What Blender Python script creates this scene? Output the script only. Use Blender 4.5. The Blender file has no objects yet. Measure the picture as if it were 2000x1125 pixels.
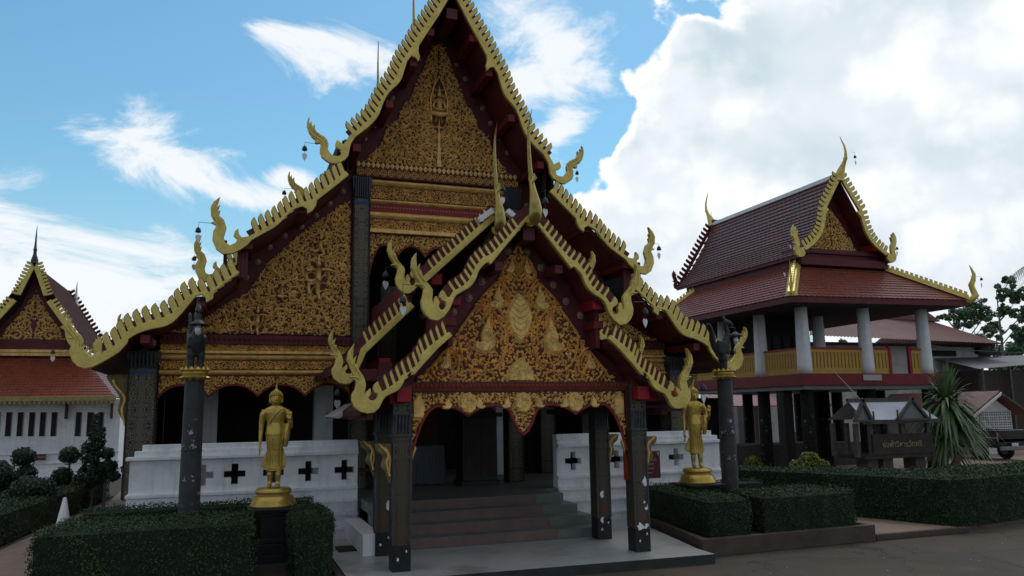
import bpy, bmesh, math, random
import numpy as np
from mathutils import Vector, Matrix, Euler
R = math.radians
S = bpy.context.scene
COL = S.collection
# ------------------------------------------------------------------ camera
PITCH, YAW, ROLL, FPX = R(8.73), R(19.6), R(0.86), 1550.0
EYE = Vector((0, 0, 2.5))
cf = Vector((math.sin(YAW)*math.cos(PITCH), math.cos(YAW)*math.cos(PITCH), math.sin(PITCH)))
r0 = cf.cross(Vector((0, 0, 1))).normalized(); u0 = r0.cross(cf)
cr = r0*math.cos(ROLL) - u0*math.sin(ROLL); cu = cr.cross(cf)
cam = bpy.data.cameras.new('camera'); camo = bpy.data.objects.new('camera', cam); COL.objects.link(camo)
camo.matrix_world = Matrix((cr, cu, -cf)).transposed().to_4x4()
camo.location = EYE
cam.sensor_width = 36; cam.lens = 36*FPX/2000; cam.clip_end = 3000; cam.clip_start = .1
S.camera = camo
# ------------------------------------------------------------------ world
SUN_EL, SUN_AZ = R(58), R(38)        # high, ahead and to the right, behind the cloud bank
W = bpy.data.worlds.new('World'); S.world = W; W.use_nodes = True
nt = W.node_tree; nt.nodes.clear()
def N(t, **k):
    n = nt.nodes.new(t)
    for a, b in k.items(): setattr(n, a, b)
    return n
L = nt.links.new
def mth(op, a, b=None, c=None, clamp=False):
    n = N('ShaderNodeMath', operation=op); n.use_clamp = clamp
    for i, v in enumerate((a, b, c)):
        if v is None: continue
        if isinstance(v, (int, float)): n.inputs[i].default_value = v
        else: L(v, n.inputs[i])
    return n.outputs[0]
tc = N('ShaderNodeTexCoord')
sky = N('ShaderNodeTexSky', sky_type='NISHITA'); sky.sun_disc = False
sky.sun_elevation = SUN_EL; sky.sun_rotation = SUN_AZ; sky.altitude = 300; sky.air_density = 1.3; sky.dust_density = 0.7; sky.ozone_density = 2.0
def fbm(scale, detail, rough, stretch=(1, 1, 1), off=(0, 0, 0), dist=0.0):
    m = N('ShaderNodeMapping'); m.inputs['Scale'].default_value = stretch; m.inputs['Location'].default_value = off
    L(tc.outputs['Generated'], m.inputs[0])
    n = N('ShaderNodeTexNoise'); n.inputs['Scale'].default_value = scale; n.inputs['Detail'].default_value = detail
    n.inputs['Roughness'].default_value = rough; n.inputs['Distortion'].default_value = dist
    L(m.outputs[0], n.inputs['Vector']); return n.outputs['Fac']
def skydir(px, py):
    return (cf*FPX + cr*(px-1000) + cu*(562.5-py)).normalized()
def blob(px, py, rx, ry, rot=0):
    """a soft ellipsoid of cloud round a direction of the sky; radii in radians"""
    d = skydir(px, py); az = math.atan2(d.x, d.y)
    m = N('ShaderNodeMapping', vector_type='TEXTURE')
    m.inputs['Location'].default_value = d
    # local x along horizon, local z up
    m.inputs['Rotation'].default_value = (Matrix.Rotation(-az, 3, 'Z') @ Matrix.Rotation(-rot, 3, 'Y')).to_euler()
    m.inputs['Scale'].default_value = (rx, max(rx, ry), ry)
    L(tc.outputs['Generated'], m.inputs[0])
    l = N('ShaderNodeVectorMath', operation='LENGTH'); L(m.outputs[0], l.inputs[0])
    return mth('SUBTRACT', 1.0, l.outputs['Value'])
def umax(xs):
    o = xs[0]
    for x in xs[1:]: o = mth('SMOOTH_MAX', o, x, 0.15)
    return o
n1 = fbm(3.4, 7, .60, (1, 1, 1.2), (3, 1, 0), .15)
nw = fbm(5.0, 8, .66, (1, 1, 2.2), (7, 2, 1), .7)
def cells(scale, off, warp, detail=1.6):
    """rounded puffs: a warped cell pattern"""
    m = N('ShaderNodeVectorMath', operation='MULTIPLY_ADD'); L(tc.outputs['Generated'], m.inputs[0]); m.inputs[1].default_value = (1, 1, 1); m.inputs[2].default_value = off
    ad = N('ShaderNodeVectorMath', operation='ADD'); L(m.outputs[0], ad.inputs[0]); L(warp, ad.inputs[1])
    v = N('ShaderNodeTexVoronoi', feature='F1'); v.inputs['Scale'].default_value = scale; v.inputs['Detail'].default_value = detail; v.inputs['Roughness'].default_value = .55; v.normalize = True
    L(ad.outputs[0], v.inputs['Vector']); return v.outputs['Distance']
wn = N('ShaderNodeTexNoise'); wn.inputs['Scale'].default_value = 9; wn.inputs['Detail'].default_value = 4; L(tc.outputs['Generated'], wn.inputs['Vector'])
wv = N('ShaderNodeVectorMath', operation='SCALE'); L(wn.outputs['Color'], wv.inputs[0]); wv.inputs['Scale'].default_value = .10
bl = cells(8.5, (.3, .7, .1), wv.outputs[0], 2.0)
nf = fbm(16, 4, .6, (1, 1, 1.2), (2, 8, 3))
puff = mth('ADD', mth('MULTIPLY', mth('SUBTRACT', .36, bl), 1.25), mth('MULTIPLY', mth('SUBTRACT', nf, .5), .42))
# heaped cloud bank on the right
cum = umax([blob(1500, 260, .17, .11), blob(1770, 130, .27, .21), blob(1272, 335, .065, .08), blob(1990, 330, .26, .25), blob(1375, 100, .045, .05),
            blob(1500, 450, .28, .12), blob(1290, 440, .12, .07), blob(2350, 200, .5, .45)])
cum = mth('ADD', cum, mth('MULTIPLY', mth('SUBTRACT', n1, .5), 1.0))
cum = mth('ADD', cum, puff)
mr = N('ShaderNodeMapRange', interpolation_type='SMOOTHSTEP'); L(cum, mr.inputs[0]); mr.inputs[1].default_value = .09; mr.inputs[2].default_value = .17
cumm = mr.outputs[0]
# thin streaks and the low bank on the left
wsp = umax([blob(285, 285, .075, .055, -.35), blob(360, 335, .10, .05, -.45), blob(460, 380, .11, .028, -.12), blob(620, 78, .085, .022, -.12), blob(700, 108, .11, .04, -.22), blob(1050, 60, .11, .06, -.5), blob(1090, 100, .075, .06, .5),
            blob(1020, 160, .07, .045, .6), blob(565, 352, .04, .016), blob(160, 560, .30, .088, -.05), blob(-60, 460, .2, .05, -.1),
            blob(1085, 265, .05, .035, .6), blob(430, 640, .3, .06), blob(-500, 560, .5, .12)])
wsp = mth('ADD', wsp, mth('MULTIPLY', mth('SUBTRACT', nw, .5), 3.4))
mr2 = N('ShaderNodeMapRange', interpolation_type='SMOOTHSTEP'); L(wsp, mr2.inputs[0]); mr2.inputs[1].default_value = .02; mr2.inputs[2].default_value = .75
# broken cloud over the rest of the sky (overhead and behind), the same cloud field going on
sep = N('ShaderNodeSeparateXYZ'); L(tc.outputs['Generated'], sep.inputs[0])
dv = N('ShaderNodeVectorMath', operation='DOT_PRODUCT'); L(tc.outputs['Generated'], dv.inputs[0]); dv.inputs[1].default_value = cf
away = N('ShaderNodeMapRange', interpolation_type='SMOOTHSTEP'); L(dv.outputs['Value'], away.inputs[0])
away.inputs[1].default_value = .78; away.inputs[2].default_value = .45
bk = N('ShaderNodeMapRange', interpolation_type='SMOOTHSTEP'); L(n1, bk.inputs[0]); bk.inputs[1].default_value = .38; bk.inputs[2].default_value = .50
back = mth('MULTIPLY', bk.outputs[0], away.outputs[0])
# brightness: forward scattering near the hidden sun, grey undersides away from it
sd = Vector((math.sin(SUN_AZ)*math.cos(SUN_EL), math.cos(SUN_AZ)*math.cos(SUN_EL), math.sin(SUN_EL)))
dsn = N('ShaderNodeVectorMath', operation='DOT_PRODUCT'); L(tc.outputs['Generated'], dsn.inputs[0]); dsn.inputs[1].default_value = sd
br = N('ShaderNodeMapRange', interpolation_type='SMOOTHSTEP'); L(dsn.outputs['Value'], br.inputs[0])
br.inputs[1].default_value = .25; br.inputs[2].default_value = .95; br.inputs[3].default_value = .47; br.inputs[4].default_value = .9
nsh = fbm(2.4, 4, .5, (1, 1, 1.5), (3.3, 1.2, .35), .3)
sh = N('ShaderNodeMapRange', interpolation_type='SMOOTHSTEP'); L(nsh, sh.inputs[0]); sh.inputs[1].default_value = .40; sh.inputs[2].default_value = .58
lit = N('ShaderNodeMapRange', interpolation_type='SMOOTHSTEP'); L(mth('ADD', bl, mth('MULTIPLY', mth('SUBTRACT', nf, .5), .35)), lit.inputs[0]); lit.inputs[1].default_value = .12; lit.inputs[2].default_value = .42; lit.inputs[3].default_value = 0; lit.inputs[4].default_value = 1
deep = N('ShaderNodeMapRange', interpolation_type='SMOOTHSTEP'); L(cum, deep.inputs[0]); deep.inputs[1].default_value = .12; deep.inputs[2].default_value = .38
shf = mth('MULTIPLY', deep.outputs[0], mth('ADD', mth('MULTIPLY', sh.outputs[0], .42), mth('MULTIPLY', lit.outputs[0], .50)), clamp=True)
ccol = N('ShaderNodeMixRGB'); L(shf, ccol.inputs[0]); ccol.inputs[1].default_value = (1.0, 1.0, 1.0, 1); ccol.inputs[2].default_value = (.48, .60, .68, 1)
bcol = N('ShaderNodeMixRGB'); L(sh.outputs[0], bcol.inputs[0]); bcol.inputs[1].default_value = (1, 1, 1.02, 1); bcol.inputs[2].default_value = (.6, .63, .68, 1)
bmul = N('ShaderNodeVectorMath', operation='SCALE'); L(bcol.outputs[0], bmul.inputs[0]); L(br.outputs[0], bmul.inputs['Scale'])
SKY_STR = 0.10
skc = N('ShaderNodeVectorMath', operation='MULTIPLY'); L(sky.outputs[0], skc.inputs[0]); skc.inputs[1].default_value = (.80, 1.20, 1.22)
gain = 1/SKY_STR*1.12
def up(o):
    n = N('ShaderNodeVectorMath', operation='SCALE'); L(o, n.inputs[0]); n.inputs['Scale'].default_value = gain; return n.outputs[0]
m1 = N('ShaderNodeMixRGB'); L(back, m1.inputs[0]); L(skc.outputs[0], m1.inputs[1]); L(up(bmul.outputs[0]), m1.inputs[2])
# humid air near the horizon
hzn = N('ShaderNodeMapRange', interpolation_type='SMOOTHSTEP'); L(sep.outputs[2], hzn.inputs[0]); hzn.inputs[1].default_value = .30; hzn.inputs[2].default_value = .0; hzn.inputs[4].default_value = .92
hc = N('ShaderNodeRGB'); hc.outputs[0].default_value = (.46, .58, .66, 1)
m4 = N('ShaderNodeMixRGB'); L(hzn.outputs[0], m4.inputs[0]); L(m1.outputs[0], m4.inputs[1]); L(up(hc.outputs[0]), m4.inputs[2])
wc = N('ShaderNodeRGB'); wc.outputs[0].default_value = (.84, .87, .90, 1)
m2 = N('ShaderNodeMixRGB'); L(mth('MULTIPLY', mr2.outputs[0], .95), m2.inputs[0]); L(m4.outputs[0], m2.inputs[1]); L(up(wc.outputs[0]), m2.inputs[2])
m3 = N('ShaderNodeMixRGB'); L(cumm, m3.inputs[0]); L(m2.outputs[0], m3.inputs[1]); L(up(ccol.outputs[0]), m3.inputs[2])
bg = N('ShaderNodeBackground'); bg.inputs[1].default_value = SKY_STR; L(m3.outputs[0], bg.inputs[0])
wo = N('ShaderNodeOutputWorld'); L(bg.outputs[0], wo.inputs[0])
W.cycles.sampling_method = 'MANUAL'; W.cycles.sample_map_resolution = 512
# ------------------------------------------------------------------ sun (veiled by cloud)
sl = bpy.data.lights.new('sun', 'SUN'); sl.energy = 0.5; sl.angle = R(14); sl.color = (1, .95, .87)
so = bpy.data.objects.new('sun', sl); COL.objects.link(so)
so.rotation_euler = (-sd).to_track_quat('-Z', 'Y').to_euler(); so.location = (20, 20, 60)
S.view_settings.view_transform = 'Standard'; S.view_settings.look = 'None'; S.view_settings.gamma = 1
S.view_settings.use_curve_mapping = False; S.view_settings.exposure = 0.0
S.render.engine = 'CYCLES'; S.cycles.max_bounces = 6; S.cycles.diffuse_bounces = 3; S.cycles.use_denoising = True
# ------------------------------------------------------------------ helpers
def wr(px, py):
    return cf*FPX + cr*(px-1000) + cu*(562.5-py)
def atY(px, py, Y):
    d = wr(px, py); t = (Y-EYE.y)/d.y; p = EYE+d*t; return (p.x, p.z)
def atZ(px, py, Z):
    d = wr(px, py); t = (Z-EYE.z)/d.z; p = EYE+d*t; return (p.x, p.y)
WO = {}
def tag(o, label=None, cat=None, group=None, kind=None):
    if label: o['label'] = label
    if cat: o['category'] = cat
    if group: o['group'] = group
    if kind: o['kind'] = kind
    return o
def thing(name, loc, label, cat, group=None):
    o = bpy.data.objects.new(name, None); COL.objects.link(o); o.location = loc; o.empty_display_size = .2
    WO[o] = Vector(loc); return tag(o, label, cat, group)
def attach(o, parent, worldloc):
    w = Vector(worldloc); WO[o] = w
    if parent: o.parent = parent; o.location = w-WO[parent]
    else: o.location = w
    return o
class MB:
    def __init__(s): s.v = []; s.f = []; s.m = []
    def add(s, vs, fs, mi=0):
        b = len(s.v); s.v += [tuple(v) for v in vs]; s.f += [tuple(b+i for i in f) for f in fs]; s.m += [mi]*len(fs); return s
    def box(s, a, b, mi=0):
        x0, y0, z0 = a; x1, y1, z1 = b
        return s.add([(x0,y0,z0),(x1,y0,z0),(x1,y1,z0),(x0,y1,z0),(x0,y0,z1),(x1,y0,z1),(x1,y1,z1),(x0,y1,z1)],
                     [(0,3,2,1),(4,5,6,7),(0,1,5,4),(1,2,6,5),(2,3,7,6),(3,0,4,7)], mi)
    def prism(s, poly, y0, y1, mi=0):
        n = len(poly); vs = [(x, y0, z) for x, z in poly]+[(x, y1, z) for x, z in poly]
        fs = [tuple(range(n)), tuple(range(2*n-1, n-1, -1))]
        fs += [(i, n+i, n+(i+1) % n, (i+1) % n) for i in range(n)]
        return s.add(vs, fs, mi)
    def slab(s, line, th, y0, y1, mi=0, mib=None):
        """a roof slab over an xz polyline, thickness downward"""
        n = len(line)
        vs = [(x, y0, z) for x, z in line]+[(x, y1, z) for x, z in line]+[(x, y0, z-th) for x, z in line]+[(x, y1, z-th) for x, z in line]
        s.add(vs, [(i, i+1, n+i+1, n+i) for i in range(n-1)]+[(i, 2*n+i, 2*n+i+1, i+1) for i in range(n-1)]+[(n+i, n+i+1, 3*n+i+1, 3*n+i) for i in range(n-1)]+[(0, n, 3*n, 2*n), (n-1, 3*n-1, 4*n-1, 2*n-1)], mi)
        return s.add(vs, [(2*n+i, 3*n+i, 3*n+i+1, 2*n+i+1) for i in range(n-1)], mi if mib is None else mib)
    def tube(s, pts, r, k=6, mi=0):
        pts = [Vector(p) for p in pts]; n = len(pts); vs = []
        rr = r if isinstance(r, (list, tuple)) else [r]*n
        for i, p in enumerate(pts):
            t = (pts[min(i+1, n-1)]-pts[max(i-1, 0)]).normalized()
            a = t.cross(Vector((0, 1, 0) if abs(t.y) < .8 else (1, 0, 0))).normalized(); b = t.cross(a)
            vs += [p+(a*math.cos(2*math.pi*j/k)+b*math.sin(2*math.pi*j/k))*rr[i] for j in range(k)]
        fs = [(i*k+j, i*k+(j+1) % k, (i+1)*k+(j+1) % k, (i+1)*k+j) for i in range(n-1) for j in range(k)]
        fs += [tuple(range(k)), tuple(range(n*k-1, (n-1)*k-1, -1))]
        return s.add(vs, fs, mi)
    def lathe(s, prof, c=(0, 0, 0), k=16, mi=0, sx=1, sy=1, ph=0):
        vs = [(c[0]+r*sx*math.cos(2*math.pi*j/k+ph), c[1]+r*sy*math.sin(2*math.pi*j/k+ph), c[2]+z) for r, z in prof for j in range(k)]
        n = len(prof)
        fs = [(i*k+j, i*k+(j+1) % k, (i+1)*k+(j+1) % k, (i+1)*k+j) for i in range(n-1) for j in range(k)]
        fs += [tuple(range(k-1, -1, -1)), tuple(range((n-1)*k, n*k))]
        return s.add(vs, fs, mi)
    def ball(s, c, rx, ry=None, rz=None, k=10, mi=0):
        ry = ry or rx; rz = rz or rx; n = k//2+1
        return s.lathe([(math.sin(math.pi*i/n)+1e-4, -math.cos(math.pi*i/n)*rz/1.0) for i in range(n+1)], c, k, mi, rx, ry)
    def mesh(s, name, mats, smooth=False):
        me = bpy.data.meshes.new(name); me.from_pydata(s.v, [], s.f)
        for m in (mats if isinstance(mats, (list, tuple)) else [mats]): me.materials.append(m)
        me.polygons.foreach_set('material_index', s.m)
        if smooth: me.polygons.foreach_set('use_smooth', [True]*len(s.f))
        me.update(); return me
    def build(s, name, mats, parent=None, origin=None, smooth=False, bevel=0, autosm=False):
        o0 = Vector(origin) if origin is not None else (WO[parent] if parent else Vector((0, 0, 0)))
        s.v = [(v[0]-o0.x, v[1]-o0.y, v[2]-o0.z) for v in s.v]
        me = s.mesh(name, mats, smooth)
        bm = bmesh.new(); bm.from_mesh(me)
        if not smooth: bmesh.ops.recalc_face_normals(bm, faces=bm.faces)
        bm.to_mesh(me); bm.free()
        o = bpy.data.objects.new(name, me); COL.objects.link(o); attach(o, parent, o0)
        if bevel:
            b = o.modifiers.new('bevel', 'BEVEL'); b.width = bevel; b.segments = 2; b.limit_method = 'ANGLE'; b.angle_limit = R(25)
        return o
def inst(src, parent, worldloc, rot=(0, 0, 0), scale=(1, 1, 1), name=None):
    o = src.copy(); COL.objects.link(o); attach(o, parent, worldloc); o.rotation_euler = rot; o.scale = scale
    return o
def children(o): return [c for c in list(o.children)]
def copy_tree(o, parent=None):
    c = o.copy(); COL.objects.link(c)
    if parent: c.parent = parent
    for ch in children(o): copy_tree(ch, c)
    return c
# ------------------------------------------------------------------ materials
def mat(name, col, rough=.8, metal=0., var=.25, scale=6., bump=0., bscale=40., col2=None, c2scale=2., c2thr=(.5, .65), spec=.4, streak=None):
    m = bpy.data.materials.new(name); m.use_nodes = True; t = m.node_tree; b = t.nodes['Principled BSDF']
    b.inputs['Roughness'].default_value = rough; b.inputs['Metallic'].default_value = metal
    b.inputs['Specular IOR Level'].default_value = spec
    co = t.nodes.new('ShaderNodeTexCoord'); n = t.nodes.new('ShaderNodeTexNoise'); n.inputs['Scale'].default_value = scale; n.inputs['Detail'].default_value = 6; n.inputs['Roughness'].default_value = .65
    t.links.new(co.outputs['Object'], n.inputs['Vector'])
    mr = t.nodes.new('ShaderNodeMapRange'); mr.inputs[1].default_value = .3; mr.inputs[2].default_value = .7; mr.inputs[3].default_value = 1-var; mr.inputs[4].default_value = 1+var
    t.links.new(n.outputs['Fac'], mr.inputs[0])
    sc = t.nodes.new('ShaderNodeVectorMath'); sc.operation = 'SCALE'; sc.inputs[0].default_value = col; t.links.new(mr.outputs[0], sc.inputs['Scale'])
    out = sc.outputs[0]
    if col2:
        n2 = t.nodes.new('ShaderNodeTexNoise'); n2.inputs['Scale'].default_value = c2scale; n2.inputs['Detail'].default_value = 8; n2.inputs['Roughness'].default_value = .7
        t.links.new(co.outputs['Object'], n2.inputs['Vector'])
        m2 = t.nodes.new('ShaderNodeMapRange'); m2.inputs[1].default_value = c2thr[0]; m2.inputs[2].default_value = c2thr[1]; t.links.new(n2.outputs['Fac'], m2.inputs[0])
        mx = t.nodes.new('ShaderNodeMixRGB'); t.links.new(m2.outputs[0], mx.inputs[0]); t.links.new(out, mx.inputs[1]); mx.inputs[2].default_value = (*col2, 1); out = mx.outputs[0]
    if streak:
        mp = t.nodes.new('ShaderNodeMapping'); mp.inputs['Scale'].default_value = (9, 9, .55); t.links.new(co.outputs['Object'], mp.inputs[0])
        ns = t.nodes.new('ShaderNodeTexNoise'); ns.inputs['Scale'].default_value = 1; ns.inputs['Detail'].default_value = 5; ns.inputs['Roughness'].default_value = .7; t.links.new(mp.outputs[0], ns.inputs['Vector'])
        m3 = t.nodes.new('ShaderNodeMapRange'); m3.inputs[1].default_value = .50; m3.inputs[2].default_value = .80; m3.inputs[4].default_value = streak[3]; t.links.new(ns.outputs['Fac'], m3.inputs[0])
        mx = t.nodes.new('ShaderNodeMixRGB'); t.links.new(m3.outputs[0], mx.inputs[0]); t.links.new(out, mx.inputs[1]); mx.inputs[2].default_value = (*streak[:3], 1); out = mx.outputs[0]
    t.links.new(out, b.inputs['Base Color'])
    if bump:
        nb = t.nodes.new('ShaderNodeTexNoise'); nb.inputs['Scale'].default_value = bscale; nb.inputs['Detail'].default_value = 5
        t.links.new(co.outputs['Object'], nb.inputs['Vector'])
        bp = t.nodes.new('ShaderNodeBump'); bp.inputs['Strength'].default_value = bump; bp.inputs['Distance'].default_value = .02
        t.links.new(nb.outputs['Fac'], bp.inputs['Height']); t.links.new(bp.outputs[0], b.inputs['Normal'])
    return m
M = {}
M['gold'] = mat('gold_paint', (.66, .50, .14), .38, .45, .22, 5, .25, 25, (.20, .16, .07), 3, (.60, .80))
M['goldr'] = mat('gold_relief', (.84, .53, .17), .5, .15, .35, 7)
M['goldw'] = mat('warm_gold_relief', (.84, .46, .13), .5, .15, .35, 7)
M['goldd'] = mat('dull_gold', (.36, .28, .11), .55, .15, .3, 6)
M['bronze'] = mat('bronze_gold', (.36, .27, .075), .28, .7, .25, 6, .15, 18)
M['brk'] = mat('bracket_gold', (.20, .15, .055), .5, .2, .5, 12, .4, 30)
M['goldb'] = mat('bright_gold', (.52, .36, .085), .32, .65, .15, 6, .15, 18, (.16, .12, .05), 4, (.62, .75))
M['redp'] = mat('panel_red', (.11, .026, .013), .7, 0, .3, 8)
M['maroon'] = mat('maroon_board', (.115, .016, .022), .6, 0, .3, 3, .1, 12)
M['red'] = mat('red_paint', (.30, .010, .020), .55, 0, .2, 5, .1)
M['redbeam'] = mat('red_beam', (.17, .012, .016), .6, 0, .25, 2)
M['redrim'] = mat('red_rim', (.24, .03, .02), .6, 0, .2, 5)
M['black'] = mat('black_lacquer', (.012, .011, .011), .35, 0, .4, 8, .15, 20, (.09, .085, .08), 5, (.66, .72))
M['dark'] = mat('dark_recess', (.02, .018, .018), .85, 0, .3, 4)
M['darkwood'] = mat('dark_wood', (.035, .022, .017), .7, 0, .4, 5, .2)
M['stud'] = mat('stud', (.34, .24, .16), .5, .2, .2, 5)
M['white'] = mat('white_plaster', (.86, .86, .88), .8, 0, .07, 2.5, .12, 30, (.52, .52, .52), 1.6, (.52, .80), streak=(.30, .30, .28, .40))
M['whited'] = mat('white_column', (.80, .80, .81), .75, 0, .1, 3, .15, 20, (.38, .37, .36), 2, (.6, .8), streak=(.3, .29, .27, .4))
M['tile'] = mat('clay_tile', (.15, .052, .040), .38, 0, .35, 7, .2, 60, (.10, .045, .045), 1.2, (.45, .7), spec=.6)
M['tiler'] = mat('orange_tile', (.24, .042, .020), .4, 0, .3, 5, .1, 30, (.11, .025, .018), 1, (.5, .7), spec=.6)
M['tiledk'] = mat('roof_dark', (.07, .032, .028), .95, 0, .4, 3, .3, 10, spec=.1)
M['conc'] = mat('concrete', (.080, .058, .040), .85, 0, .18, .8, .25, 40, (.06, .048, .040), .5, (.45, .65))
def cracks(m, sc=.55, dark=.45):
    t = m.node_tree; b = t.nodes['Principled BSDF']; lk = b.inputs['Base Color'].links[0].from_socket
    co = t.nodes.new('ShaderNodeTexCoord'); nz = t.nodes.new('ShaderNodeTexNoise'); nz.inputs['Scale'].default_value = 2.5; nz.inputs['Detail'].default_value = 6; t.links.new(co.outputs['Object'], nz.inputs['Vector'])
    ad = t.nodes.new('ShaderNodeVectorMath'); ad.operation = 'MULTIPLY_ADD'; t.links.new(nz.outputs['Color'], ad.inputs[0]); ad.inputs[1].default_value = (.5, .5, .5); t.links.new(co.outputs['Object'], ad.inputs[2])
    v = t.nodes.new('ShaderNodeTexVoronoi'); v.feature = 'DISTANCE_TO_EDGE'; v.inputs['Scale'].default_value = sc; t.links.new(ad.outputs[0], v.inputs['Vector'])
    mr = t.nodes.new('ShaderNodeMapRange'); mr.inputs[1].default_value = .0; mr.inputs[2].default_value = .012; mr.inputs[3].default_value = dark; mr.inputs[4].default_value = 1; t.links.new(v.outputs['Distance'], mr.inputs[0])
    sc_ = t.nodes.new('ShaderNodeVectorMath'); sc_.operation = 'SCALE'; t.links.new(lk, sc_.inputs[0]); t.links.new(mr.outputs[0], sc_.inputs['Scale']); t.links.new(sc_.outputs[0], b.inputs['Base Color'])
cracks(M['conc'])
M['plat'] = mat('terrazzo', (.42, .43, .42), .35, 0, .14, 1.2, .1, 60, (.17, .165, .16), .9, (.5, .7))
M['platd'] = mat('platform_edge', (.035, .037, .035), .8, 0, .3, 4, .2)
M['step'] = mat('pink_terrazzo', (.17, .105, .09), .45, 0, .2, 3)
M['stepg'] = mat('green_terrazzo', (.16, .175, .16), .45, 0, .2, 3)
M['path'] = mat('pebble_path', (.27, .19, .14), .85, 0, .2, 2, .5, 60, (.25, .18, .13), 30, (.5, .6))
M['kerb'] = mat('brown_kerb', (.075, .05, .038), .7, 0, .35, 3, .4, 14, (.18, .16, .14), 6, (.68, .74))
M['soil'] = mat('soil', (.035, .025, .018), .9, 0, .4, 5, .6, 20)
M['hedge'] = mat('hedge_core', (.012, .022, .010), .9, 0, .4, 6, .6, 15)
M['leaf'] = mat('hedge_leaf', (.032, .062, .024), .6, 0, .55, 2.2, spec=.2, col2=(.075, .11, .03), c2scale=1.4, c2thr=(.52, .8))
M['leafy'] = mat('yellow_leaf', (.16, .19, .025), .55, 0, .4, 6)
M['leafd'] = mat('dark_leaf', (.022, .045, .022), .55, 0, .4, 4)
M['leaft'] = mat('tree_leaf', (.09, .17, .08), .55, 0, .5, .6)
M['bark'] = mat('bark', (.13, .12, .105), .9, 0, .3, 4, .5)
M['post'] = mat('weathered_post', (.040, .041, .044), .55, 0, .35, 4, .3, 18, (.42, .42, .42), 2.6, (.60, .615))
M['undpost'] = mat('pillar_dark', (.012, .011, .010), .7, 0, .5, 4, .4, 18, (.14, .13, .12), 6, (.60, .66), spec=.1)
M['stonebird'] = mat('dark_bronze', (.035, .04, .038), .45, .3, .4, 8, .3, 30)
M['bell'] = mat('bell_metal', (.03, .045, .05), .4, .6, .2, 8)
M['clap'] = mat('bell_leaf', (.62, .62, .62), .4, .4, .1, 8)
M['wire'] = mat('wire', (.05, .05, .05), .5, .5, .1, 8)
M['cloth'] = mat('cloth', (.12, .135, .15), .85, 0, .1, 3)
M['tinroof'] = mat('tin_roof', (.42, .45, .50), .35, .3, .15, 2, .1)
M['rust'] = mat('red_tin', (.19, .075, .07), .6, 0, .25, 1.2, .1, 8, (.11, .06, .055), .6, (.5, .7))
M['redtin'] = mat('red_tin_bright', (.30, .11, .11), .5, 0, .2, 2)
M['housew'] = mat('house_wall', (.52, .51, .49), .85, 0, .12, 1, .1, 8, (.17, .165, .155), .8, (.5, .8))
M['greytin'] = mat('grey_tin', (.20, .20, .205), .6, 0, .2, 1)
M['yel'] = mat('yellow_rail', (.48, .29, .05), .6, 0, .15, 3)
M['grwood'] = mat('grey_wood', (.085, .075, .07), .8, 0, .35, 5, .3)
M['tilesheen'] = mat('tile_edge_sheen', (.30, .18, .15), .4, 0, .2, 7)  # paler colour painted in for the sheen along the tile butts
M['brwood'] = mat('brown_wood', (.085, .032, .015), .7, 0, .3, 5, .2)
M['sgred'] = mat('sign_red', (.12, .018, .022), .5, 0, .15, 3)
M['sgtxt'] = mat('sign_text', (.42, .38, .37), .6, 0, .1, 3)
M['car'] = mat('car_paint', (.012, .014, .018), .2, .2, .1, 2, spec=.6)
M['rubber'] = mat('rubber', (.015, .015, .015), .8, 0, .2, 5)
M['glass'] = mat('dark_glass', (.02, .025, .03), .08, 0, .05, 2, spec=.8)
M['lampred'] = mat('tail_lamp', (.4, .12, .1), .2, 0, .1, 2)
M['blue'] = mat('blue_band', (.03, .09, .22), .5, .2, .3, 12)
M['lead'] = mat('capital', (.06, .065, .075), .5, .2, .4, 14, .4, 40)
M['yucca'] = mat('yucca_leaf', (.14, .21, .095), .5, 0, .4, 3)
M['block'] = mat('vent_block', (.62, .62, .62), .8, 0, .08, 2)
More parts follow.
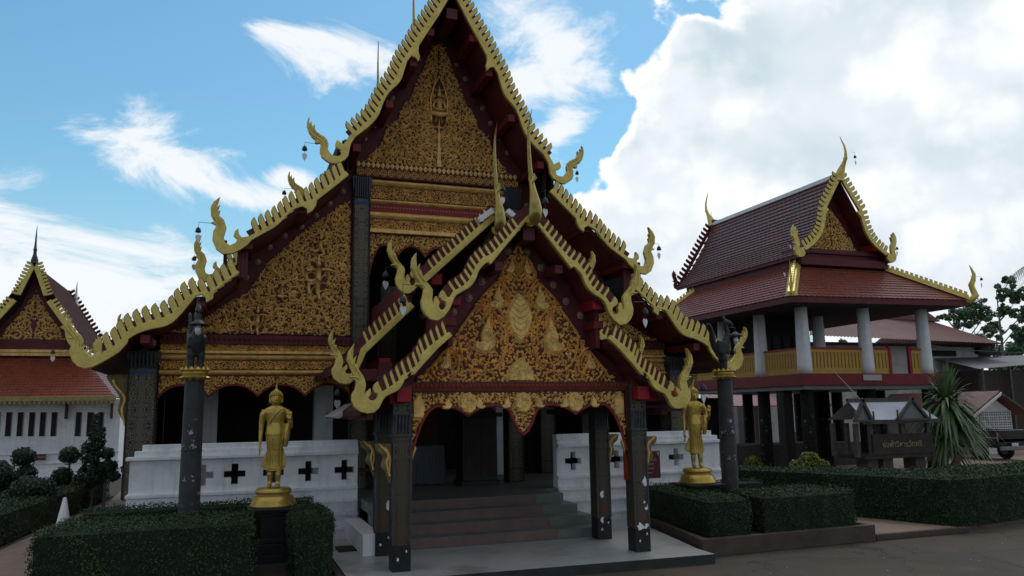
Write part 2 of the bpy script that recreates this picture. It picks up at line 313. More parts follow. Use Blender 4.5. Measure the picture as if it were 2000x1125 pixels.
def stencil_mat(name, ground, gold, sc=7.0):
    """black lacquer with a mirrored gold stencil: medallions down the middle, scrolls beside them, plain borders"""
    m = bpy.data.materials.new(name); m.use_nodes = True; t = m.node_tree; b = t.nodes['Principled BSDF']; LK = t.links.new
    def mm(op, a, bb=None):
        n = t.nodes.new('ShaderNodeMath'); n.operation = op
        for i, v in enumerate((a, bb)):
            if v is None: continue
            if isinstance(v, (int, float)): n.inputs[i].default_value = v
            else: LK(v, n.inputs[i])
        return n.outputs[0]
    co = t.nodes.new('ShaderNodeTexCoord'); sp = t.nodes.new('ShaderNodeSeparateXYZ'); LK(co.outputs['Object'], sp.inputs[0])
    ge = t.nodes.new('ShaderNodeNewGeometry'); sn = t.nodes.new('ShaderNodeSeparateXYZ'); LK(co.outputs['Normal'], sn.inputs[0])
    side = mm('GREATER_THAN', mm('ABSOLUTE', sn.outputs[0]), .7)
    ax = mm('ADD', mm('MULTIPLY', mm('ABSOLUTE', sp.outputs[0]), mm('SUBTRACT', 1, side)), mm('MULTIPLY', mm('ABSOLUTE', sp.outputs[1]), side))
    z = sp.outputs[2]
    zz = mm('PINGPONG', z, .16)
    cb = t.nodes.new('ShaderNodeCombineXYZ'); LK(ax, cb.inputs[0]); LK(mm('ADD', zz, mm('MULTIPLY', mm('FLOOR', mm('DIVIDE', z, .32)), 0.37)), cb.inputs[1])
    vo = t.nodes.new('ShaderNodeTexVoronoi'); vo.inputs['Scale'].default_value = sc*2.6; LK(cb.outputs[0], vo.inputs['Vector'])
    rings = mm('GREATER_THAN', mm('SINE', mm('MULTIPLY', vo.outputs['Distance'], 19)), .30)
    dm = mm('SQRT', mm('ADD', mm('MULTIPLY', ax, ax), mm('MULTIPLY', mm('SUBTRACT', zz, .08), mm('SUBTRACT', zz, .08))))
    med = mm('MULTIPLY', mm('LESS_THAN', dm, .062), mm('GREATER_THAN', mm('SINE', mm('MULTIPLY', dm, 260)), 0))
    pat = mm('MAXIMUM', mm('MULTIPLY', rings, mm('GREATER_THAN', dm, .066)), med)
    pat = mm('MULTIPLY', pat, .8)
    mx = t.nodes.new('ShaderNodeMixRGB'); LK(pat, mx.inputs[0]); mx.inputs[1].default_value = (*ground, 1); mx.inputs[2].default_value = (*gold, 1)
    nz = t.nodes.new('ShaderNodeTexNoise'); nz.inputs['Scale'].default_value = 2.3; nz.inputs['Detail'].default_value = 9; LK(co.outputs['Object'], nz.inputs['Vector'])
    LK(mx.outputs[0], b.inputs['Base Color']); b.inputs['Roughness'].default_value = .45; b.inputs['Metallic'].default_value = .15
    return m
M['sten'] = stencil_mat('lacquer_stencil', (.012, .012, .014), (.26, .22, .13)); M['stenp'] = stencil_mat('lacquer_stencil_dark', (.008, .008, .010), (.17, .125, .065))
M['stenr'] = stencil_mat('lacquer_stencil_red', (.035, .014, .012), (.17, .10, .045))
def peel_mat():
    m = mat('peeling_black', (.010, .011, .014), .45, 0, .4, 6, .2, 20, (.40, .40, .40), 4.2, (.665, .685)); return m
M['peel'] = peel_mat()
AX = 4.53
YB, YG = 16.5, 17.85        # main hall: plane of the bargeboards, plane of the gable wall
YPB, YPG, YPR = 11.8, 12.42, 13.58   # porch: front bargeboards, pediment, rear bargeboards
def H(pts, Y, s=None):
    """pixels of the left half -> (x - axis, z) on the plane Y"""
    return [(x-AX, z) for x, z in (atY(px, py, Y) for px, py in pts)]
def Z(pts, ox, oy, k):
    return [(ox+x/k, oy+y/k) for x, y in pts]
def smooth(pts, n=4):
    P = [pts[0]]+list(pts)+[pts[-1]]; out = []
    for i in range(1, len(P)-2):
        for j in range(n):
            t = j/n; a, b, c, d = P[i-1], P[i], P[i+1], P[i+2]
            out.append(tuple(.5*((2*b[k])+(-a[k]+c[k])*t+(2*a[k]-5*b[k]+4*c[k]-d[k])*t*t+(-a[k]+3*b[k]-3*c[k]+d[k])*t**3) for k in (0, 1)))
    out.append(tuple(pts[-1])); return out
def resample(line, pitch, start=0):
    out = []; acc = -start; total = 0
    for a, b in zip(line, line[1:]):
        a = Vector(a); b = Vector(b); l = (b-a).length
        while acc+l >= 0 and l > 0:
            t = -acc/l
            if t > 1: break
            p = a.lerp(b, t); d = (b-a).normalized(); out.append((p, d)); acc -= pitch
        acc += l
    return out
def inpoly(x, y, poly):
    r = False; j = len(poly)-1
    for i in range(len(poly)):
        xi, yi = poly[i]; xj, yj = poly[j]
        if (yi > y) != (yj > y) and x < (xj-xi)*(y-yi)/(yj-yi)+xi: r = not r
        j = i
    return r
def resample(line, pitch, start=0.0):
    out = []; nxt = start; done = 0.0
    for a, b in zip(line, line[1:]):
        a = Vector(a); b = Vector(b); l = (b-a).length
        if l < 1e-6: continue
        while nxt <= done+l:
            out.append((a.lerp(b, (nxt-done)/l), (b-a).normalized())); nxt += pitch
        done += l
    return out
# ------------------------------------------------------------------ relief carving
def leafm(mb, x, z, a, l, w, y, h, mi=0):
    c, s = math.cos(a), math.sin(a)
    def P(u, v, hh): return (x+u*c-v*s, y-hh, z+u*s+v*c)
    mb.add([P(0, 0, 0), P(l*.45, w/2, 0), P(l, 0, 0), P(l*.45, -w/2, 0), P(l*.45, 0, h)], [(0, 4, 1), (1, 4, 2), (2, 4, 3), (3, 4, 0)], mi)
def vine(mb, pts, w, y, h, mi=0):
    n = len(pts); vs = []
    for i, (x, z) in enumerate(pts):
        ax, az = pts[max(i-1, 0)]; bx, bz = pts[min(i+1, n-1)]; d = math.hypot(bx-ax, bz-az) or 1
        nx, nz = -(bz-az)/d*w/2, (bx-ax)/d*w/2
        vs += [(x+nx, y, z+nz), (x, y-h, z), (x-nx, y, z-nz)]
    mb.add(vs, [(3*i+j, 3*i+j+1, 3*i+j+4, 3*i+j+3) for i in range(n-1) for j in (0, 1)], mi)
def scrolls(mb, poly, y, r, leaf, seed=1, h=.022, vw=.018, fill=1.0, avoid=()):
    """fills the xz polygon with spiralling vines and leaves standing proud of the plane y (towards the viewer, -y)"""
    rnd = random.Random(seed); xs = [p[0] for p in poly]; zs = [p[1] for p in poly]; occ = {}
    g = leaf*.5
    def free(x, z): 
        return (int(x//g), int(z//g)) not in occ
    def put(x, z): occ[(int(x//g), int(z//g))] = 1
    def ok(x, z):
        if not inpoly(x, z, poly): return False
        for ax, az, arx, arz in avoid:
            if ((x-ax)/arx)**2+((z-az)/arz)**2 < 1: return False
        return True
    row = 0; z = min(zs)+r*.7
    while z < max(zs)+r:
        x = min(xs)+(r*.9 if row % 2 else 0)+r*.4
        while x < max(xs)+r:
            rr = r*rnd.uniform(.85, 1.1); cx = x+rnd.uniform(-.12, .12)*r; cz = z+rnd.uniform(-.12, .12)*r
            a0 = rnd.uniform(0, 6.28); dr = rnd.choice((-1, 1)); seg = []
            K = 26
            for k in range(K):
                t = k/(K-1); a = a0+dr*t*9.5; q = rr*(1-t*.86); px, pz = cx+q*math.cos(a), cz+q*math.sin(a)
                if ok(px, pz):
                    seg.append((px, pz)); put(px, pz)
                    if k % 2 == 0 and q > rr*.2:
                        for sg in (1, -1):
                            la = a+dr*1.57+sg*dr*.9; L_ = leaf*rnd.uniform(.75, 1.15)
                            ex, ez = px+L_*math.cos(la), pz+L_*math.sin(la)
                            if ok(ex, ez) and free((px+ex)/2, (pz+ez)/2):
                                leafm(mb, px, pz, la, L_, L_*.60, y, h*rnd.uniform(.7, 1.2)); put((px+ex)/2, (pz+ez)/2)
                else:
                    if len(seg) > 1: vine(mb, seg, vw, y, h)
                    seg = []
            if len(seg) > 1: vine(mb, seg, vw, y, h)
            x += r*1.8
        z += r*1.55; row += 1
    n = int((max(xs)-min(xs))*(max(zs)-min(zs))/(leaf*leaf)*7*fill)
    for _ in range(n):
        x = rnd.uniform(min(xs), max(xs)); z = rnd.uniform(min(zs), max(zs))
        if not ok(x, z) or not free(x, z): continue
        a = rnd.uniform(0, 6.28); L_ = leaf*rnd.uniform(.55, .95); ex, ez = x+L_*math.cos(a), z+L_*math.sin(a)
        if ok(ex, ez):
            leafm(mb, x, z, a, L_, L_*.60, y, h*.8); put(x, z); put((x+ex)/2, (z+ez)/2)
def big_spirals(mb, poly, y, r, seed, w=.036, h=.03):
    """large main stems of the carving, over the small leaves"""
    rnd = random.Random(seed); xs = [p[0] for p in poly]; zs = [p[1] for p in poly]; row = 0; z = min(zs)+r*.95
    while z < max(zs)+r:
        x = min(xs)+r*(.95 if row % 2 == 0 else 1.75)
        while x < max(xs)+r:
            a0 = rnd.uniform(0, 6.28); dr = rnd.choice((-1, 1)); seg = []; n = 44
            for k in range(n):
                t = k/(n-1); a = a0+dr*t*10.5; q = r*.95*(1-t*.88); px, pz = x+q*math.cos(a), z+q*math.sin(a)
                if inpoly(px, pz, poly):
                    seg.append((px, pz))
                    if k % 4 == 0 and k > 0: leafm(mb, px, pz, a+dr*1.57-dr*.7, r*.26, r*.13, y-.012, .02)
                else:
                    if len(seg) > 2: vine(mb, seg, w, y-.01, h)
                    seg = []
            if len(seg) > 2: vine(mb, seg, w, y-.01, h)
            if inpoly(x, z, poly): leafm(mb, x-r*.1, z-r*.15, 1.2, r*.38, r*.24, y-.012, .035)
            x += r*1.95
        z += r*1.7; row += 1
def mirror_mb(mb):
    n = len(mb.v); mb.v += [(-x, y, z) for x, y, z in mb.v[:n]]; f = list(mb.f); mb.f += [tuple(n+i for i in reversed(t)) for t in f]; mb.m += list(mb.m); return mb
def shift(mb, dx): mb.v = [(x+dx, y, z) for x, y, z in mb.v]; return mb
def veins(mb, poly, y, x0, z0, s, n, l, seed=0):
    """small overlapping leaves that cover a raised plaque, all pointing up and outwards"""
    rnd = random.Random(seed); xs = [p[0] for p in poly]; zs = [p[1] for p in poly]; cx = sum(xs)/len(xs); k = 0
    q = [(cx+(x-cx)*.74, min(zs)+(z-min(zs))*.86+.02*(max(zs)-min(zs))) for x, z in poly]
    for _ in range(n*6):
        x = rnd.uniform(min(xs), max(xs)); z = rnd.uniform(min(zs), max(zs))
        if not inpoly(x, z, q): continue
        leafm(mb, x0+s*x, z0+z, 1.57-s*(x-cx)*3, l*rnd.uniform(.8, 1.2), l*.5, y, .014); k += 1
        if k >= n: break
def flame_poly(h, w):
    """teardrop with a curled foot, the tip up"""
    return [(-.10*w, 0), (.22*w, .02*h), (.42*w, .14*h), (.46*w, .30*h), (.36*w, .50*h), (.26*w, .72*h), (.24*w, 1*h), (.10*w, .78*h), (-.06*w, .60*h), (-.14*w, .44*h), (-.10*w, .30*h), (-.20*w, .22*h), (-.34*w, .28*h), (-.40*w, .16*h), (-.30*w, .04*h)]
def plaque(mb, poly, y, h, x0=0, z0=0, s=1, mi=0):
    """a raised carved piece: sloping sides and a ridge"""
    n = len(poly); cx = sum(p[0] for p in poly)/n; cz = sum(p[1] for p in poly)/n
    vs = [(x0+s*x, y, z0+z) for x, z in poly]+[(x0+s*(x+(cx-x)*.18), y-h, z0+z+(cz-z)*.18) for x, z in poly]
    mb.add(vs, [(i, (i+1) % n, n+(i+1) % n, n+i) for i in range(n)]+[tuple(range(n, 2*n))], mi)
# ------------------------------------------------------------------ bargeboards
def fin_mesh(name, w, h, wb, pitch, lean=.0, bar=True):
    mb = MB()
    def shp(w, h, g=0):
        p = [(-w/2-g, -.07), (-w/2-g, .66*h), (-w*.46-g, .80*h), (-w*.28-g*.5, .91*h+g*.6), (0, .97*h+g), (w*.46+g*.6, 1.0*h+g*1.2), (w*.45+g, .88*h), (w*.5+g, .7*h), (w*.5+g, -.07)]
        return [(x+lean*z, z) for x, z in p]
    mb.prism(shp(w, h), -.028, .028, 0)
    mb.prism(shp(wb, h, .012), -.012, .012, 1)
    if bar: mb.box((w*.4, -.010, .60*h), (pitch-w*.4, .010, .70*h), 1)
    return mb.mesh(name, [M['gold'], M['maroon']])
FIN = {'a': fin_mesh('fin', .098, .245, .100, .15, .30), 'b': fin_mesh('fin', .106, .27, .108, .157, .30), 'c': fin_mesh('fin', .120, .28, .122, .17, .20),
       'p': fin_mesh('fin', .044, .160, .078, .11, .18, bar=False), 'q': fin_mesh('fin', .047, .18, .080, .112, .40, bar=False)}
FDIR = {'a': 121, 'b': 106, 'c': 109, 'p': 120, 'q': 110}
def bargeboard(parent, upper, lower, hook, Y, side, kind, pitch, s0=.05, s1=.05, ridges=(), dz=0, dx=0, label=None, t=.045):
    """upper/lower: half profiles from the top end to the hook; hook: outline from the lower to the upper joint"""
    tr = lambda P: [(AX+side*(-(x+dx)), z+dz) for x, z in P]
    poly = tr(lower)+tr(hook)+tr(upper)[::-1]
    mb = MB().prism(poly, Y-t, Y+t, 0)
    o = mb.build('bargeboard', [M['gold']], parent, (tr(upper)[0][0], Y, tr(upper)[0][1]), bevel=.012)
    up = [Vector(p) for p in tr(upper)]
    # red backing rail behind the fins
    rail = MB(); n = len(up); offs = []
    for i, p in enumerate(up):
        d = (up[min(i+1, n-1)]-up[max(i-1, 0)]).normalized(); nrm = Vector((-d.y, d.x)); nrm = nrm if nrm.y > 0 else -nrm
        offs.append(p+nrm*(.30*.40 if kind in 'abc' else .15))
    rail.prism([tuple(p) for p in up]+[tuple(p) for p in offs[::-1]], Y-.006, Y+.006)
    rail.build('backing_rail', [M['maroon']], o, WO[o])
    UPH = (up[0]-up[-1]).normalized()
    for p, d in resample([tuple(p) for p in up], pitch, s0):
        dist = (p-up[0]).length
        if (p-up[-1]).length < s1: continue
        u = UPH
        f = bpy.data.objects.new('fin', FIN[kind]); COL.objects.link(f); attach(f, o, (p.x, Y, p.y))
        if side < 0: f.rotation_euler = (0, -math.atan2(u.y, u.x), 0)
        else: f.scale = (-1, 1, 1); f.rotation_euler = (0, math.atan2(u.y, -u.x), 0)
    for rl in ridges:
        q = tr(rl); m = len(q)
        MB().tube([(x, Y-t-.002, z) for x, z in smooth(q, 3)], [.016*math.sin(math.pi*(.15+.8*i/(3*(m-1)))) for i in range(3*(m-1)+1)], 6).build('crest_rib', [M['gold']], o, WO[o], smooth=True)
    if label: o['label'] = label
    return o
SIDES = (-1, 1)
# main hall profiles, measured on the left half
def neg(P): return [(-x, z) for x, z in P]   # store as positive distance outward
def HH(pts, Y): return H(pts, Y)
T = {}
T[1] = dict(
    lower=smooth(H([(882, -12)]+Z([(712, 0), (640, 120), (560, 240), (522, 300)], 660, 0, 3.308), YB), 1)+H(Z([(518, 335), (529, 372), (518, 402), (500, 378), (472, 366)], 660, 0, 3.308), YB)+smooth(H(Z([(445, 400), (430, 450), (400, 530), (330, 600), (295, 660), (260, 750), (200, 820), (115, 885)], 660, 0, 3.308), YB), 4),
    upper=smooth(H([(882, -32)]+Z([(672, 0), (600, 110), (520, 225), (478, 300), (430, 370), (400, 430), (370, 500), (310, 590), (270, 660), (230, 740), (160, 810), (72, 880)], 660, 0, 3.308), YB), 4),
    hook=H(Z([(940, 505), (885, 590), (862, 700), (848, 790), (790, 868), (700, 920), (600, 948), (510, 935), (440, 890), (355, 820), (325, 740), (325, 660), (340, 600), (325, 565), (260, 578), (228, 540), (250, 512), (180, 460), (120, 370), (88, 270), (85, 190), (105, 120), (133, 85), (125, 150), (140, 210), (172, 158), (172, 210), (190, 262), (232, 215), (232, 290), (255, 352), (330, 400), (410, 450), (460, 510), (485, 590), (470, 680), (510, 740), (560, 795), (640, 805), (700, 790), (720, 740), (705, 690), (650, 670), (610, 630), (605, 580), (640, 505), (690, 540), (755, 590), (775, 560)], 590, 220, 9.375), YB),
    ridges=[H(Z(r, 590, 220, 9.375), YB) for r in ([(130, 110), (110, 250), (170, 400), (300, 490), (370, 560), (390, 700)], [(165, 190), (160, 290), (250, 400), (380, 480), (430, 570), (400, 720)], [(225, 250), (220, 330), (330, 430), (430, 520), (455, 620)])])
T[2] = dict(
    upper=smooth(H(Z([(1105, 505), (1010, 585), (900, 670), (850, 720), (800, 730), (750, 745), (690, 790), (640, 840), (560, 895), (480, 940), (400, 982)], 380, 200, 3.75), YB), 4),
    lower=smooth(H(Z([(1130, 535), (1000, 640), (898, 718)], 380, 200, 3.75), YB), 2)+H(Z([(888, 760), (862, 798), (825, 820), (822, 785)], 380, 200, 3.75), YB)+smooth(H(Z([(790, 765), (720, 790), (660, 850), (590, 915), (510, 960), (420, 1010)], 380, 200, 3.75), YB), 4),
    hook=H(Z([(390, 1045), (340, 1080), (280, 1110), (210, 1115), (160, 1080), (130, 1010), (135, 950), (160, 905), (118, 882), (145, 873), (120, 830), (117, 770), (140, 730), (188, 693), (165, 770), (188, 752), (170, 800), (190, 792), (180, 830), (215, 860), (235, 920), (215, 990), (225, 1030), (260, 1048), (300, 1030), (312, 1005), (285, 980), (295, 945), (320, 925), (325, 965), (345, 990)], 380, 200, 3.75), YB),
    ridges=[H(Z(r, 380, 200, 3.75), YB) for r in ([(180, 705), (140, 780), (140, 840), (180, 900), (170, 980)], [(180, 765), (160, 820), (190, 880), (200, 940)])])
T[3] = dict(
    upper=smooth(H(Z([(1740, 482), (1600, 590), (1530, 640), (1450, 640), (1390, 665), (1330, 720), (1280, 780), (1200, 825), (1100, 850), (1000, 890), (930, 930), (890, 985), (840, 1030), (760, 1075)], 0, 400, 3.75), YB), 4),
    lower=smooth(H(Z([(1755, 500), (1660, 570), (1568, 640)], 0, 400, 3.75), YB), 2)+H(Z([(1562, 690), (1510, 720), (1505, 680), (1480, 662)], 0, 400, 3.75), YB)+smooth(H(Z([(1440, 668), (1380, 740), (1330, 800), (1270, 860), (1200, 895), (1100, 915), (1000, 950), (943, 986)], 0, 400, 3.75), YB), 4),
    hook=H(Z([(730, 620), (640, 720), (530, 790), (430, 845), (350, 885), (260, 903), (180, 880), (120, 820), (90, 740), (95, 680), (130, 620), (135, 580), (60, 570), (110, 545), (60, 480), (15, 410), (5, 340), (30, 280), (68, 255), (45, 330), (60, 380), (80, 310), (85, 380), (115, 350), (108, 410), (132, 455), (155, 455), (162, 492), (210, 530), (238, 580), (245, 620), (225, 660), (260, 710), (300, 752), (340, 772), (385, 755), (392, 715), (360, 700), (345, 640), (370, 600), (440, 572), (450, 640), (445, 735)], 120, 560, 5.625), YB),
    ridges=[H(Z(r, 120, 560, 5.625), YB) for r in ([(60, 275), (25, 350), (40, 430), (120, 530), (165, 590), (150, 700)], [(80, 330), (80, 420), (150, 510), (200, 590), (190, 690)])])
KIND = {1: ('a', .15), 2: ('b', .157), 3: ('c', .17)}

# ------------------------------------------------------------------ ground and setting
def sheet(name, poly, z, m, kind='structure', zz=None):
    mb = MB(); mb.add([(x, y, z) for x, y in poly], [tuple(range(len(poly)))])
    o = mb.build(name, m, None, (0, 0, 0)); o['kind'] = kind; return o
sheet('ground', [(-300, -300), (300, -300), (300, 500), (-300, 500)], 0, M['conc'])
def raised(name, poly, z0, z1, mt, ms=None):
    mb = MB(); n = len(poly)
    mb.add([(x, y, z0) for x, y in poly]+[(x, y, z1) for x, y in poly], [(i, (i+1) % n, n+(i+1) % n, n+i) for i in range(n)], 1)
    mb.add([(x, y, z1) for x, y in poly], [tuple(range(n))], 0)
    o = mb.build(name, [mt, ms or mt], None, (poly[0][0], poly[0][1], z0)); o['kind'] = 'structure'; return o
plat = [(1.70, 11.62), (7.50, 11.48), (7.52, 12.0), (8.3, 16.0), (1.70, 16.0)]
raised('porch_floor', plat, -.05, .15, M['plat'], M['platd'])
mb = MB().box((1.86, 14.2, .152), (2.2, 14.75, .17)); tag(mb.build('floor_mat', M['dark'], None, (2.1, 14.5, .15)), 'dark door mat lying on the porch floor left of the steps', 'mat')
sheet('gravel_path', [(-9, 5), (-2.5, 5), (-2.5, 12), (-1.9, 40), (-3.6, 40), (-3.2, 27), (-4.0, 18), (-9, 8)], .004, M['path'])
raised('planter_bed', [(-2.35, 11.6), (1.56, 11.75), (1.56, 15.88), (-2.3, 15.88)], 0, .13, M['soil'], M['kerb'])
raised('planter_bed', [(7.72, 12.10), (11.25, 12.22), (11.35, 13.3), (11.0, 15.88), (8.46, 15.88)], 0, .26, M['soil'], M['kerb'])
def kerb(a, b, w, h, name='kerb'):
    a = Vector(a); b = Vector(b); d = (b-a).normalized(); n = Vector((-d.y, d.x))*w
    o = MB(); vs = [a, b, b+n, a+n]
    o.add([(v.x, v.y, 0) for v in vs]+[(v.x, v.y, h) for v in vs], [(0, 3, 2, 1), (4, 5, 6, 7), (0, 1, 5, 4), (1, 2, 6, 5), (2, 3, 7, 6), (3, 0, 4, 7)])
    ob = o.build(name, M['kerb'], None, (a.x, a.y, 0), bevel=.012); ob['kind'] = 'structure'; return ob
kerb((7.58, 11.97), (11.38, 12.10), .12, .30); kerb((11.39, 12.10), (11.46, 13.5), -.0, .30) if False else kerb((11.39, 12.12), (11.50, 13.6), .12, .295); kerb((8.36, 15.85), (7.60, 12.1), -.0, .3) if False else kerb((7.62, 12.1), (8.36, 15.85), -.12, .295)
kerb((-2.4, 11.45), (1.55, 11.62), .13, .16); kerb((1.68, 11.62), (1.68, 15.8), .11, .155)
raised('pebble_terrace', [(11.5, 12.28), (13.6, 12.24), (13.3, 13.0), (12.8, 15.6), (11.62, 15.6)], 0, .10, M['path'], M['kerb'])
kerb((11.42, 12.13), (13.7, 12.12), .12, .112)
raised('planter_bed', [(13.5, 12.4), (14.5, 12.35), (20, 13.4), (26, 16.5), (25, 18), (13, 17.2), (12.7, 13.9)], 0, .08, M['soil'], M['kerb'])
sheet('pale_paving', [(13, 18.5), (80, 12), (90, 40), (13, 40)], .008, M['path'])
raised('planter_bed', [(-6.5, 8), (-4.3, 17.9), (-3.25, 28), (-9, 33), (-16, 33), (-16, 8)], 0, .05, M['soil'], M['kerb'])

# ------------------------------------------------------------------ main hall
hall = thing('temple_hall', (AX, YG, 0), 'main hall with tall three-tiered gable and gilt serpent bargeboards behind the entrance porch', 'temple hall')
def tup(P, s): return [(AX-s*(-x) if s > 0 else AX+x, z) for x, z in P] if False else [((AX+x) if s < 0 else (AX-x), z) for x, z in P]
def bargeboard2(parent, t, Y, side, kind, pitch, **k):
    # profiles hold x - axis (negative on the left); bargeboard() expects the outward distance with sign -1
    f = lambda P: [(-x, z) for x, z in P]
    return bargeboard(parent, [(-p[0], p[1]) for p in f(t['upper'])], [(-p[0], p[1]) for p in f(t['lower'])], [(-p[0], p[1]) for p in f(t['hook'])], Y, side, kind, pitch, ridges=[[(-p[0], p[1]) for p in f(r)] for r in t['ridges']], **k)
for s in SIDES:
    for n in (1, 2, 3):
        k, p = KIND[n]
        bargeboard2(hall, T[n], YB, s, k, p, s0=.08, s1=.10)
for n in (1, 2, 3): T[n]['mid'] = [(a[0], a[1]) for a in T[n]['upper'][::3]]
REAR = {1: (-.05, .60), 2: (.55, .35), 3: (.05, .55)}
def rear_shift(n, tip_front, tip_rear, Y):
    a = H([tip_front], YB)[0]; b = H([tip_rear], Y)[0]; return b[0]-a[0], b[1]-a[1]
YR = 20.6
RS = {1: rear_shift(1, (604, 229), (566, 335), YR), 2: rear_shift(2, (429, 385), (393, 460), YR), 3: rear_shift(3, (131.5, 605), (237, 612), YR)}
for s in SIDES:
    for n in (1, 2, 3):
        k, p = KIND[n]; dx, dz = RS[n]
        bargeboard2(hall, T[n], YR, s, k, p, s0=.08, s1=.10, dx=dx, dz=dz)
def roofline(n, dx=0, dz=0):
    u = T[n]['upper']; P = [(x+dx, z-.075+dz) for x, z in u[::4]]
    return P
def roof_section(n, y0, y1, s, dx=0, dz=0, ext=.25):
    P = roofline(n, dx, dz)
    d = Vector(P[-1])-Vector(P[-3]); d.normalize(); P.append((P[-1][0]+d.x*ext, P[-1][1]+d.y*ext))
    MB().slab(tup(P, s), .10, y0, y1, 0, 1).build('roof_slope', [M['tiledk'], M['maroon']], hall, (AX, y0, 8))
for s in SIDES:
    for n in (1, 2, 3):
        roof_section(n, YB+.05, YR+.3, s)
        roof_section(n, YR+.05, 29, s, *RS[n])
# dark bands that close the steps between the roof tiers
def vwall(x, z0, z1, y0, y1, m, name='step_band'):
    for s in SIDES:
        a = AX+x if s < 0 else AX-x
        MB().box((a-.03, y0, z0), (a+.03, y1, z1)).build(name, m, hall, (a, y0, z0))
t1e = T[1]['upper'][-1]; t2s = T[2]['upper'][0]; t2e = T[2]['upper'][-1]; t3s = T[3]['upper'][0]; t3e = T[3]['upper'][-1]
vwall(t2s[0]-.12, t2s[1]-.2, t1e[1]-.1, YB+.25, 29, M['dark']); vwall(t3s[0]-.25, t3s[1]-.25, t2e[1]-.05, YB+.25, 29, M['dark'])
for s in SIDES:
    for (xa, xb, z0, z1) in ((t1e[0]-.1, t2s[0]+.1, t2s[1], t1e[1]), (t2e[0]-.1, t3s[0]+.1, t3s[1]-.1, t2e[1]-.05)):
        a, b = sorted(((AX+xa) if s < 0 else (AX-xa), (AX+xb) if s < 0 else (AX-xb)))
        MB().box((a, YB+.3, z0), (b, YB+.36, z1)).build('step_panel', M['dark'], hall, (a, YB+.3, z0))
        for q in (a+.07, (a+b)/2, b-.07):
            MB().box((q-.03, YB+.22, z0), (q+.03, YB+.295, z1)).build('step_mullion', M['maroon'], hall, (q, YB+.22, z0))
# gable wall
gz1 = atY(700, 322, YG)[1]; bz = atY(480, 664, YG)[1]; colx = atY(705, 400, YG)[0]-AX
def half_wall(P, name, m, y0, y1, both=True):
    for s in SIDES:
        MB().prism(tup(P, s), y0, y1).build(name, m, hall, (AX, y0, P[0][1]))
lo1 = [p for p in T[1]['upper'][::3]]; lo2 = [p for p in T[2]['upper'][::3]]; lo3 = [p for p in T[3]['upper'][::3]]
half_wall([(0.0, lo1[0][1]-.15)]+[(x, z-.15) for x, z in lo1 if z > gz1+.1]+[(lo1[-1][0]+.3, gz1), (0.0, gz1)], 'gable_wall', M['maroon'], YG, YG+.15)
half_wall([(colx+.1, lo2[0][1]-.1)]+[(x, z-.16) for x, z in lo2]+[(x, z-.16) for x, z in lo3]+[(lo3[-1][0], bz), (colx+.1, bz)], 'gable_wall', M['maroon'], YG, YG+.15)
for s in SIDES:
    a, b = sorted(((AX+t1e[0]-.12, AX+colx+.1) if s < 0 else (AX-t1e[0]+.12, AX-colx-.1)))
    MB().box((a, YG+.01, lo2[0][1]-.3), (b, YG+.14, gz1+.35)).build('gable_wall', M['maroon'], hall, (a, YG, gz1))
# carved panels
up_px = [(852, 318), (705, 318), (716, 303), (733, 288), (745, 268), (752, 248), (772, 232), (783, 205), (798, 190), (806, 165), (820, 140), (830, 112), (842, 88), (857, 72)]
c0 = atY(852, 318, YG)[0]
UP = [(min(0, x-c0), z) for x, z in [atY(px, py, YG) for px, py in up_px]]
UP[0] = (0, UP[1][1]); UP[-1] = (0, UP[-1][1])
ais_px = [(684, 656), (684, 392), (668, 398), (636, 421), (598, 447), (560, 480), (529, 506), (500, 543), (487, 570), (460, 583), (430, 600), (401, 620), (360, 640), (318, 655)]
AIS = H(ais_px, YG)
AIS = [(x, AIS[0][1]) if i in (0, len(AIS)-1) else (x, z) for i, (x, z) in enumerate(AIS)]
def panel(P, name='gable_panel', y=YG-.05):
    mb = MB()
    for s in SIDES: mb.prism(tup(P, s), y, YG)
    return mb
o = panel(UP).build('gable_panel', M['redp'], hall, (AX, YG, 9))
mb = MB(); scrolls(mb, UP, YG-.05, .21, .078, 11, .020, .022, 2, avoid=[(0, atY(858, 205, YG)[1], .20, .72)]); big_spirals(mb, UP, YG-.05, .30, 5); mirror_mb(mb); shift(mb, AX)
tag(mb.build('carved_scrollwork', M['goldr'], o, WO[o]), kind='stuff')
mb = MB(); mb.prism([(AX+x, z) for x, z in ((-.05, UP[0][1]+.05), (0, UP[0][1]+1.35), (.05, UP[0][1]+.05))], YG-.085, YG-.052); mb.build('gable_stem', M['goldr'], o, WO[o])
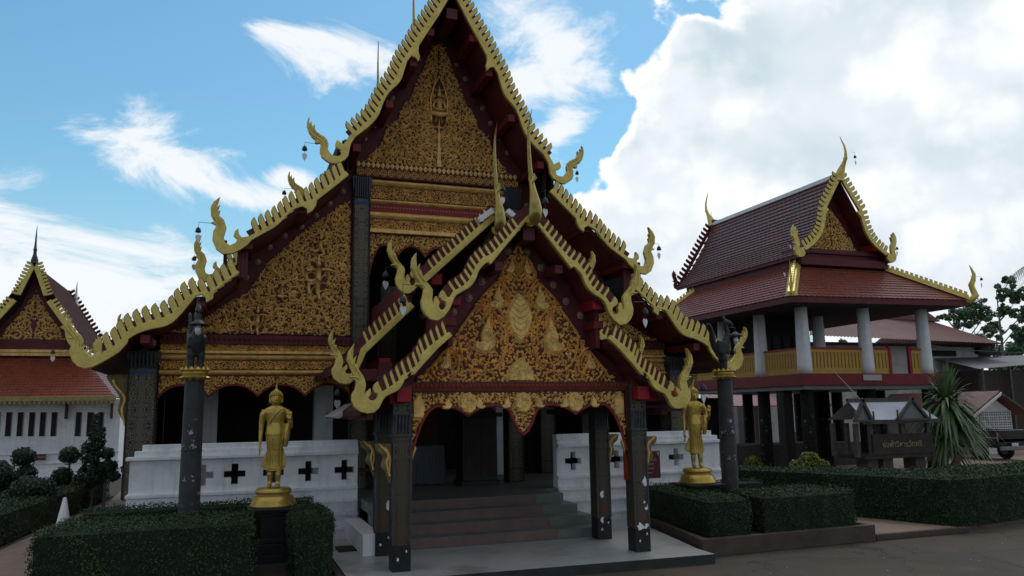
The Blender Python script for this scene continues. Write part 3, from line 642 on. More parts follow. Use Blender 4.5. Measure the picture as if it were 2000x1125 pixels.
# seated figure under an arched niche in the upper gable
fz = atY(858, 205, YG)[1]
mb = MB()
mb.tube([(AX-.19, YG-.09, fz-.45), (AX-.21, YG-.09, fz+.1), (AX-.13, YG-.09, fz+.42), (AX, YG-.09, fz+.70), (AX+.13, YG-.09, fz+.42), (AX+.21, YG-.09, fz+.1), (AX+.19, YG-.09, fz-.45)], .022)
mb.build('niche_arch', M['goldr'], o, WO[o])
def relief_figure(mb, x, y, z, h, pose=0, s=1):
    def T_(pts, r): mb.tube([(x+s*a*h, y, z+b*h) for a, b in pts], [q*h for q in r], 6)
    T_([(0, .42), (0, .56), (0, .72)], [.075, .06, .085]); mb.ball((x, y, z+.83*h), .06*h, .06*h, .07*h, 8); T_([(0, .88), (0, .95), (0, 1.06)], [.05, .03, .004])
    if pose == 0:   # seated
        T_([(-.2, .36), (0, .33), (.2, .36)], [.05, .08, .05]); T_([(-.08, .70), (-.17, .52), (-.04, .44)], [.035, .03, .02]); T_([(.08, .70), (.17, .52), (.04, .44)], [.035, .03, .02])
    elif pose == 1: # striding, arm raised
        T_([(0, .44), (-.02, .22), (.03, .0)], [.08, .05, .03]); T_([(0, .44), (-.22, .34), (-.20, .12)], [.08, .05, .03]); T_([(-.08, .70), (-.25, .66), (-.22, .86)], [.035, .028, .018]); T_([(.08, .70), (.25, .70), (.42, .64)], [.035, .028, .018])
        T_([(0, .46), (-.15, .40), (-.32, .46)], [.07, .05, .01])
    else:           # flying
        T_([(0, .44), (-.18, .32), (-.38, .38)], [.08, .055, .02]); T_([(0, .44), (.12, .24), (-.08, .16)], [.08, .05, .025]); T_([(-.08, .70), (-.22, .62), (-.30, .78)], [.035, .028, .015]); T_([(.08, .70), (.24, .76), (.38, .72)], [.035, .028, .015])
mb = MB(); relief_figure(mb, AX, YG-.11, fz-.62, 1.0, 0); mb.build('carved_figure', M['goldr'], o, WO[o], smooth=True)
for s in SIDES: o = MB().prism(tup(AIS, s), YG-.05, YG).build('aisle_panel', M['redp'], hall, (AX+s*3, YG, 5))
FIGS = [((620, 585), .95, 1), ((625, 510), .62, 2), ((550, 595), .5, 0), ((502, 655), .62, 1)]
av = [(*H([p], YG)[0], .22*h, .42*h) for p, h, _ in FIGS]
av = [(x, z+.0*h, a, b) for (x, z, a, b), (_, h, _) in zip([(x, z+h*.5, a, b) for (x, z, a, b), (_, h, _) in zip(av, FIGS)], FIGS)]
for s in SIDES:
    mb = MB(); scrolls(mb, AIS, YG-.05, .23, .085, 23, .022, .026, 2, avoid=[(x, z, a*.9, b) for x, z, a, b in av]); big_spirals(mb, AIS, YG-.05, .34, 6)
    mb.v = [(AX+x if s < 0 else AX-x, y, z) for x, y, z in mb.v]
    tag(mb.build('carved_scrollwork', M['goldr'], hall, (AX+s*3, YG, 5)), kind='stuff')
for s in SIDES:
    for (p, h, pose) in FIGS:
        x, z = H([p], YG)[0]; mb = MB(); relief_figure(mb, AX+x if s < 0 else AX-x, YG-.10, z, h, pose, -s); mb.build('carved_figure', M['goldr'], o, WO[o], smooth=True)
    a = AX+AIS[0][0]+.05 if s < 0 else AX-AIS[0][0]-.05
    MB().box((a-.04, YG-.09, AIS[0][1]-.12), (a+.04, YG-.001, AIS[1][1]+.1)).build('red_border', M['red'], o, WO[o])
# studs along the maroon boards
def studs(lines, Y, parent, r=.05):
    me = MB().lathe([(r*1.25, 0), (r*1.2, .02), (r*.8, .03), (r*.5, .055), (r*.1, .06)], (0, 0, 0), 10).mesh('stud', M['stud'])
    for ln, pitch in lines:
        for p, d in resample(ln, pitch, pitch*.4):
            for s in SIDES:
                f = bpy.data.objects.new('stud', me); COL.objects.link(f); attach(f, parent, ((AX+p.x) if s < 0 else (AX-p.x), Y, p.y)); f.rotation_euler = (R(90), 0, 0)
studs([(H([(826, 105), (760, 200), (722, 262), (692, 290)], YG), .42), (H([(680, 365), (598, 437), (533, 473), (470, 555), (430, 577), (350, 615)], YG), .42)], YG, hall, .055)
# purlin ends
def purlins(pxs, Y0, Y1, parent, sz, m=None, dz=0):
    for p in pxs:
        x, z = H([p], Y0)[0]
        for s in SIDES:
            a = AX+x if s < 0 else AX-x
            MB().box((a-sz/2, Y0, z-sz/2), (a+sz/2, Y1, z+sz/2)).build('purlin', m or M['red'], parent, (a, Y0, z), bevel=.01)
purlins([(841, 62), (808, 122), (761, 203), (697, 288), (592, 408), (485, 478), (393, 590), (283, 662)], YB+.06, YG, hall, .17, M['redbeam'])
MB().box((AX-.13, YB+.06, atY(882, 10, YB)[1]-.3), (AX+.13, YG, atY(882, 10, YB)[1]-.05)).build('ridge_beam', M['maroon'], hall, (AX, YB, 11))
# stacked mouldings between the upper columns
def band(y0px, y1px, xref, yoff, m, x0, x1, name='moulding', Y=YG, parent=hall, rnd_=0):
    z1 = atY(xref, y0px, Y)[1]; z0 = atY(xref, y1px, Y)[1]
    mb = MB()
    if rnd_:
        n = 8; P = [(Y-yoff*math.sin(math.pi*i/n), z0+(z1-z0)*i/n) for i in range(n+1)]
        vs = [(x0, y, z) for y, z in P]+[(x1, y, z) for y, z in P]
        mb.add(vs, [(i, i+1, n+2+i, n+1+i) for i in range(n)])
    else: mb.box((x0, Y-yoff, z0), (x1, Y+.1, z1))
    return mb.build(name, m, parent, ((x0+x1)/2, Y, z0)), z0, z1
def leafband(parent, x0, x1, z0, z1, Y, m=None, w=None):
    """row of upright leaves (lotus band)"""
    mb = MB(); w = w or (z1-z0)*.7; n = int((x1-x0)/w)
    for i in range(n):
        x = x0+(i+.5)*(x1-x0)/n; leafm(mb, x, z1, -math.pi/2, (z1-z0), w*.95, Y, .02)
    tag(mb.build('leaf_row', m or M['goldr'], parent, WO[parent]), kind='stuff')
def roundels(parent, x0, x1, z0, z1, Y, pitch=None, r=None):
    mb = MB(); r = r or (z1-z0)*.42; pitch = pitch or r*2.3; n = int((x1-x0)/pitch); zc = (z0+z1)/2
    for i in range(n):
        x = x0+(i+.5)*(x1-x0)/n
        for q in (r, r*.45):
            vine(mb, [(x+q*math.cos(a*math.pi/6), zc+q*math.sin(a*math.pi/6)) for a in range(13)], r*.28, Y, .015)
    tag(mb.build('roundels', M['goldr'], parent, WO[parent]), kind='stuff')
XA, XB = AX+atY(722, 400, YG)[0]-AX, 2*AX-atY(722, 400, YG)[0]
XL, XR = atY(694, 330, YG)[0], 2*AX-atY(694, 330, YG)[0]
o, z0, z1 = band(318, 331, 725, .10, M['redp'], XL, XR); leafband(o, XL, XR, z0, z1, YG-.102)
o, z0, z1 = band(331, 349, 725, .16, M['redp'], XL, XR); roundels(o, XL, XR, z0+.02, z1-.02, YG-.162)
for a, b, yo, mm_, kd in ((349, 363, .13, 'goldr', 1), (363, 388, .04, 'redp', 's'), (388, 398, .12, 'goldr', 1), (398, 412, .04, 'red', 'b'), (412, 428, .12, 'goldr', 1), (428, 448, .06, 'redp', 's'), (448, 455, .14, 'goldr', 0)):
    o, z0, z1 = band(a, b, 725, yo, M[mm_], XA, XB, rnd_=(kd == 1))
    if kd == 's':
        mb = MB(); scrolls(mb, [(XA, z0), (XB, z0), (XB, z1), (XA, z1)], YG-yo-.001, (z1-z0)*.42, .05, 5, .018, .014); tag(mb.build('carved_frieze', M['goldr'], o, WO[o]), kind='stuff')
    if kd == 'b':
        mb = MB(); n = 44
        for i in range(n): mb.ball((XA+(i+.5)*(XB-XA)/n, YG-.05, (z0+z1)/2), .028, k=6)
        tag(mb.build('bead_row', M['stud'], o, WO[o], smooth=True), kind='stuff')
    if kd == 1: MB().box((XA, YG+.001, z0), (XB, YG+.09, z1)).build('moulding_back', M['maroon'], o, WO[o])
# scalloped valance
def valance(parent, x0, x1, n, ztop, zarch, ztip, Y, th=.05, r=.12, leaf=.06, seed=3, extra=None, end_drop=0, rim=.02):
    """n arches between x0 and x1; tips between them"""
    low = []
    w = (x1-x0)/n
    for i in range(n):
        xa = x0+i*w
        for k in range(13 if i == n-1 else 12):
            t = k/12; e = 1-abs(2*t-1)**2.4
            base = ztip
            if (i == 0 and t < .5) or (i == n-1 and t > .5): base = ztip-end_drop
            low.append((xa+w*t, base+(zarch-base)*e))
    if extra: low = extra(low)
    poly = [(x0, ztop), (x1, ztop)]+low[::-1]
    o = MB().prism(poly, Y, Y+th).build('valance', M['redp'], parent, ((x0+x1)/2, Y, ztop))
    mb = MB(); scrolls(mb, [(x0+.02, ztop-.02), (x1-.02, ztop-.02)]+[(x, z+rim*1.2) for x, z in low[::-1]], Y-.001, r, leaf, seed, .02, .016, 1.4)
    tag(mb.build('carved_scrollwork', M['goldr'], o, WO[o]), kind='stuff')
    MB().tube([(x, Y-.004, z) for x, z in low], rim, 5).build('valance_rim', M['redrim'], o, WO[o], smooth=True)
    return o, low
ztop = atY(725, 455, YG)[1]; za = atY(755, 480, YG)[1]; zt = atY(784, 502, YG)[1]
valance(hall, XA, XB, 5, ztop, za, zt, YG-.03, r=.13, leaf=.07, end_drop=.45)
# aisle mouldings and valances
for s in SIDES:
    xa, xb = atY(312, 700, YG)[0], AX+AIS[0][0]+.02
    if s > 0: xa, xb = 2*AX-xb, 2*AX-xa
    for a, b, yo, mm_, kd in ((657, 674, .12, 'maroon', 'l'), (674, 687, .05, 'redp', 's'), (687, 692, .14, 'goldr', 0), (692, 705, .11, 'goldr', 1), (705, 722, .05, 'redp', 's'), (722, 733, .12, 'goldr', 1)):
        o, z0, z1 = band(a, b, 560, yo, M[mm_], xa, xb, rnd_=(kd == 1))
        if kd == 's':
            mb = MB(); scrolls(mb, [(xa, z0), (xb, z0), (xb, z1), (xa, z1)], YG-yo-.001, (z1-z0)*.42, .05, 7, .018, .014); tag(mb.build('carved_frieze', M['goldr'], o, WO[o]), kind='stuff')
        if kd == 'l': leafband(o, xa, xb, z0+.03, z1-.02, YG-yo-.002, M['maroon'])
        if kd == 1: MB().box((xa, YG+.001, z0), (xb, YG+.09, z1)).build('moulding_back', M['maroon'], o, WO[o])
    valance(hall, xa, xb, 4, atY(560, 733, YG)[1], atY(545, 752, YG)[1], atY(495, 775, YG)[1], YG-.03, r=.11, leaf=.06, seed=9+s)
# columns of the hall: (centre x offset, half width, z0, z1)
def column(x, y, hw, z0, z1, parent, m='sten', capz=None, name='column'):
    o = MB().box((x-hw, y-hw, z0), (x+hw, y+hw, z1)).build(name, M[m], parent, (x, y, z0), bevel=.01)
    for q in (-1, 1):
        for q2 in (-1, 1): MB().box((x+q*hw-.018, y+q2*hw-.018, z0+.02), (x+q*hw+.018, y+q2*hw+.018, z1)).build('corner_bead', M['darkwood'], o, WO[o])
    if capz:
        zc0, zc1 = capz
        MB().box((x-hw*1.05, y-hw*1.05, zc0-.10), (x+hw*1.05, y+hw*1.05, zc0-.03)).build('blue_band', M['blue'], o, WO[o])
        MB().lathe([(hw*1.35, 0), (hw*1.5, .04), (hw*1.45, .12), (hw*1.7, (zc1-zc0)*.6), (hw*1.8, (zc1-zc0)), (hw*.5, (zc1-zc0))], (x, y, zc0), 4, 0, 1, 1, math.pi/4).build('capital', M['lead'], o, WO[o])
        mb = MB(); k = 7
        for i in range(k): mb.tube([(x-hw+2*hw*(i+.5)/k, y-hw*1.22, zc0+.05), (x-hw+2*hw*(i+.5)/k, y-hw*1.42, zc1-.03)], hw*.11, 5)
        tag(mb.build('capital_leaf', M['lead'], o, WO[o]), kind='stuff')
    return o
FLOOR = .85
for s in SIDES:
    for (pa, pb, ytop, ycap) in (((690, 400), (720, 400), 340, 395), ):
        xa, xb = atY(*pa, YG)[0]-AX, atY(*pb, YG)[0]-AX; xc = (xa+xb)/2; hw = (xb-xa)/2
        column(AX+xc if s < 0 else AX-xc, YG+.05, hw, FLOOR, atY(705, 345, YG)[1], hall, capz=(atY(705, 392, YG)[1], atY(705, 349, YG)[1]))
    xa, xb = atY(250, 800, YG)[0]-AX, atY(304, 800, YG)[0]-AX; xc = (xa+xb)/2; hw = (xb-xa)/2
    column(AX+xc if s < 0 else AX-xc, YG+.05, hw, FLOOR, atY(280, 690, YG)[1], hall, capz=(atY(280, 722, YG)[1], atY(280, 688, YG)[1]))
    # eave bracket outside the outer column
    xo = atY(252, 800, YG)[0]-AX
    zt_, zb_ = atY(240, 732, YG)[1], atY(240, 850, YG)[1]
    P = smooth([(xo, zb_), (xo-.10, zb_+.28), (xo-.20, zb_+.50), (xo-.18, zb_+.75), (xo-.38, zb_+1.05), (xo-.42, zt_), (xo, zt_)], 3)
    ob = MB().prism(tup(P, s), YG-.05, YG+.07).build('eave_bracket', M['brk'], hall, (AX+s*2, YG, zt_), bevel=.01)
    MB().tube([(x, YG-.06, z) for x, z in tup(smooth([(xo-.05, zb_+.2), (xo-.12, zb_+.5), (xo-.08, zb_+.75), (xo-.28, zb_+1.0), (xo-.30, zt_-.1)], 3), s)], .028, 6).build('bracket_rib', M['goldr'], ob, WO[ob], smooth=True)
# thin horn finials on the rear ridges
def finial(parent, x, y, z0, h, r=.12, lean=-.4, m='goldb', base=True):
    pts = []; rr = []
    K = 14
    prof = [(0, 1.0), (.05, 1.25), (.12, 1.15), (.22, .8), (.32, .5), (.38, .42), (.40, .62), (.43, .38), (.55, .30), (.7, .26), (.85, .16), (1, .02)]
    for t, q in prof:
        pts.append((x, y+lean*math.sin(t*2.6)*h*.16, z0+h*t)); rr.append(q*r)
    return MB().tube(pts, rr, 10).build('ridge_finial', M[m], parent, (x, y, z0), smooth=True)
for p, Y, tipy in (((808, 60), 20.64, -60), ((738, 165), 26.42, 80)):
    x, z = AX, atY(p[0], p[1], Y)[1]; zt2 = atY(p[0]-1, tipy, Y)[1]
    MB().tube([(AX, Y, z-.6), (AX, Y-.02, z), (AX, Y+.03, (z+zt2)/2), (AX, Y, zt2)], [.09, .045, .03, .01], 8).build('ridge_finial', M['goldb'], hall, (AX, Y, z), smooth=True)
finial(hall, AX, YB-.05, atY(882, -30, YB)[1], 2.4, .16)
# inside the hall: floor, back wall, pillars, doorway
def room():
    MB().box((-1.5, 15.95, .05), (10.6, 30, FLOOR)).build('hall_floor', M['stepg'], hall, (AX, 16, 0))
    MB().box((-1.55, 22.6, FLOOR), (10.6, 22.8, 3.75)).build('back_wall', M['darkwood'], hall, (AX, 22.6, FLOOR))  # dark wood colour stands in for the near-black shade inside the hall
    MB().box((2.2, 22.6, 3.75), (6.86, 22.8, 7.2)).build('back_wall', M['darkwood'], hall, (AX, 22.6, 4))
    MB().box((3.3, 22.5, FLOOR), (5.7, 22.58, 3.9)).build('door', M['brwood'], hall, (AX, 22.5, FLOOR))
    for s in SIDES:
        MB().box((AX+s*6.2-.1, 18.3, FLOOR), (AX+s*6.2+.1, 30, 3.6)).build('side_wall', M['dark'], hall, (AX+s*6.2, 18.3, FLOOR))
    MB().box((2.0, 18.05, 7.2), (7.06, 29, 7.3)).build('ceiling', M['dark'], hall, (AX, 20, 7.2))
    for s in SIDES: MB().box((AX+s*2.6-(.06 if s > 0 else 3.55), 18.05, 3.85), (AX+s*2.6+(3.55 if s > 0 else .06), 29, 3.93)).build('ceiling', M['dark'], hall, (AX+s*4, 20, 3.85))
    for x, y in ((-.45, 20.2), (9.5, 20.2), (2.2, 20.2), (6.85, 20.2)):
        MB().box((x-.22, y-.22, FLOOR), (x+.22, y+.22, 3.84 if abs(x-AX) > 3 else 7.19)).build('inner_pillar', M['whited'], hall, (x, y, FLOOR))
    for x, y in ((1.05, 20.0), (8.0, 20.0), (3.55, 19.0)):
        column(x, y, .2, FLOOR, 5.5, hall, 'stenp', name='inner_column')
room()
# ------------------------------------------------------------------ entrance porch
porch = thing('entrance_porch', (AX, 12.25, .15), 'double-gabled entrance porch with gilt bargeboards, carved pediment and black stencilled posts', 'porch')
PZ = lambda P: P
U = dict(
    upper=smooth(H([(1037, 418)]+Z([(1370, 470), (1240, 612), (1120, 735), (1060, 758)], 660, 300, 3.75)+Z([(1000, 330), (945, 395), (900, 490), (860, 560), (790, 620), (700, 670), (655, 735)], 760, 450, 5.625), YPB), 3),
    lower=smooth(H([(1037, 440)]+Z([(1370, 505), (1240, 662), (1112, 818)], 660, 300, 3.75), YPB), 1)+H(Z([(1095, 372), (1080, 356), (1055, 366)], 760, 450, 5.625), YPB)+smooth(H(Z([(1020, 400), (980, 450), (950, 530), (900, 610), (830, 660), (740, 712), (705, 760), (690, 800)], 760, 450, 5.625), YPB), 3),
    hook=H(Z([(662, 870), (600, 950), (530, 998), (450, 985), (390, 930), (355, 865), (345, 790), (368, 710), (375, 648), (345, 625), (275, 600), (325, 582), (270, 500), (237, 410), (247, 310), (296, 245), (295, 330), (302, 412), (338, 362), (330, 430), (350, 448), (368, 520), (410, 570), (442, 607), (474, 650), (475, 700), (468, 770), (482, 810), (490, 760), (510, 720), (530, 755), (552, 790), (540, 840), (565, 876), (600, 868), (622, 830), (612, 790), (575, 775), (545, 735), (555, 690), (582, 655), (610, 690), (632, 735)], 760, 450, 5.625), YPB),
    ridges=[H(Z(r, 760, 450, 5.625), YPB) for r in ([(290, 275), (262, 380), (280, 480), (345, 590)], [(330, 390), (312, 450), (340, 520), (385, 590)], [(350, 470), (360, 530), (420, 595)], [(290, 600), (350, 600), (390, 630)])])
V = dict(
    upper=smooth(H(Z([(958, 368), (860, 440), (760, 527)], 620, 550, 3.75)+Z([(950, 478), (830, 600), (760, 630), (715, 695), (640, 750), (570, 795), (535, 815)], 650, 620, 5.625), YPB), 3),
    lower=smooth(H(Z([(985, 398), (880, 490), (704, 686)], 620, 550, 3.75), YPB), 2)+H(Z([(880, 608), (862, 600), (840, 608)], 650, 620, 5.625), YPB)+smooth(H(Z([(790, 670), (760, 740), (700, 810), (590, 862), (545, 915)], 650, 620, 5.625), YPB), 3),
    hook=H(Z([(510, 990), (450, 1048), (380, 1058), (300, 1040), (230, 985), (203, 915), (203, 850), (240, 790), (255, 712), (238, 690), (175, 655), (228, 645), (188, 560), (152, 470), (167, 380), (237, 285), (222, 370), (215, 462), (262, 415), (240, 480), (246, 520), (268, 515), (272, 560), (330, 640), (350, 690), (362, 750), (350, 800), (345, 845), (365, 820), (410, 780), (418, 840), (385, 885), (410, 912), (455, 912), (488, 880), (487, 840), (455, 830), (438, 790), (450, 740), (492, 702), (505, 745), (530, 790)], 650, 620, 5.625), YPB),
    ridges=[H(Z(r, 650, 620, 5.625), YPB) for r in ([(225, 310), (185, 400), (195, 510), (265, 640)], [(250, 430), (228, 500), (255, 570), (300, 650)], [(190, 658), (250, 655), (290, 690)])])
def sub(P, a): return [(x-a[0], z-a[1]) for x, z in P]
for s in SIDES:
    bargeboard2(porch, U, YPB, s, 'p', .11, s0=.35, s1=.08)
    bargeboard2(porch, V, YPB, s, 'q', .112, s0=.06, s1=.06)
# rear tier: straight boards with the same serpent ends
def rear_board(top, bot, wid, hookT, target, Y):
    """top, bot: px ends of the board's upper edge; the serpent end is the front one's, moved so that its belly sits on target"""
    a, b = H([top, bot], Y); d = Vector(b)-Vector(a); d.normalize(); n = Vector((d.y, -d.x)); n = n if n.y < 0 else -n
    u = [a, tuple((Vector(a)+Vector(b))/2), b]; lo = [tuple(Vector(p)+n*wid) for p in u]
    belly = min(hookT['hook'], key=lambda p: p[1]); t = H([target], Y)[0]; k = .92
    f = lambda P: [(t[0]+(x-belly[0])*k, t[1]+(z-belly[1])*k) for x, z in P]
    # drop the inner leaves: keep outline from the belly side to the neck, then close
    return dict(upper=u, lower=lo, hook=f(hookT['hook']), ridges=[f(r) for r in hookT['ridges']])
RU = rear_board((967, 412), (826, 540), .12, U, (798, 575), YPR)
RL = rear_board((800, 590), (705, 680), .12, V, (673, 751), YPR)
for s in SIDES:
    bargeboard2(porch, RU, YPR, s, 'p', .12, s0=.2, s1=.12)
    bargeboard2(porch, RL, YPR, s, 'q', .12, s0=.06, s1=.10)
def pslab(P, y0, y1, name='roof_slope'):
    for s in SIDES: MB().slab(tup(P, s), .09, y0, y1, 0, 1).build(name, [M['tiledk'], M['maroon']], porch, (AX, y0, 4))
pu = [(x, z-.05) for x, z in U['upper'][::3]]; pv = [(x, z-.05) for x, z in V['upper'][::3]]
pu[0] = (0, pu[0][1]); pv.append((pv[-1][0]-.3, pv[-1][1]-.22))
pslab(pu, YPB+.05, YPR+.2); pslab(pv, YPB+.05, YPR+.2)
ru = [(0, RU['upper'][0][1]-.05)]+[(x, z-.05) for x, z in RU['upper'][1:]]; ru.append((ru[-1][0]-.15, ru[-1][1]-.13))
rl = [(x, z-.05) for x, z in RL['upper']]; rl.append((rl[-1][0]-.35, rl[-1][1]-.27))
pslab(ru, YPR+.05, 17.8); pslab(rl, YPR+.05, 17.8)
# maroon gable wall and stepped side boards
gw = [(0, pu[0][1]-.1)]+[(x, z-.1) for x, z in pu[1:]]+[(pv[0][0]+.05, pv[0][1]-.12)]+[(x, z-.1) for x, z in pv[1:]]
zb = atY(1020, 764, YPG)[1]
gw = [p for p in gw if p[1] > zb+.05]+[(gw[-4][0], zb), (0, zb)]
for s in SIDES: MB().prism(tup(gw, s), YPG, YPG+.12).build('gable_wall', M['maroon'], porch, (AX, YPG, 4))
for s in SIDES:
    for (x, z0, z1, y0, y1) in ((pv[0][0]+.1, pv[0][1]-.15, pu[-1][1]-.02, YPB+.25, YPR), (rl[0][0]+.05, rl[0][1]-.1, ru[-2][1]-.02, YPR+.2, 17.6)):
        a = AX+x if s < 0 else AX-x
        MB().box((a-.04, y0, z0), (a+.04, y1, z1)).build('step_board', M['maroon'], porch, (a, y0, z0), bevel=.01)
        MB().box((a-.09, y0-.05, z0+.32), (a+.09, y0+.6, z0+.46)).build('step_beam', M['redbeam'], porch, (a, y0, z0), bevel=.01)
purlins([(790, 771), (887, 582)], YPB+.12, YPG+.2, porch, .22, M['red'])
purlins([(752, 711), (853, 545)], YPR+.06, YPR+1.2, porch, .2, M['red'])
purlins([(975, 520)], YPB+.06, YPG, porch, .14, M['maroon'])
MB().box((AX-.1, YPB+.06, U['upper'][0][1]-.42), (AX+.1, YPG, U['upper'][0][1]-.22)).build('ridge_beam', M['maroon'], porch, (AX, YPB, 5))
# carved pediment
pp = [(1013, 476), (985, 512), (967, 556), (935, 585), (912, 620), (887, 655), (866, 688), (838, 717), (815, 735), (812, 748)]
c1 = atY(1013, 620, YPG)[0]
PP = [(min(0, x-c1), z) for x, z in [atY(px, py, YPG-.04) for px, py in pp]]; PP[0] = (0, PP[0][1]); zpb = PP[-1][1]; PP.append((0, zpb))
mb = MB()
full = tup(PP[:-1], -1)+tup(PP[1:-1][::-1], 1)
mb.prism(full, YPG-.045, YPG-.001); ped = mb.build('pediment', M['redp'], porch, (AX, YPG, zpb))
def off(px, py): x, z = atY(px, py, YPG-.04); return x-c1, z
big = off(945, 690); med = off(968, 605); sml = off(868, 722); top_ = off(995, 535)
av = [(0, off(1013, 620)[1], .23, .42), (0, off(1013, 735)[1], .24, .3), (big[0]-.02, big[1]+.30, .26, .50), (med[0], med[1]+.18, .17, .34), (sml[0], sml[1]+.12, .12, .22), (top_[0], top_[1]+.08, .1, .2)]
mb = MB(); scrolls(mb, PP, YPG-.046, .26, .085, 31, .022, .022, 4, avoid=[(a, b, c*.25, d*.3) for a, b, c, d in av])
# long framing vines round the motifs
def ring(cx, cz, rx, rz, a0, a1, sp=.0, n=26): return [(cx+rx*(1-sp*i/n)*math.cos(a0+(a1-a0)*i/n), cz+rz*(1-sp*i/n)*math.sin(a0+(a1-a0)*i/n)) for i in range(n+1)]
for c, rx, rz in (((big[0]-.02, big[1]+.28), .44, .60), ((med[0], med[1]+.16), .25, .38), ((sml[0], sml[1]+.10), .24, .28), ((top_[0], top_[1]+.07), .16, .22)):
    for a0, a1, sp in ((-1.57, -6.6, .25), (-1.2, 1.7, .0)):
        q = [(x, z) for x, z in ring(*c, rx, rz, a0, a1, sp) if inpoly(x, z, PP)]
        if len(q) > 3: vine(mb, q, .034, YPG-.047, .04)
mirror_mb(mb); shift(mb, AX); tag(mb.build('carved_scrollwork', M['goldw'], ped, WO[ped]), kind='stuff')
for s in SIDES:
    for (x, z), h, w in ((big, .66, .46), (med, .44, .30), (sml, .30, .22), (top_, .26, .18)):
        mb = MB(); plaque(mb, flame_poly(h, w), YPG-.046, .055, AX+s*(-x), z, -s); veins(mb, flame_poly(h, w), YPG-.102, AX+s*(-x), z, -s, int(60*h/.66), .075)
        mb.build('carved_flame', M['goldr'], ped, WO[ped])
zc = off(1013, 620)[1]
mb = MB(); n = 9; P = []
for i in range(n): t = i/n; P += [(.23*math.sin(math.pi*t)**.8+.0, .42-.84*t), (.23*math.sin(math.pi*(t+.5/n))**.8+.02, .42-.84*(t+.62/n))]
P = P+[(0, -.45)]+[(-x, z) for x, z in P[::-1] if x > .01]
plaque(mb, P, YPG-.046, .06, AX, zc); dm_ = mb.build('carved_leaf', M['goldr'], ped, WO[ped])
mb = MB()
for i in range(7):
    z = zc-.32+i*.1
    for q in (-1, 1): vine(mb, [(AX, z), (AX+q*.09, z+.05), (AX+q*.16*math.sin(math.pi*(i+1)/8), z+.13)], .022, YPG-.104, .014)
mb.build('leaf_vein', M['goldr'], ped, WO[ped])
mb = MB(); LP = [(-.25, 0), (.25, 0), (.24, .17), (.16, .28), (0, .40), (-.16, .28), (-.24, .17)]; plaque(mb, LP, YPG-.046, .06, AX, zpb+.01); veins(mb, LP, YPG-.107, AX, zpb+.01, 1, 60, .07); mb.build('carved_lotus', M['goldr'], ped, WO[ped])
studs([(H([(1003, 480), (957, 527), (932, 562), (904, 595), (870, 620)], YPG), .36)], YPG, porch, .055)
# lintel, valance
LZ0 = atY(1020, 764, YPG-.1)[1]
x0, x1 = AX-2.12, AX+2.12
o = MB().box((x0-.15, YPG-.16, LZ0), (x1+.15, YPG+.02, zpb+.01)).build('lintel', M['redp'], porch, (AX, YPG, LZ0), bevel=.006)
leafband(o, x0-.1, x1+.1, LZ0+.03, zpb-.01, YPG-.162, M['redrim'])
def ext(low):
    out = []
    for x, z in low:
        d = x-AX
        if abs(d) < .42: z -= .27*math.exp(-(d/.19)**4)+.05*math.exp(-(d/.35)**2)
        out.append((x, z))
    return out
YV = 12.3
ztop = LZ0-.001; za = atY(950, 792, YV)[1]; zt = atY(912, 812, YV)[1]
xw0 = atY(800, 800, YV)[0]
hw_ = AX-(AX-1.90)
_, low = valance(porch, AX-1.86, AX+1.86, 4, ztop, za, zt, YV-.03, th=.06, r=.15, leaf=.07, seed=17, extra=ext, end_drop=.62, rim=.026)
for xm in (-.93, 0, .93):
    mb = MB(); n = 20; plaque(mb, [(.15*(1+.08*math.cos(9*a))*math.cos(a), .17*(1+.08*math.cos(9*a))*math.sin(a)) for a in [2*math.pi*i/n for i in range(n)]], YV-.032, .05, AX+xm, ztop-.19); veins(mb, [(.14*math.cos(a), .16*math.sin(a)) for a in [2*math.pi*i/16 for i in range(16)]], YV-.083, AX+xm, ztop-.19, 1, 24, .06)
    mb.build('carved_medallion', M['goldr'], porch, (AX+xm, YV, ztop))
for s in SIDES:
    for k in range(4):
        mb = MB(); plaque(mb, flame_poly(.22, .2), YV-.032, .045, AX+s*(.30+.42*k+(.15 if k > 1 else 0)), ztop-.28, s if k % 2 else -s); mb.build('carved_flame', M['goldr'], porch, (AX, YV, ztop))
    mb = MB(); plaque(mb, [(-.09, .02), (.09, .02), (.09, .30), (0, .42), (-.09, .30)], YV-.032, .04, AX+s*1.74, ztop-.44); mb.build('carved_leaf', M['goldr'], porch, (AX, YV, ztop))
    # cusp at the foot of the valance
    P = [(1.88, ztop-.55), (1.84, ztop-.78), (1.76, ztop-.86), (1.80, ztop-.96), (1.88, ztop-1.22)]
    MB().prism([(AX+s*x, z) for x, z in P], YV-.03, YV+.03).build('valance_cusp', M['gold'], porch, (AX+s*1.85, YV, ztop-.8), bevel=.008)
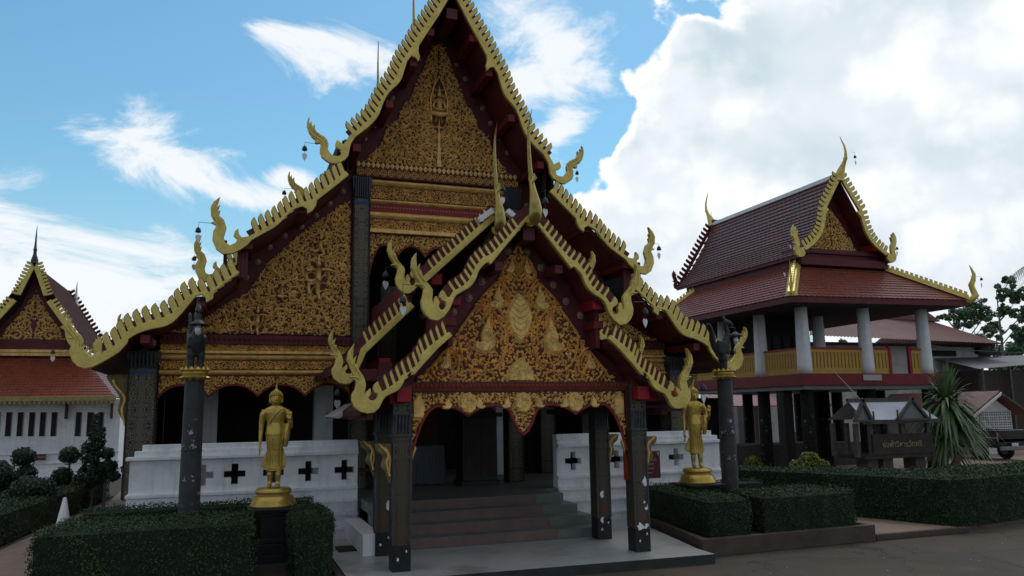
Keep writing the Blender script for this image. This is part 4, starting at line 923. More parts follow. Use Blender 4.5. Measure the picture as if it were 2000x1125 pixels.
# posts
PW = .128
PX = 2.02
ptop = {12.25: LZ0+.1, 13.68: 3.1}
for y, zt_ in ptop.items():
    for s in SIDES:
        x = AX+s*PX; w = PW if y < 13 else PW
        o = MB().box((x-w, y-w, .52), (x+w, y+w, zt_)).build('post', M['stenp'], porch, (x, y, .15), bevel=.008)
        MB().box((x-w-.012, y-w-.012, .15), (x+w+.012, y+w+.012, .52)).build('post_foot', M['peel'], o, WO[o], bevel=.01)
        MB().box((x-w-.006, y-w-.006, .60), (x+w+.006, y+w+.006, .82)).build('gilt_band', M['stenr'], o, WO[o])
        for q in (-1, 1):
            for q2 in (-1, 1): MB().box((x+q*w-.014, y+q2*w-.014, .53), (x+q*w+.014, y+q2*w+.014, zt_)).build('corner_bead', M['lead'], o, WO[o])
        MB().box((x-w-.03, y-w-.03, 2.12), (x+w+.03, y+w+.03, 2.16)).build('collar', M['lead'], o, WO[o], bevel=.008)
        mb = MB()
        for i in range(5): mb.tube([(x-w+2*w*(i+.5)/5, y-w-.01, 2.18), (x-w+2*w*(i+.5)/5, y-w-.035, 2.45)], .022, 5)
        tag(mb.build('capital_leaf', M['lead'], o, WO[o]), kind='stuff')
        # peeled white patches low on the posts
        rnd = random.Random(int(x*7+y*3)); mb = MB()
        spots = [(-.06, .33, .018), (.07, .44, .015)]
        if s > 0 and y < 13: spots += [(.09, .64, .10), (.0, .60, .07), (-.05, .55, .05), (.10, .82, .05), (.07, 1.28, .05), (.05, .95, .02)]
        if s > 0 and y > 13: spots += [(-.04, .95, .045), (-.05, .50, .04)]
        if s < 0 and y > 13: spots += [(.06, .95, .05)]
        for (dx, zz, rr) in spots:
            n = 13; q = [(dx+rr*rnd.uniform(.45, 1.25)*math.cos(6.283*i/n), zz+rr*1.5*rnd.uniform(.5, 1.3)*math.sin(6.283*i/n)) for i in range(n)]
            q = [(max(-w, min(w, a)), b) for a, b in q]
            yy = y-w-(.0165 if zz < .56 else .004)
            mb.add([(x+a, yy, b) for a, b in q], [tuple(range(n))])
        tag(mb.build('bare_patch', M['white'], o, WO[o]), kind='stuff')
        # red side board and bracket
        if y < 13: MB().box((x+s*(-PW-.035)-.03, YV-.03, 1.3), (x+s*(-PW-.035)+.03, YV+.05, LZ0)).build('red_jamb', M['redrim'], porch, (x, YV, LZ0))
        zt2, zb2 = 2.02, 1.42
        xo = x+s*(w+.02)
        P = [(0, zb2)]+smooth([(.03, zb2+.02), (.07, zb2+.16), (.15, zb2+.26), (.12, zb2+.40), (.22, zb2+.50), (.24, zt2)], 3)+[(0, zt2)]
        ob = MB().prism([(xo+s*a, b) for a, b in P], y-.05, y+.05).build('eave_bracket', M['brk'], porch, (xo, y, zt2), bevel=.008)
        mb = MB()
        for a in ([(.02, .12), (.07, .32), (.05, .45), (.20, .60)], [(.03, .2), (.02, .4), (.1, .55)]):
            mb.tube([(xo+s*u, y-.052, zb2+v) for u, v in smooth(a, 3)], .018, 5)
        mb.build('bracket_rib', M['goldr'], ob, WO[ob], smooth=True)
        MB().box((x-w*.9, y-w*.9, zt_-.001), (x+w*.9, y+w*.9, zt_+.25)).build('beam_end', M['maroon'], porch, (x, y, zt_))
    MB().box((AX-PX-.55, y-.09, zt_-.08), (AX+PX+.55, y+.09, zt_+.12)).build('tie_beam', M['maroon'], porch, (AX, y, zt_), bevel=.01) if y > 13 else None
for s in SIDES:
    x = AX+s*(PX+.02)
    MB().box((x-.08, 12.42, 2.55), (x+.08, 17.4, 2.75)).build('side_beam', M['maroon'], porch, (x, 12.4, 2.6), bevel=.01)
    xo = AX+s*(PX+.5); MB().box((xo-.05, YPB+.3, 2.38), (xo+.05, 17.4, 2.50)).build('eave_beam', M['maroon'], porch, (xo, 12.4, 2.4), bevel=.01)
    MB().box((AX+s*(PX+.1)-.10, YPB+.3, 2.62), (AX+s*(PX+.1)+.75*max(s, 0)+.1, 12.2, 2.86) if s > 0 else (AX+s*(PX+.1)+.10, 12.2, 2.86)).build('beam_end', M['red'], porch, (AX+s*2, 12, 2.7), bevel=.01)
MB().prism([(1.72, 2.43), (2.12, 2.66), (2.16, 2.62), (1.80, 2.40)], 14.0, 15.6).build('eave_board', M['clap'], porch, (1.9, 14.0, 2.4))
# horn finials on the porch ridge: long-necked, round-breasted
def chofa(x, y, z0, z1, r, m):
    h = z1-z0; K = [(-.015, .45, -.02), (.0, .80, -.03), (.04, 1.0, -.05), (.10, 1.0, -.06), (.17, .82, -.05), (.24, .62, -.03), (.31, .46, -.01), (.37, .38, .01), (.385, .42, .02), (.41, .40, .02), (.43, .33, .02), (.52, .32, .035), (.62, .30, .045), (.74, .25, .05), (.86, .17, .04), (.94, .09, .01), (1.0, .02, -.03)]
    mb = MB(); pts = [(x, y+c*h*1.2, z0+t*h) for t, q, c in K]; mb.tube(pts, [q*r for t, q, c in K], 14)
    o = mb.build('ridge_finial', m, porch, (x, y, z0), smooth=True)
    mb = MB(); mb.tube([(x, y+.05, z0+.34*h), (x+.02, y-.09, z0+.385*h), (x+.01, y-.05, z0+.42*h)], [.02, .035, .03], 6); mb.build('finial_beak', M['gold'], o, WO[o], smooth=True)
    mb = MB(); mb.tube([(x, y+.1, z0+.05), (x, y+.45, z0+.0), (x, y+.8, z0-.1)], [.09, .07, .05], 8); mb.build('finial_tail', M['gold'], o, WO[o], smooth=True)
ap = U['upper'][0][1]
chofa(AX, YPB-.12, ap-.18, atY(1062, 220, YPB-.1)[1], .105, M['bronze']); chofa(AX, YPR-.12, atY(967, 455, YPR)[1], atY(975, 240, YPR-.1)[1], .105, M['bronze'])
for (px, py, Y) in ((945, 425, YPR), (1000, 428, YPR)):
    x, z = atY(px, py, Y); a = 1 if px < 967 else -1
    MB().box((-.17, -.1, -.05), (.17, .25, .05)).build('ridge_cap', M['white'], porch, (0, 0, 0)).matrix_local = Matrix.Translation(Vector((x, Y-.05, z+.02))-WO[porch]) @ Matrix.Rotation(-a*R(38), 4, 'Y')
# steps
for i in range(4):
    y0 = 13.92+i*.36; z = .15+(i+1)*.175; ins = .0 if i < 2 else .18*(i-1)
    o = MB().box((AX-2.05, y0, .15), (AX+2.12-ins*.8, 15.96, z)).build('step', M['stepg'], None, (AX, y0, .15), bevel=.008)
    o['kind'] = 'structure'
    o.name = 'step'
    MB().box((AX-1.55, y0-.006, z-.168), (AX+1.25, y0+.05, z-.006)).build('pink_riser', M['step'], o, WO[o])
MB().box((AX-2.36, 13.6, .15), (AX-2.06, 15.9, .50)).build('step_cheek', M['white'], None, (AX-2.2, 13.6, .15), bevel=.01)['kind'] = 'structure'
# ------------------------------------------------------------------ white terrace walls with cross-shaped openings
def terrace_wall(s, label):
    YW = 15.9; zt0 = 1.97
    xa, xb = (-1.62, 2.42) if s < 0 else (6.62, 10.66)
    root = thing('terrace_wall', ((xa+xb)/2, YW, .1), label, 'wall', 'white terrace walls on both sides of the porch')
    cx = [-.40, .16, .85, 1.49, 2.17] if s < 0 else [7.0, 8.0, 8.75, 9.5]
    if s > 0: cx = [7.0, 8.03, 9.52, 8.78]; cx.sort()
    zc = 1.40; A, B = .19, .06
    z0, z1 = 1.10, 1.70
    xs = sorted(set([xa, xb]+[round(c+d, 4) for c in cx for d in (-A, -B, B, A)])); zs = [z0, zc-A, zc-B, zc+B, zc+A, z1]
    def hole(x, z):
        for c in cx:
            if abs(x-c) < A and abs(z-zc) < A and (abs(x-c) < B or abs(z-zc) < B): return True
        return False
    mb = MB()
    H_ = {}
    for i in range(len(xs)-1):
        for j in range(5): H_[i, j] = hole((xs[i]+xs[i+1])/2, (zs[j]+zs[j+1])/2)
    y0, y1 = YW+.02, YW+.22
    for i in range(len(xs)-1):
        for j in range(5):
            if H_[i, j]: continue
            a, b, c, d = xs[i], xs[i+1], zs[j], zs[j+1]
            mb.add([(a, y0, c), (b, y0, c), (b, y0, d), (a, y0, d)], [(0, 1, 2, 3)]); mb.add([(a, y1, c), (b, y1, c), (b, y1, d), (a, y1, d)], [(3, 2, 1, 0)])
            for (ii, jj, q) in ((i-1, j, [(a, c), (a, d)]), (i+1, j, [(b, c), (b, d)]), (i, j-1, [(a, c), (b, c)]), (i, j+1, [(a, d), (b, d)])):
                if H_.get((ii, jj), True): (u, v), (w, t) = q; mb.add([(u, y0, v), (w, y0, t), (w, y1, t), (u, y1, v)], [(0, 1, 2, 3)])
    mb.build('wall_panel', M['white'], root, WO[root])
    # stepped coping and footing, each course proud of the one below
    for (a, b, o, nm) in ((1.70, 1.76, .10, 'coping_course'), (1.76, 1.86, .05, 'coping_course'), (1.86, 1.97, .0, 'coping_course'), (1.04, 1.10, .07, 'string_course'), (.86, 1.04, .04, 'footing'), (.80, .86, .10, 'footing'), (.62, .80, .07, 'footing'), (.56, .62, .15, 'footing'), (.36, .56, .11, 'footing'), (.30, .36, .19, 'footing'), (.1, .30, .16, 'footing')):
        e = o*.8 if a > 1.2 else o
        x_0, x_1 = (xa-o*.6, xb) if s < 0 else (xa, xb+o*.6)
        if a > 1.7: x_0, x_1 = (xa+(a-1.70)*1.2, xb) if s < 0 else (xa, xb-(a-1.70)*1.2)
        MB().box((x_0, YW+.02-o, a), (x_1, YW+.24, b-.0015)).build(nm, M['white'], root, ((x_0+x_1)/2, YW, a), bevel=.008)
    return root
terrace_wall(-1, 'long white wall with cross-shaped openings left of the porch, behind the left golden statue')
terrace_wall(1, 'white stepped wall with cross-shaped openings right of the porch, behind the right golden statue')
# ------------------------------------------------------------------ furniture inside the hall
t = thing('cloth_table', (4.15, 18.4, FLOOR), 'table draped to the floor in pale pleated cloth inside the hall', 'table')
mb = MB(); n = 40; top = []; bot = []
for i in range(n+1):
    x = -.55+1.1*i/n; f = .025*math.sin(i*2.1); top.append((4.15+x, 18.0, 1.72)); bot.append((4.15+x*1.08, 17.97+f, .87))
mb.add(top+bot, [(i, i+1, n+2+i, n+1+i) for i in range(n)]); mb.add([(3.6, 18.0, 1.72), (4.7, 18.0, 1.72), (4.7, 18.7, 1.72), (3.6, 18.7, 1.72)], [(0, 1, 2, 3)])
mb.add([(3.6, 18.0, 1.72), (3.6, 18.7, 1.72), (3.55, 18.7, .87), (3.55, 18.0, .87)], [(0, 1, 2, 3)])
mb.build('tablecloth', M['cloth'], t, WO[t]); MB().box((3.62, 18.02, 1.66), (4.68, 18.68, 1.715)).build('tabletop', M['brwood'], t, WO[t])
for x in (3.7, 4.6):
    for y in (18.1, 18.6): MB().box((x-.03, y-.03, FLOOR), (x+.03, y+.03, 1.66)).build('leg', M['brwood'], t, (x, y, FLOOR))
t = thing('carved_cabinet', (5.35, 17.6, FLOOR), 'tall black carved cabinet standing just inside the hall right of the draped table', 'cabinet')
MB().box((4.95, 17.3, FLOOR+.1), (5.75, 17.9, 2.35)).build('body', M['black'], t, WO[t], bevel=.01); MB().box((4.85, 17.2, 2.35), (5.85, 17.98, 2.45)).build('top', M['black'], t, WO[t], bevel=.01)
MB().box((4.9, 17.25, FLOOR), (5.8, 17.95, FLOOR+.1)).build('plinth', M['black'], t, WO[t]); MB().prism([(4.95, 2.45), (5.75, 2.45), (5.65, 2.6), (5.5, 2.72), (5.35, 2.8), (5.2, 2.72), (5.05, 2.6)], 17.4, 17.5).build('crest', M['black'], t, WO[t])
for x in (5.0, 5.37): MB().box((x, 17.28, FLOOR+.2), (x+.33, 17.298, 2.2)).build('door', M['darkwood'], t, WO[t])
t = thing('preaching_seat', (3.0, 18.2, FLOOR), 'dark carved wooden seat with slatted back inside the hall left of the draped table', 'seat')
for i in range(9): MB().box((2.6, 18.05, 1.0+i*.085), (3.35+.02*i % .1, 18.1, 1.05+i*.085)).build('slat', M['darkwood'], t, WO[t])
for x in (2.58, 3.38): MB().box((x-.03, 18.0, FLOOR), (x+.03, 18.1, 1.9)).build('upright', M['darkwood'], t, WO[t])
MB().box((2.55, 17.6, 1.22), (3.45, 18.1, 1.30)).build('seat', M['brwood'], t, WO[t])
for x in (2.62, 3.38): MB().box((x-.03, 17.62, FLOOR), (x+.03, 17.68, 1.22)).build('leg', M['darkwood'], t, WO[t])
# ------------------------------------------------------------------ golden walking statues
def baked(mb, m, voxel, sm=6):
    me = mb.mesh('tmp', m); o = bpy.data.objects.new('tmp', me); COL.objects.link(o)
    r = o.modifiers.new('r', 'REMESH'); r.mode = 'VOXEL'; r.voxel_size = voxel; r.use_smooth_shade = True
    q = o.modifiers.new('s', 'SMOOTH'); q.factor = .5; q.iterations = sm
    dg = bpy.context.evaluated_depsgraph_get(); out = bpy.data.meshes.new_from_object(o.evaluated_get(dg))
    bpy.data.objects.remove(o); out.materials.clear(); out.materials.append(m); out.polygons.foreach_set('use_smooth', [True]*len(out.polygons)); return out
def loft(mb, secs, k=20):
    vs = [(cx+rx*math.cos(2*math.pi*j/k), cy+ry*math.sin(2*math.pi*j/k), z) for z, cx, cy, rx, ry in secs for j in range(k)]; n = len(secs)
    mb.add(vs, [(i*k+j, i*k+(j+1) % k, (i+1)*k+(j+1) % k, (i+1)*k+j) for i in range(n-1) for j in range(k)]+[tuple(range(k-1, -1, -1)), tuple(range((n-1)*k, n*k))])
def statue_body():
    mb = MB()
    loft(mb, [(.27, .0, 0, .128, .095), (.30, 0, 0, .132, .10), (.42, 0, 0, .126, .095), (.60, 0, 0, .128, .096), (.78, 0, 0, .144, .105), (.88, 0, 0, .158, .11), (.98, 0, 0, .148, .098), (1.06, 0, 0, .140, .088), (1.16, 0, 0, .165, .098), (1.24, 0, 0, .188, .10), (1.29, 0, 0, .185, .085), (1.325, 0, 0, .12, .065), (1.35, 0, 0, .055, .05), (1.40, 0, 0, .046, .046)])
    T_ = lambda p, r: mb.tube(p, r, 10)
    T_([(-.062, .01, .34), (-.064, .0, .2), (-.066, .0, .10), (-.066, -.01, .04)], [.055, .05, .038, .04]); T_([(.066, -.03, .34), (.068, -.04, .2), (.068, -.04, .10), (.068, -.05, .04)], [.055, .05, .038, .04])
    for x, y in ((-.066, -.05), (.068, -.09)):
        mb.ball((x, y, .028), .042, .095, .03, 10)
    # hanging arm
    T_([(-.175, 0, 1.27), (-.205, 0, 1.20), (-.225, .005, 1.05), (-.228, .0, .93), (-.232, -.02, .80), (-.235, -.03, .70)], [.05, .056, .045, .038, .032, .024])
    mb.ball((-.236, -.034, .655), .024, .036, .05, 8)
    for i in range(4): T_([(-.236, -.058+.017*i, .63), (-.238, -.060+.017*i, .575), (-.232, -.058+.017*i, .53-.008*abs(i-1.5))], [.011, .0105, .007])
    T_([(-.232, -.065, .67), (-.222, -.085, .62), (-.220, -.088, .59)], [.012, .011, .008])
    # raised arm
    T_([(.175, 0, 1.27), (.205, .0, 1.20), (.235, .005, 1.08), (.245, -.02, .98), (.25, -.10, .98), (.255, -.17, 1.04), (.25, -.185, 1.09)], [.05, .056, .048, .043, .036, .029, .023])
    mb.ball((.248, -.195, 1.135), .035, .022, .045, 8)
    for i in range(4): T_([(.224+.016*i, -.197, 1.165), (.222+.017*i, -.201, 1.215), (.221+.017*i, -.196, 1.255-.008*abs(i-1.5))], [.011, .010, .007])
    T_([(.222, -.19, 1.12), (.200, -.20, 1.15), (.196, -.202, 1.18)], [.013, .011, .008])
    # robe: sleeve fall from the raised arm and the flying hem
    loft(mb, [(.66, .175, -.055, .035, .03), (.80, .185, -.06, .05, .045), (.95, .20, -.04, .06, .07), (1.05, .205, -.01, .055, .06)], 12)
    mb.prism([(-.13, .60), (-.10, .30), (-.17, .32), (-.235, .37), (-.20, .43), (-.16, .52)], .0, .05); mb.prism([(.12, .70), (.10, .29), (.16, .31), (.185, .36), (.17, .5)], .02, .06)
    # head
    hd0 = len(mb.v)
    loft(mb, [(1.36, 0, -.01, .035, .04), (1.385, 0, -.018, .052, .058), (1.42, 0, -.015, .066, .072), (1.46, 0, -.005, .074, .08), (1.50, 0, .0, .074, .08), (1.54, 0, .005, .062, .066), (1.57, 0, .005, .036, .04)], 16)
    mb.ball((0, .005, 1.575), .040, .042, .04, 10)
    for q in (-1, 1): T_([(q*.076, .005, 1.485), (q*.082, .008, 1.45), (q*.076, .0, 1.395)], [.013, .014, .011])
    T_([(0, -.078, 1.475), (0, -.092, 1.447), (0, -.094, 1.435)], [.008, .012, .012]); T_([(-.022, -.083, 1.408), (0, -.088, 1.410), (.022, -.083, 1.408)], [.005, .008, .005])
    for i in range(hd0, len(mb.v)):
        x, y, z = mb.v[i]; mb.v[i] = (x*1.24, y*1.2, 1.345+(z-1.36)*1.12)
    T_([(0, .0, 1.60), (0, 0, 1.63), (0, 0, 1.66), (0, 0, 1.70), (0, 0, 1.74)], [.024, .016, .020, .010, .003])
    return baked(mb, M['goldb'], .0078, 3)
SB = statue_body()
def statue_details():
    mb = MB()
    def T_(p, r=.006): mb.tube([Vector(q) for q in smooth3(p)], r, 5)
    # diagonal robe edge and folds across the chest
    for k in range(5):
        o = .035*k
        T_([(.13-.3*o, -.075, 1.305-o*.2), (.07-o*.7, -.100, 1.26-o*.8), (-.03-o*.5, -.106, 1.17-o*.9), (-.12, -.085+.0*o, 1.09-o*.7)], .006)
    for k in range(6):
        x = -.10+.04*k; T_([(x*.8, -.104+abs(x)*.18, .88), (x, -.108+abs(x)*.25, .65), (x*1.15, -.104+abs(x)*.25, .31)], .006)
    T_([(-.145, -.03, .30), (-.08, -.088, .285), (0, -.103, .28), (.08, -.088, .285), (.145, -.03, .30)], .009)
    T_([(.14, -.085, 1.0), (.13, -.10, .80), (.10, -.105, .655), (-.02, -.112, .655), (-.035, -.112, .80)], .006)
    return mb
def smooth3(P, n=4):
    P = [P[0]]+list(P)+[P[-1]]; out = []
    for i in range(1, len(P)-2):
        for j in range(n):
            t = j/n; out.append([.5*((2*P[i][k])+(-P[i-1][k]+P[i+1][k])*t+(2*P[i-1][k]-5*P[i][k]+4*P[i+1][k]-P[i+2][k])*t*t+(-P[i-1][k]+3*P[i][k]-3*P[i+1][k]+P[i+2][k])*t**3) for k in range(3)])
    out.append(list(P[-2])); return out
SD = statue_details().mesh('robe_folds', M['goldb'], True)
def face_mesh():
    mb = MB()
    for q in (-1, 1):
        mb.ball((q*.036, -.087, 1.458), .019, .010, .009, 8); mb.tube(smooth3([(q*.060, -.076, 1.450), (q*.036, -.096, 1.447), (q*.014, -.094, 1.450)]), .0035, 5); mb.tube(smooth3([(q*.070, -.064, 1.478), (q*.040, -.092, 1.490), (q*.008, -.096, 1.474)]), .0055, 5)
    mb.tube(smooth3([(0, -.096, 1.475), (0, -.108, 1.445), (0, -.112, 1.428)]), .008, 6); mb.ball((0, -.106, 1.427), .017, .012, .009, 8)
    mb.tube(smooth3([(-.028, -.098, 1.402), (-.010, -.106, 1.406), (0, -.105, 1.403), (.010, -.106, 1.406), (.028, -.098, 1.402)]), .006, 6); mb.ball((0, -.100, 1.394), .018, .010, .006, 8)
    return mb.mesh('eyes_and_brows', M['goldb'], True)
FM = face_mesh()
def curls():
    mb = MB(); rnd = random.Random(4)
    for i in range(9):
        th = R(20+i*9)
        m_ = int(6+14*math.sin(th+.3))
        for j in range(m_):
            a = 2*math.pi*j/m_+i*.4; z = 1.492+.102*math.cos(th); r = .096*math.sin(th)+.008
            y = r*math.sin(a)*1.02+.004
            if y < -.040 and z < 1.520: continue
            mb.ball((r*math.cos(a), y, z), .013, k=6)
    return mb.mesh('hair_curls', M['goldb'], True)
CM = curls()
def statue(x, y, zb, label, rz):
    root = thing('golden_statue', (x, y, .1), label, 'statue', 'golden walking statues beside the porch')
    root.rotation_euler.z = 0
    def part(name, me, parent, loc, rot=0):
        o = bpy.data.objects.new(name, me); COL.objects.link(o); attach(o, parent, loc); o.rotation_euler.z = rot; return o
    zf = zb+.305
    b = part('figure', SB, root, (x, y, zf), rz)
    for nm, me in (('robe_fold', SD), ('face', FM), ('hair_curls', CM)):
        o = bpy.data.objects.new(nm, me); COL.objects.link(o); o.parent = b; 
        if nm != 'face': o['kind'] = 'stuff'
    MB().lathe([(.36, 0), (.375, .03), (.36, .05), (.35, .07), (.33, .16), (.27, .185), (.255, .20), (.285, .215), (.295, .25), (.28, .285), (.25, .302)], (x, y, zb), 24 if rz < .1 else 24).build('lotus_base', M['goldb'], root, (x, y, zb), smooth=True)
    MB().box((x-.20, y-.20, .1), (x+.20, y+.20, zb-.10)).build('pedestal', M['peel'], root, (x, y, .1), bevel=.01)
    for (w, z0, z1) in ((.40, zb-.035, zb-.001), (.33, zb-.075, zb-.035), (.26, zb-.13, zb-.076), (.27, .42, .50), (.31, .26, .42), (.36, .1, .26)):
        MB().box((x-w, y-w, z0), (x+w, y+w, z1)).build('pedestal_course', M['peel'], root, (x, y, z0), bevel=.008)
    return root
statue(.76, 14.1, .98, 'golden walking figure with raised hand, on the black pedestal left of the porch', R(-8))
statue(9.02, 14.3, .98, 'golden walking figure with raised hand in front of the right white wall', R(-14))
# ------------------------------------------------------------------ lamp columns with mythical birds
def bird_mesh():
    mb = MB(); T_ = lambda p, r: mb.tube(smooth3(p), [r[min(int(i/4), len(r)-1)] for i in range(4*(len(p)-1)+1)], 10)
    for q in (-1, 1):
        T_([(-.02, q*.08, .36), (.0, q*.09, .2), (-.02, q*.09, .02)], [.09, .07, .055]); mb.ball((.04, q*.09, .03), .09, .05, .03, 8)
    loft(mb, [(.26, -.02, 0, .07, .08), (.34, -.02, 0, .17, .13), (.44, -.0, 0, .20, .15), (.54, .04, 0, .17, .14), (.64, .09, 0, .10, .10), (.74, .12, 0, .065, .065)], 16)
    T_([(.10, 0, .66), (.14, 0, .80), (.11, 0, .93), (.10, 0, 1.0)], [.075, .06, .055, .06]); mb.ball((.12, 0, 1.03), .085, .07, .08, 10)
    T_([(.16, 0, 1.03), (.24, 0, 1.02), (.28, 0, .97), (.27, 0, .93)], [.05, .03, .02, .01])
    T_([(.08, 0, 1.08), (.05, 0, 1.16), (.10, 0, 1.22)], [.04, .03, .008])
    for k, q in enumerate((-1, 0, 1)): T_([(-.14, q*.04, .42), (-.24, q*.07, .62), (-.26, q*.09, .82), (-.36, q*.10, 1.02)], [.07, .05, .035, .012])
    for q in (-1, 1): mb.prism([(-.14, .36), (.10, .40), (.12, .56), (-.02, .62), (-.20, .66), (-.16, .5)], q*.15-.02, q*.15+.02)
    return baked(mb, M['stonebird'], .016, 3)
BM = bird_mesh()
petal = MB()
for i in range(14):
    a = 2*math.pi*i/14; c, s_ = math.cos(a), math.sin(a)
    for z0, z1, ro in ((.0, -.09, .235), (.04, .14, .225)):
        P = lambda u, v, z: (c*u-s_*v, s_*u+c*v, z)
        petal.add([P(.17, -.045, z0), P(.17, .045, z0), P(ro, .05, (z0+z1)/2), P(ro-.005, 0, z1), P(ro, -.05, (z0+z1)/2), P(ro+.03, 0, (z0*.55+z1*.45))], [(0, 1, 5), (1, 2, 5), (2, 3, 5), (3, 4, 5), (4, 0, 5)])
petal.lathe([(.18, -.06), (.20, .0), (.205, .03), (.18, .10)], (0, 0, 0), 20)
PM = petal.mesh('lotus_collar', M['goldb'])
def lamp_column(x, y, label, rz, lx, ly):
    root = thing('lamp_column', (x, y, .13), label, 'lamp column', 'lamp columns beside the porch')
    MB().lathe([(.30, 0), (.30, .10), (.22, .12), (.17, .13), (.168, 1.2), (.155, 2.93), (.15, 2.95)], (x, y, .13), 24).build('shaft', M['post'], root, (x, y, .13), smooth=False, bevel=0)
    MB().lathe([(.171, 0), (.171, .02)], (x, y, 1.9), 24).build('shaft_joint', M['black'], root, (x, y, 1.9))
    o = bpy.data.objects.new('lotus_collar', PM); COL.objects.link(o); attach(o, root, (x, y, 3.16))
    b = bpy.data.objects.new('bird_figure', BM); COL.objects.link(b); attach(b, root, (x, y, 3.24)); b.rotation_euler.z = rz; b.scale = (.86, .86, 1.0)
    px, py = x+lx, y+ly
    mb = MB(); mb.tube([(x+lx*.6, y+ly*.6, 4.18), (px, py, 4.16), (px, py, 4.07)], .012, 6); br_ = mb.build('lamp_bracket', M['wire'], root, (px, py, 4.1))
    MB().lathe([(.02, .10), (.05, .08), (.15, .02), (.155, .0), (.13, .005), (.04, .06)], (px, py, 3.98), 18).build('lamp_shade', M['stonebird'], root, (px, py, 3.98), smooth=True)
    MB().ball((px, py, 3.90), .055, .055, .10, 12).build('lamp_globe', M['clap'], root, (px, py, 3.9), smooth=True)
    return root
lamp_column(-.55, 14.5, 'weathered lamp column with gilt collar and dark bird facing the camera, left of porch', R(-80), .03, -.27)
lamp_column(9.86, 14.4, 'weathered lamp column with gilt collar and dark bird in profile, between right hedge blocks', R(-15), .30, -.05)
# ------------------------------------------------------------------ hedges and plants
def leaf_cloud(name, pts, nrm, size, m, parent, origin, seed=0, asp=.55, jit=.7):
    rs = np.random.RandomState(seed); n = len(pts)
    a = rs.normal(size=(n, 3)); nn = nrm+jit*rs.normal(size=(n, 3)); nn /= np.linalg.norm(nn, axis=1)[:, None]
    u = np.cross(nn, a); u /= np.linalg.norm(u, axis=1)[:, None]; v = np.cross(nn, u)
    sz = size*rs.uniform(.6, 1.3, n)[:, None]
    V_ = np.stack([pts-u*sz*.5, pts+v*sz*asp*.5, pts+u*sz*.5, pts-v*sz*asp*.5], 1).reshape(-1, 3)-np.array(origin)
    me = bpy.data.meshes.new(name); me.vertices.add(4*n); me.vertices.foreach_set('co', V_.ravel()); me.loops.add(4*n); me.loops.foreach_set('vertex_index', np.arange(4*n)); me.polygons.add(n); me.polygons.foreach_set('loop_start', np.arange(n)*4); me.update(calc_edges=True); me.validate()
    me.materials.append(m); o = bpy.data.objects.new(name, me); COL.objects.link(o); attach(o, parent, origin); o['kind'] = 'stuff'; return o
def hedge(poly, z0, z1, label, seed, dens=1700, size=.036, group='clipped box hedges'):
    cx = sum(p[0] for p in poly)/len(poly); cy = sum(p[1] for p in poly)/len(poly)
    root = thing('hedge', (cx, cy, z0), label, 'hedge', group); rs = np.random.RandomState(seed)
    n = len(poly); mb = MB(); q = [(cx+(x-cx)*.97, cy+(y-cy)*.97) for x, y in poly]
    mb.add([(x, y, z0) for x, y in q]+[(x, y, z1-.05) for x, y in q], [(i, (i+1) % n, n+(i+1) % n, n+i) for i in range(n)]+[tuple(range(n, 2*n))]); mb.build('twig_core', M['hedge'], root, (cx, cy, z0))
    P = []; Nn = []
    def wob(p): return .035*np.sin(p[:, 0]*3.1+seed)*np.cos(p[:, 1]*2.7)+.02*np.sin(p[:, 0]*9+p[:, 2]*7)
    for i in range(n):
        a = np.array(poly[i]); b = np.array(poly[(i+1) % n]); l = np.linalg.norm(b-a); k = int(l*(z1-z0)*dens)
        d = (b-a)/l; nr = np.array([d[1], -d[0], 0]); t = rs.uniform(0, l, k); z = rs.uniform(z0, z1, k)
        rnd_e = np.maximum(0, z-(z1-.09))/.09
        p = np.stack([a[0]+d[0]*t, a[1]+d[1]*t, z], 1); p += nr*(rs.normal(0, .02, k)-rnd_e**2*.07)[:, None]; p += nr*wob(p)[:, None]; P.append(p); Nn.append(np.tile(nr, (k, 1)))
    xs = [p[0] for p in poly]; ys = [p[1] for p in poly]; area = (max(xs)-min(xs))*(max(ys)-min(ys)); k = int(area*dens*1.1)
    c = np.stack([rs.uniform(min(xs), max(xs), k), rs.uniform(min(ys), max(ys), k)], 1); m_ = np.array([inpoly(x, y, poly) for x, y in c]); c = c[m_]
    p = np.stack([c[:, 0], c[:, 1], z1+rs.normal(0, .015, len(c))+.02*np.sin(c[:, 0]*4)*np.sin(c[:, 1]*5)], 1); P.append(p); Nn.append(np.tile([0, 0, 1.], (len(c), 1)))
    # stray shoots
    k = max(6, int(len(c)*.03)); s_ = c[rs.randint(0, len(c), k)]; P.append(np.stack([s_[:, 0], s_[:, 1], z1+rs.uniform(.01, .07, k)], 1)); Nn.append(rs.normal(size=(k, 3)))
    leaf_cloud('foliage', np.concatenate(P), np.concatenate(Nn), size, M['leaf'], root, (cx, cy, z0), seed); return root
hedge([(-2.35, 12.1), (.42, 12.2), (.42, 13.55), (-2.2, 13.6)], .1, 1.0, 'long dark hedge in the foreground left of the left black pedestal', 1)
hedge([(.98, 12.15), (1.42, 12.2), (1.56, 12.5), (1.52, 13.9), (1.3, 14.05), (.98, 14.0)], .1, 1.0, 'short block of hedge between the left black pedestal and the porch floor', 2)
hedge([(-2.2, 14.75), (1.5, 14.75), (1.5, 15.35), (-2.2, 15.35)], .1, .98, 'narrow hedge strip behind the left lamp column, along the foot of the left white wall', 3, 1200)
hedge([(7.92, 12.2), (8.75, 12.2), (8.85, 13.4), (8.4, 14.9), (8.2, 14.9)], .28, .90, 'dark hedge block beside the porch floor, right of the front right post', 4)
hedge([(9.0, 12.2), (11.1, 12.25), (11.2, 12.5), (11.15, 13.5), (9.15, 13.4)], .28, .92, 'dark hedge block right of the right lamp column, above the brown kerb', 5)
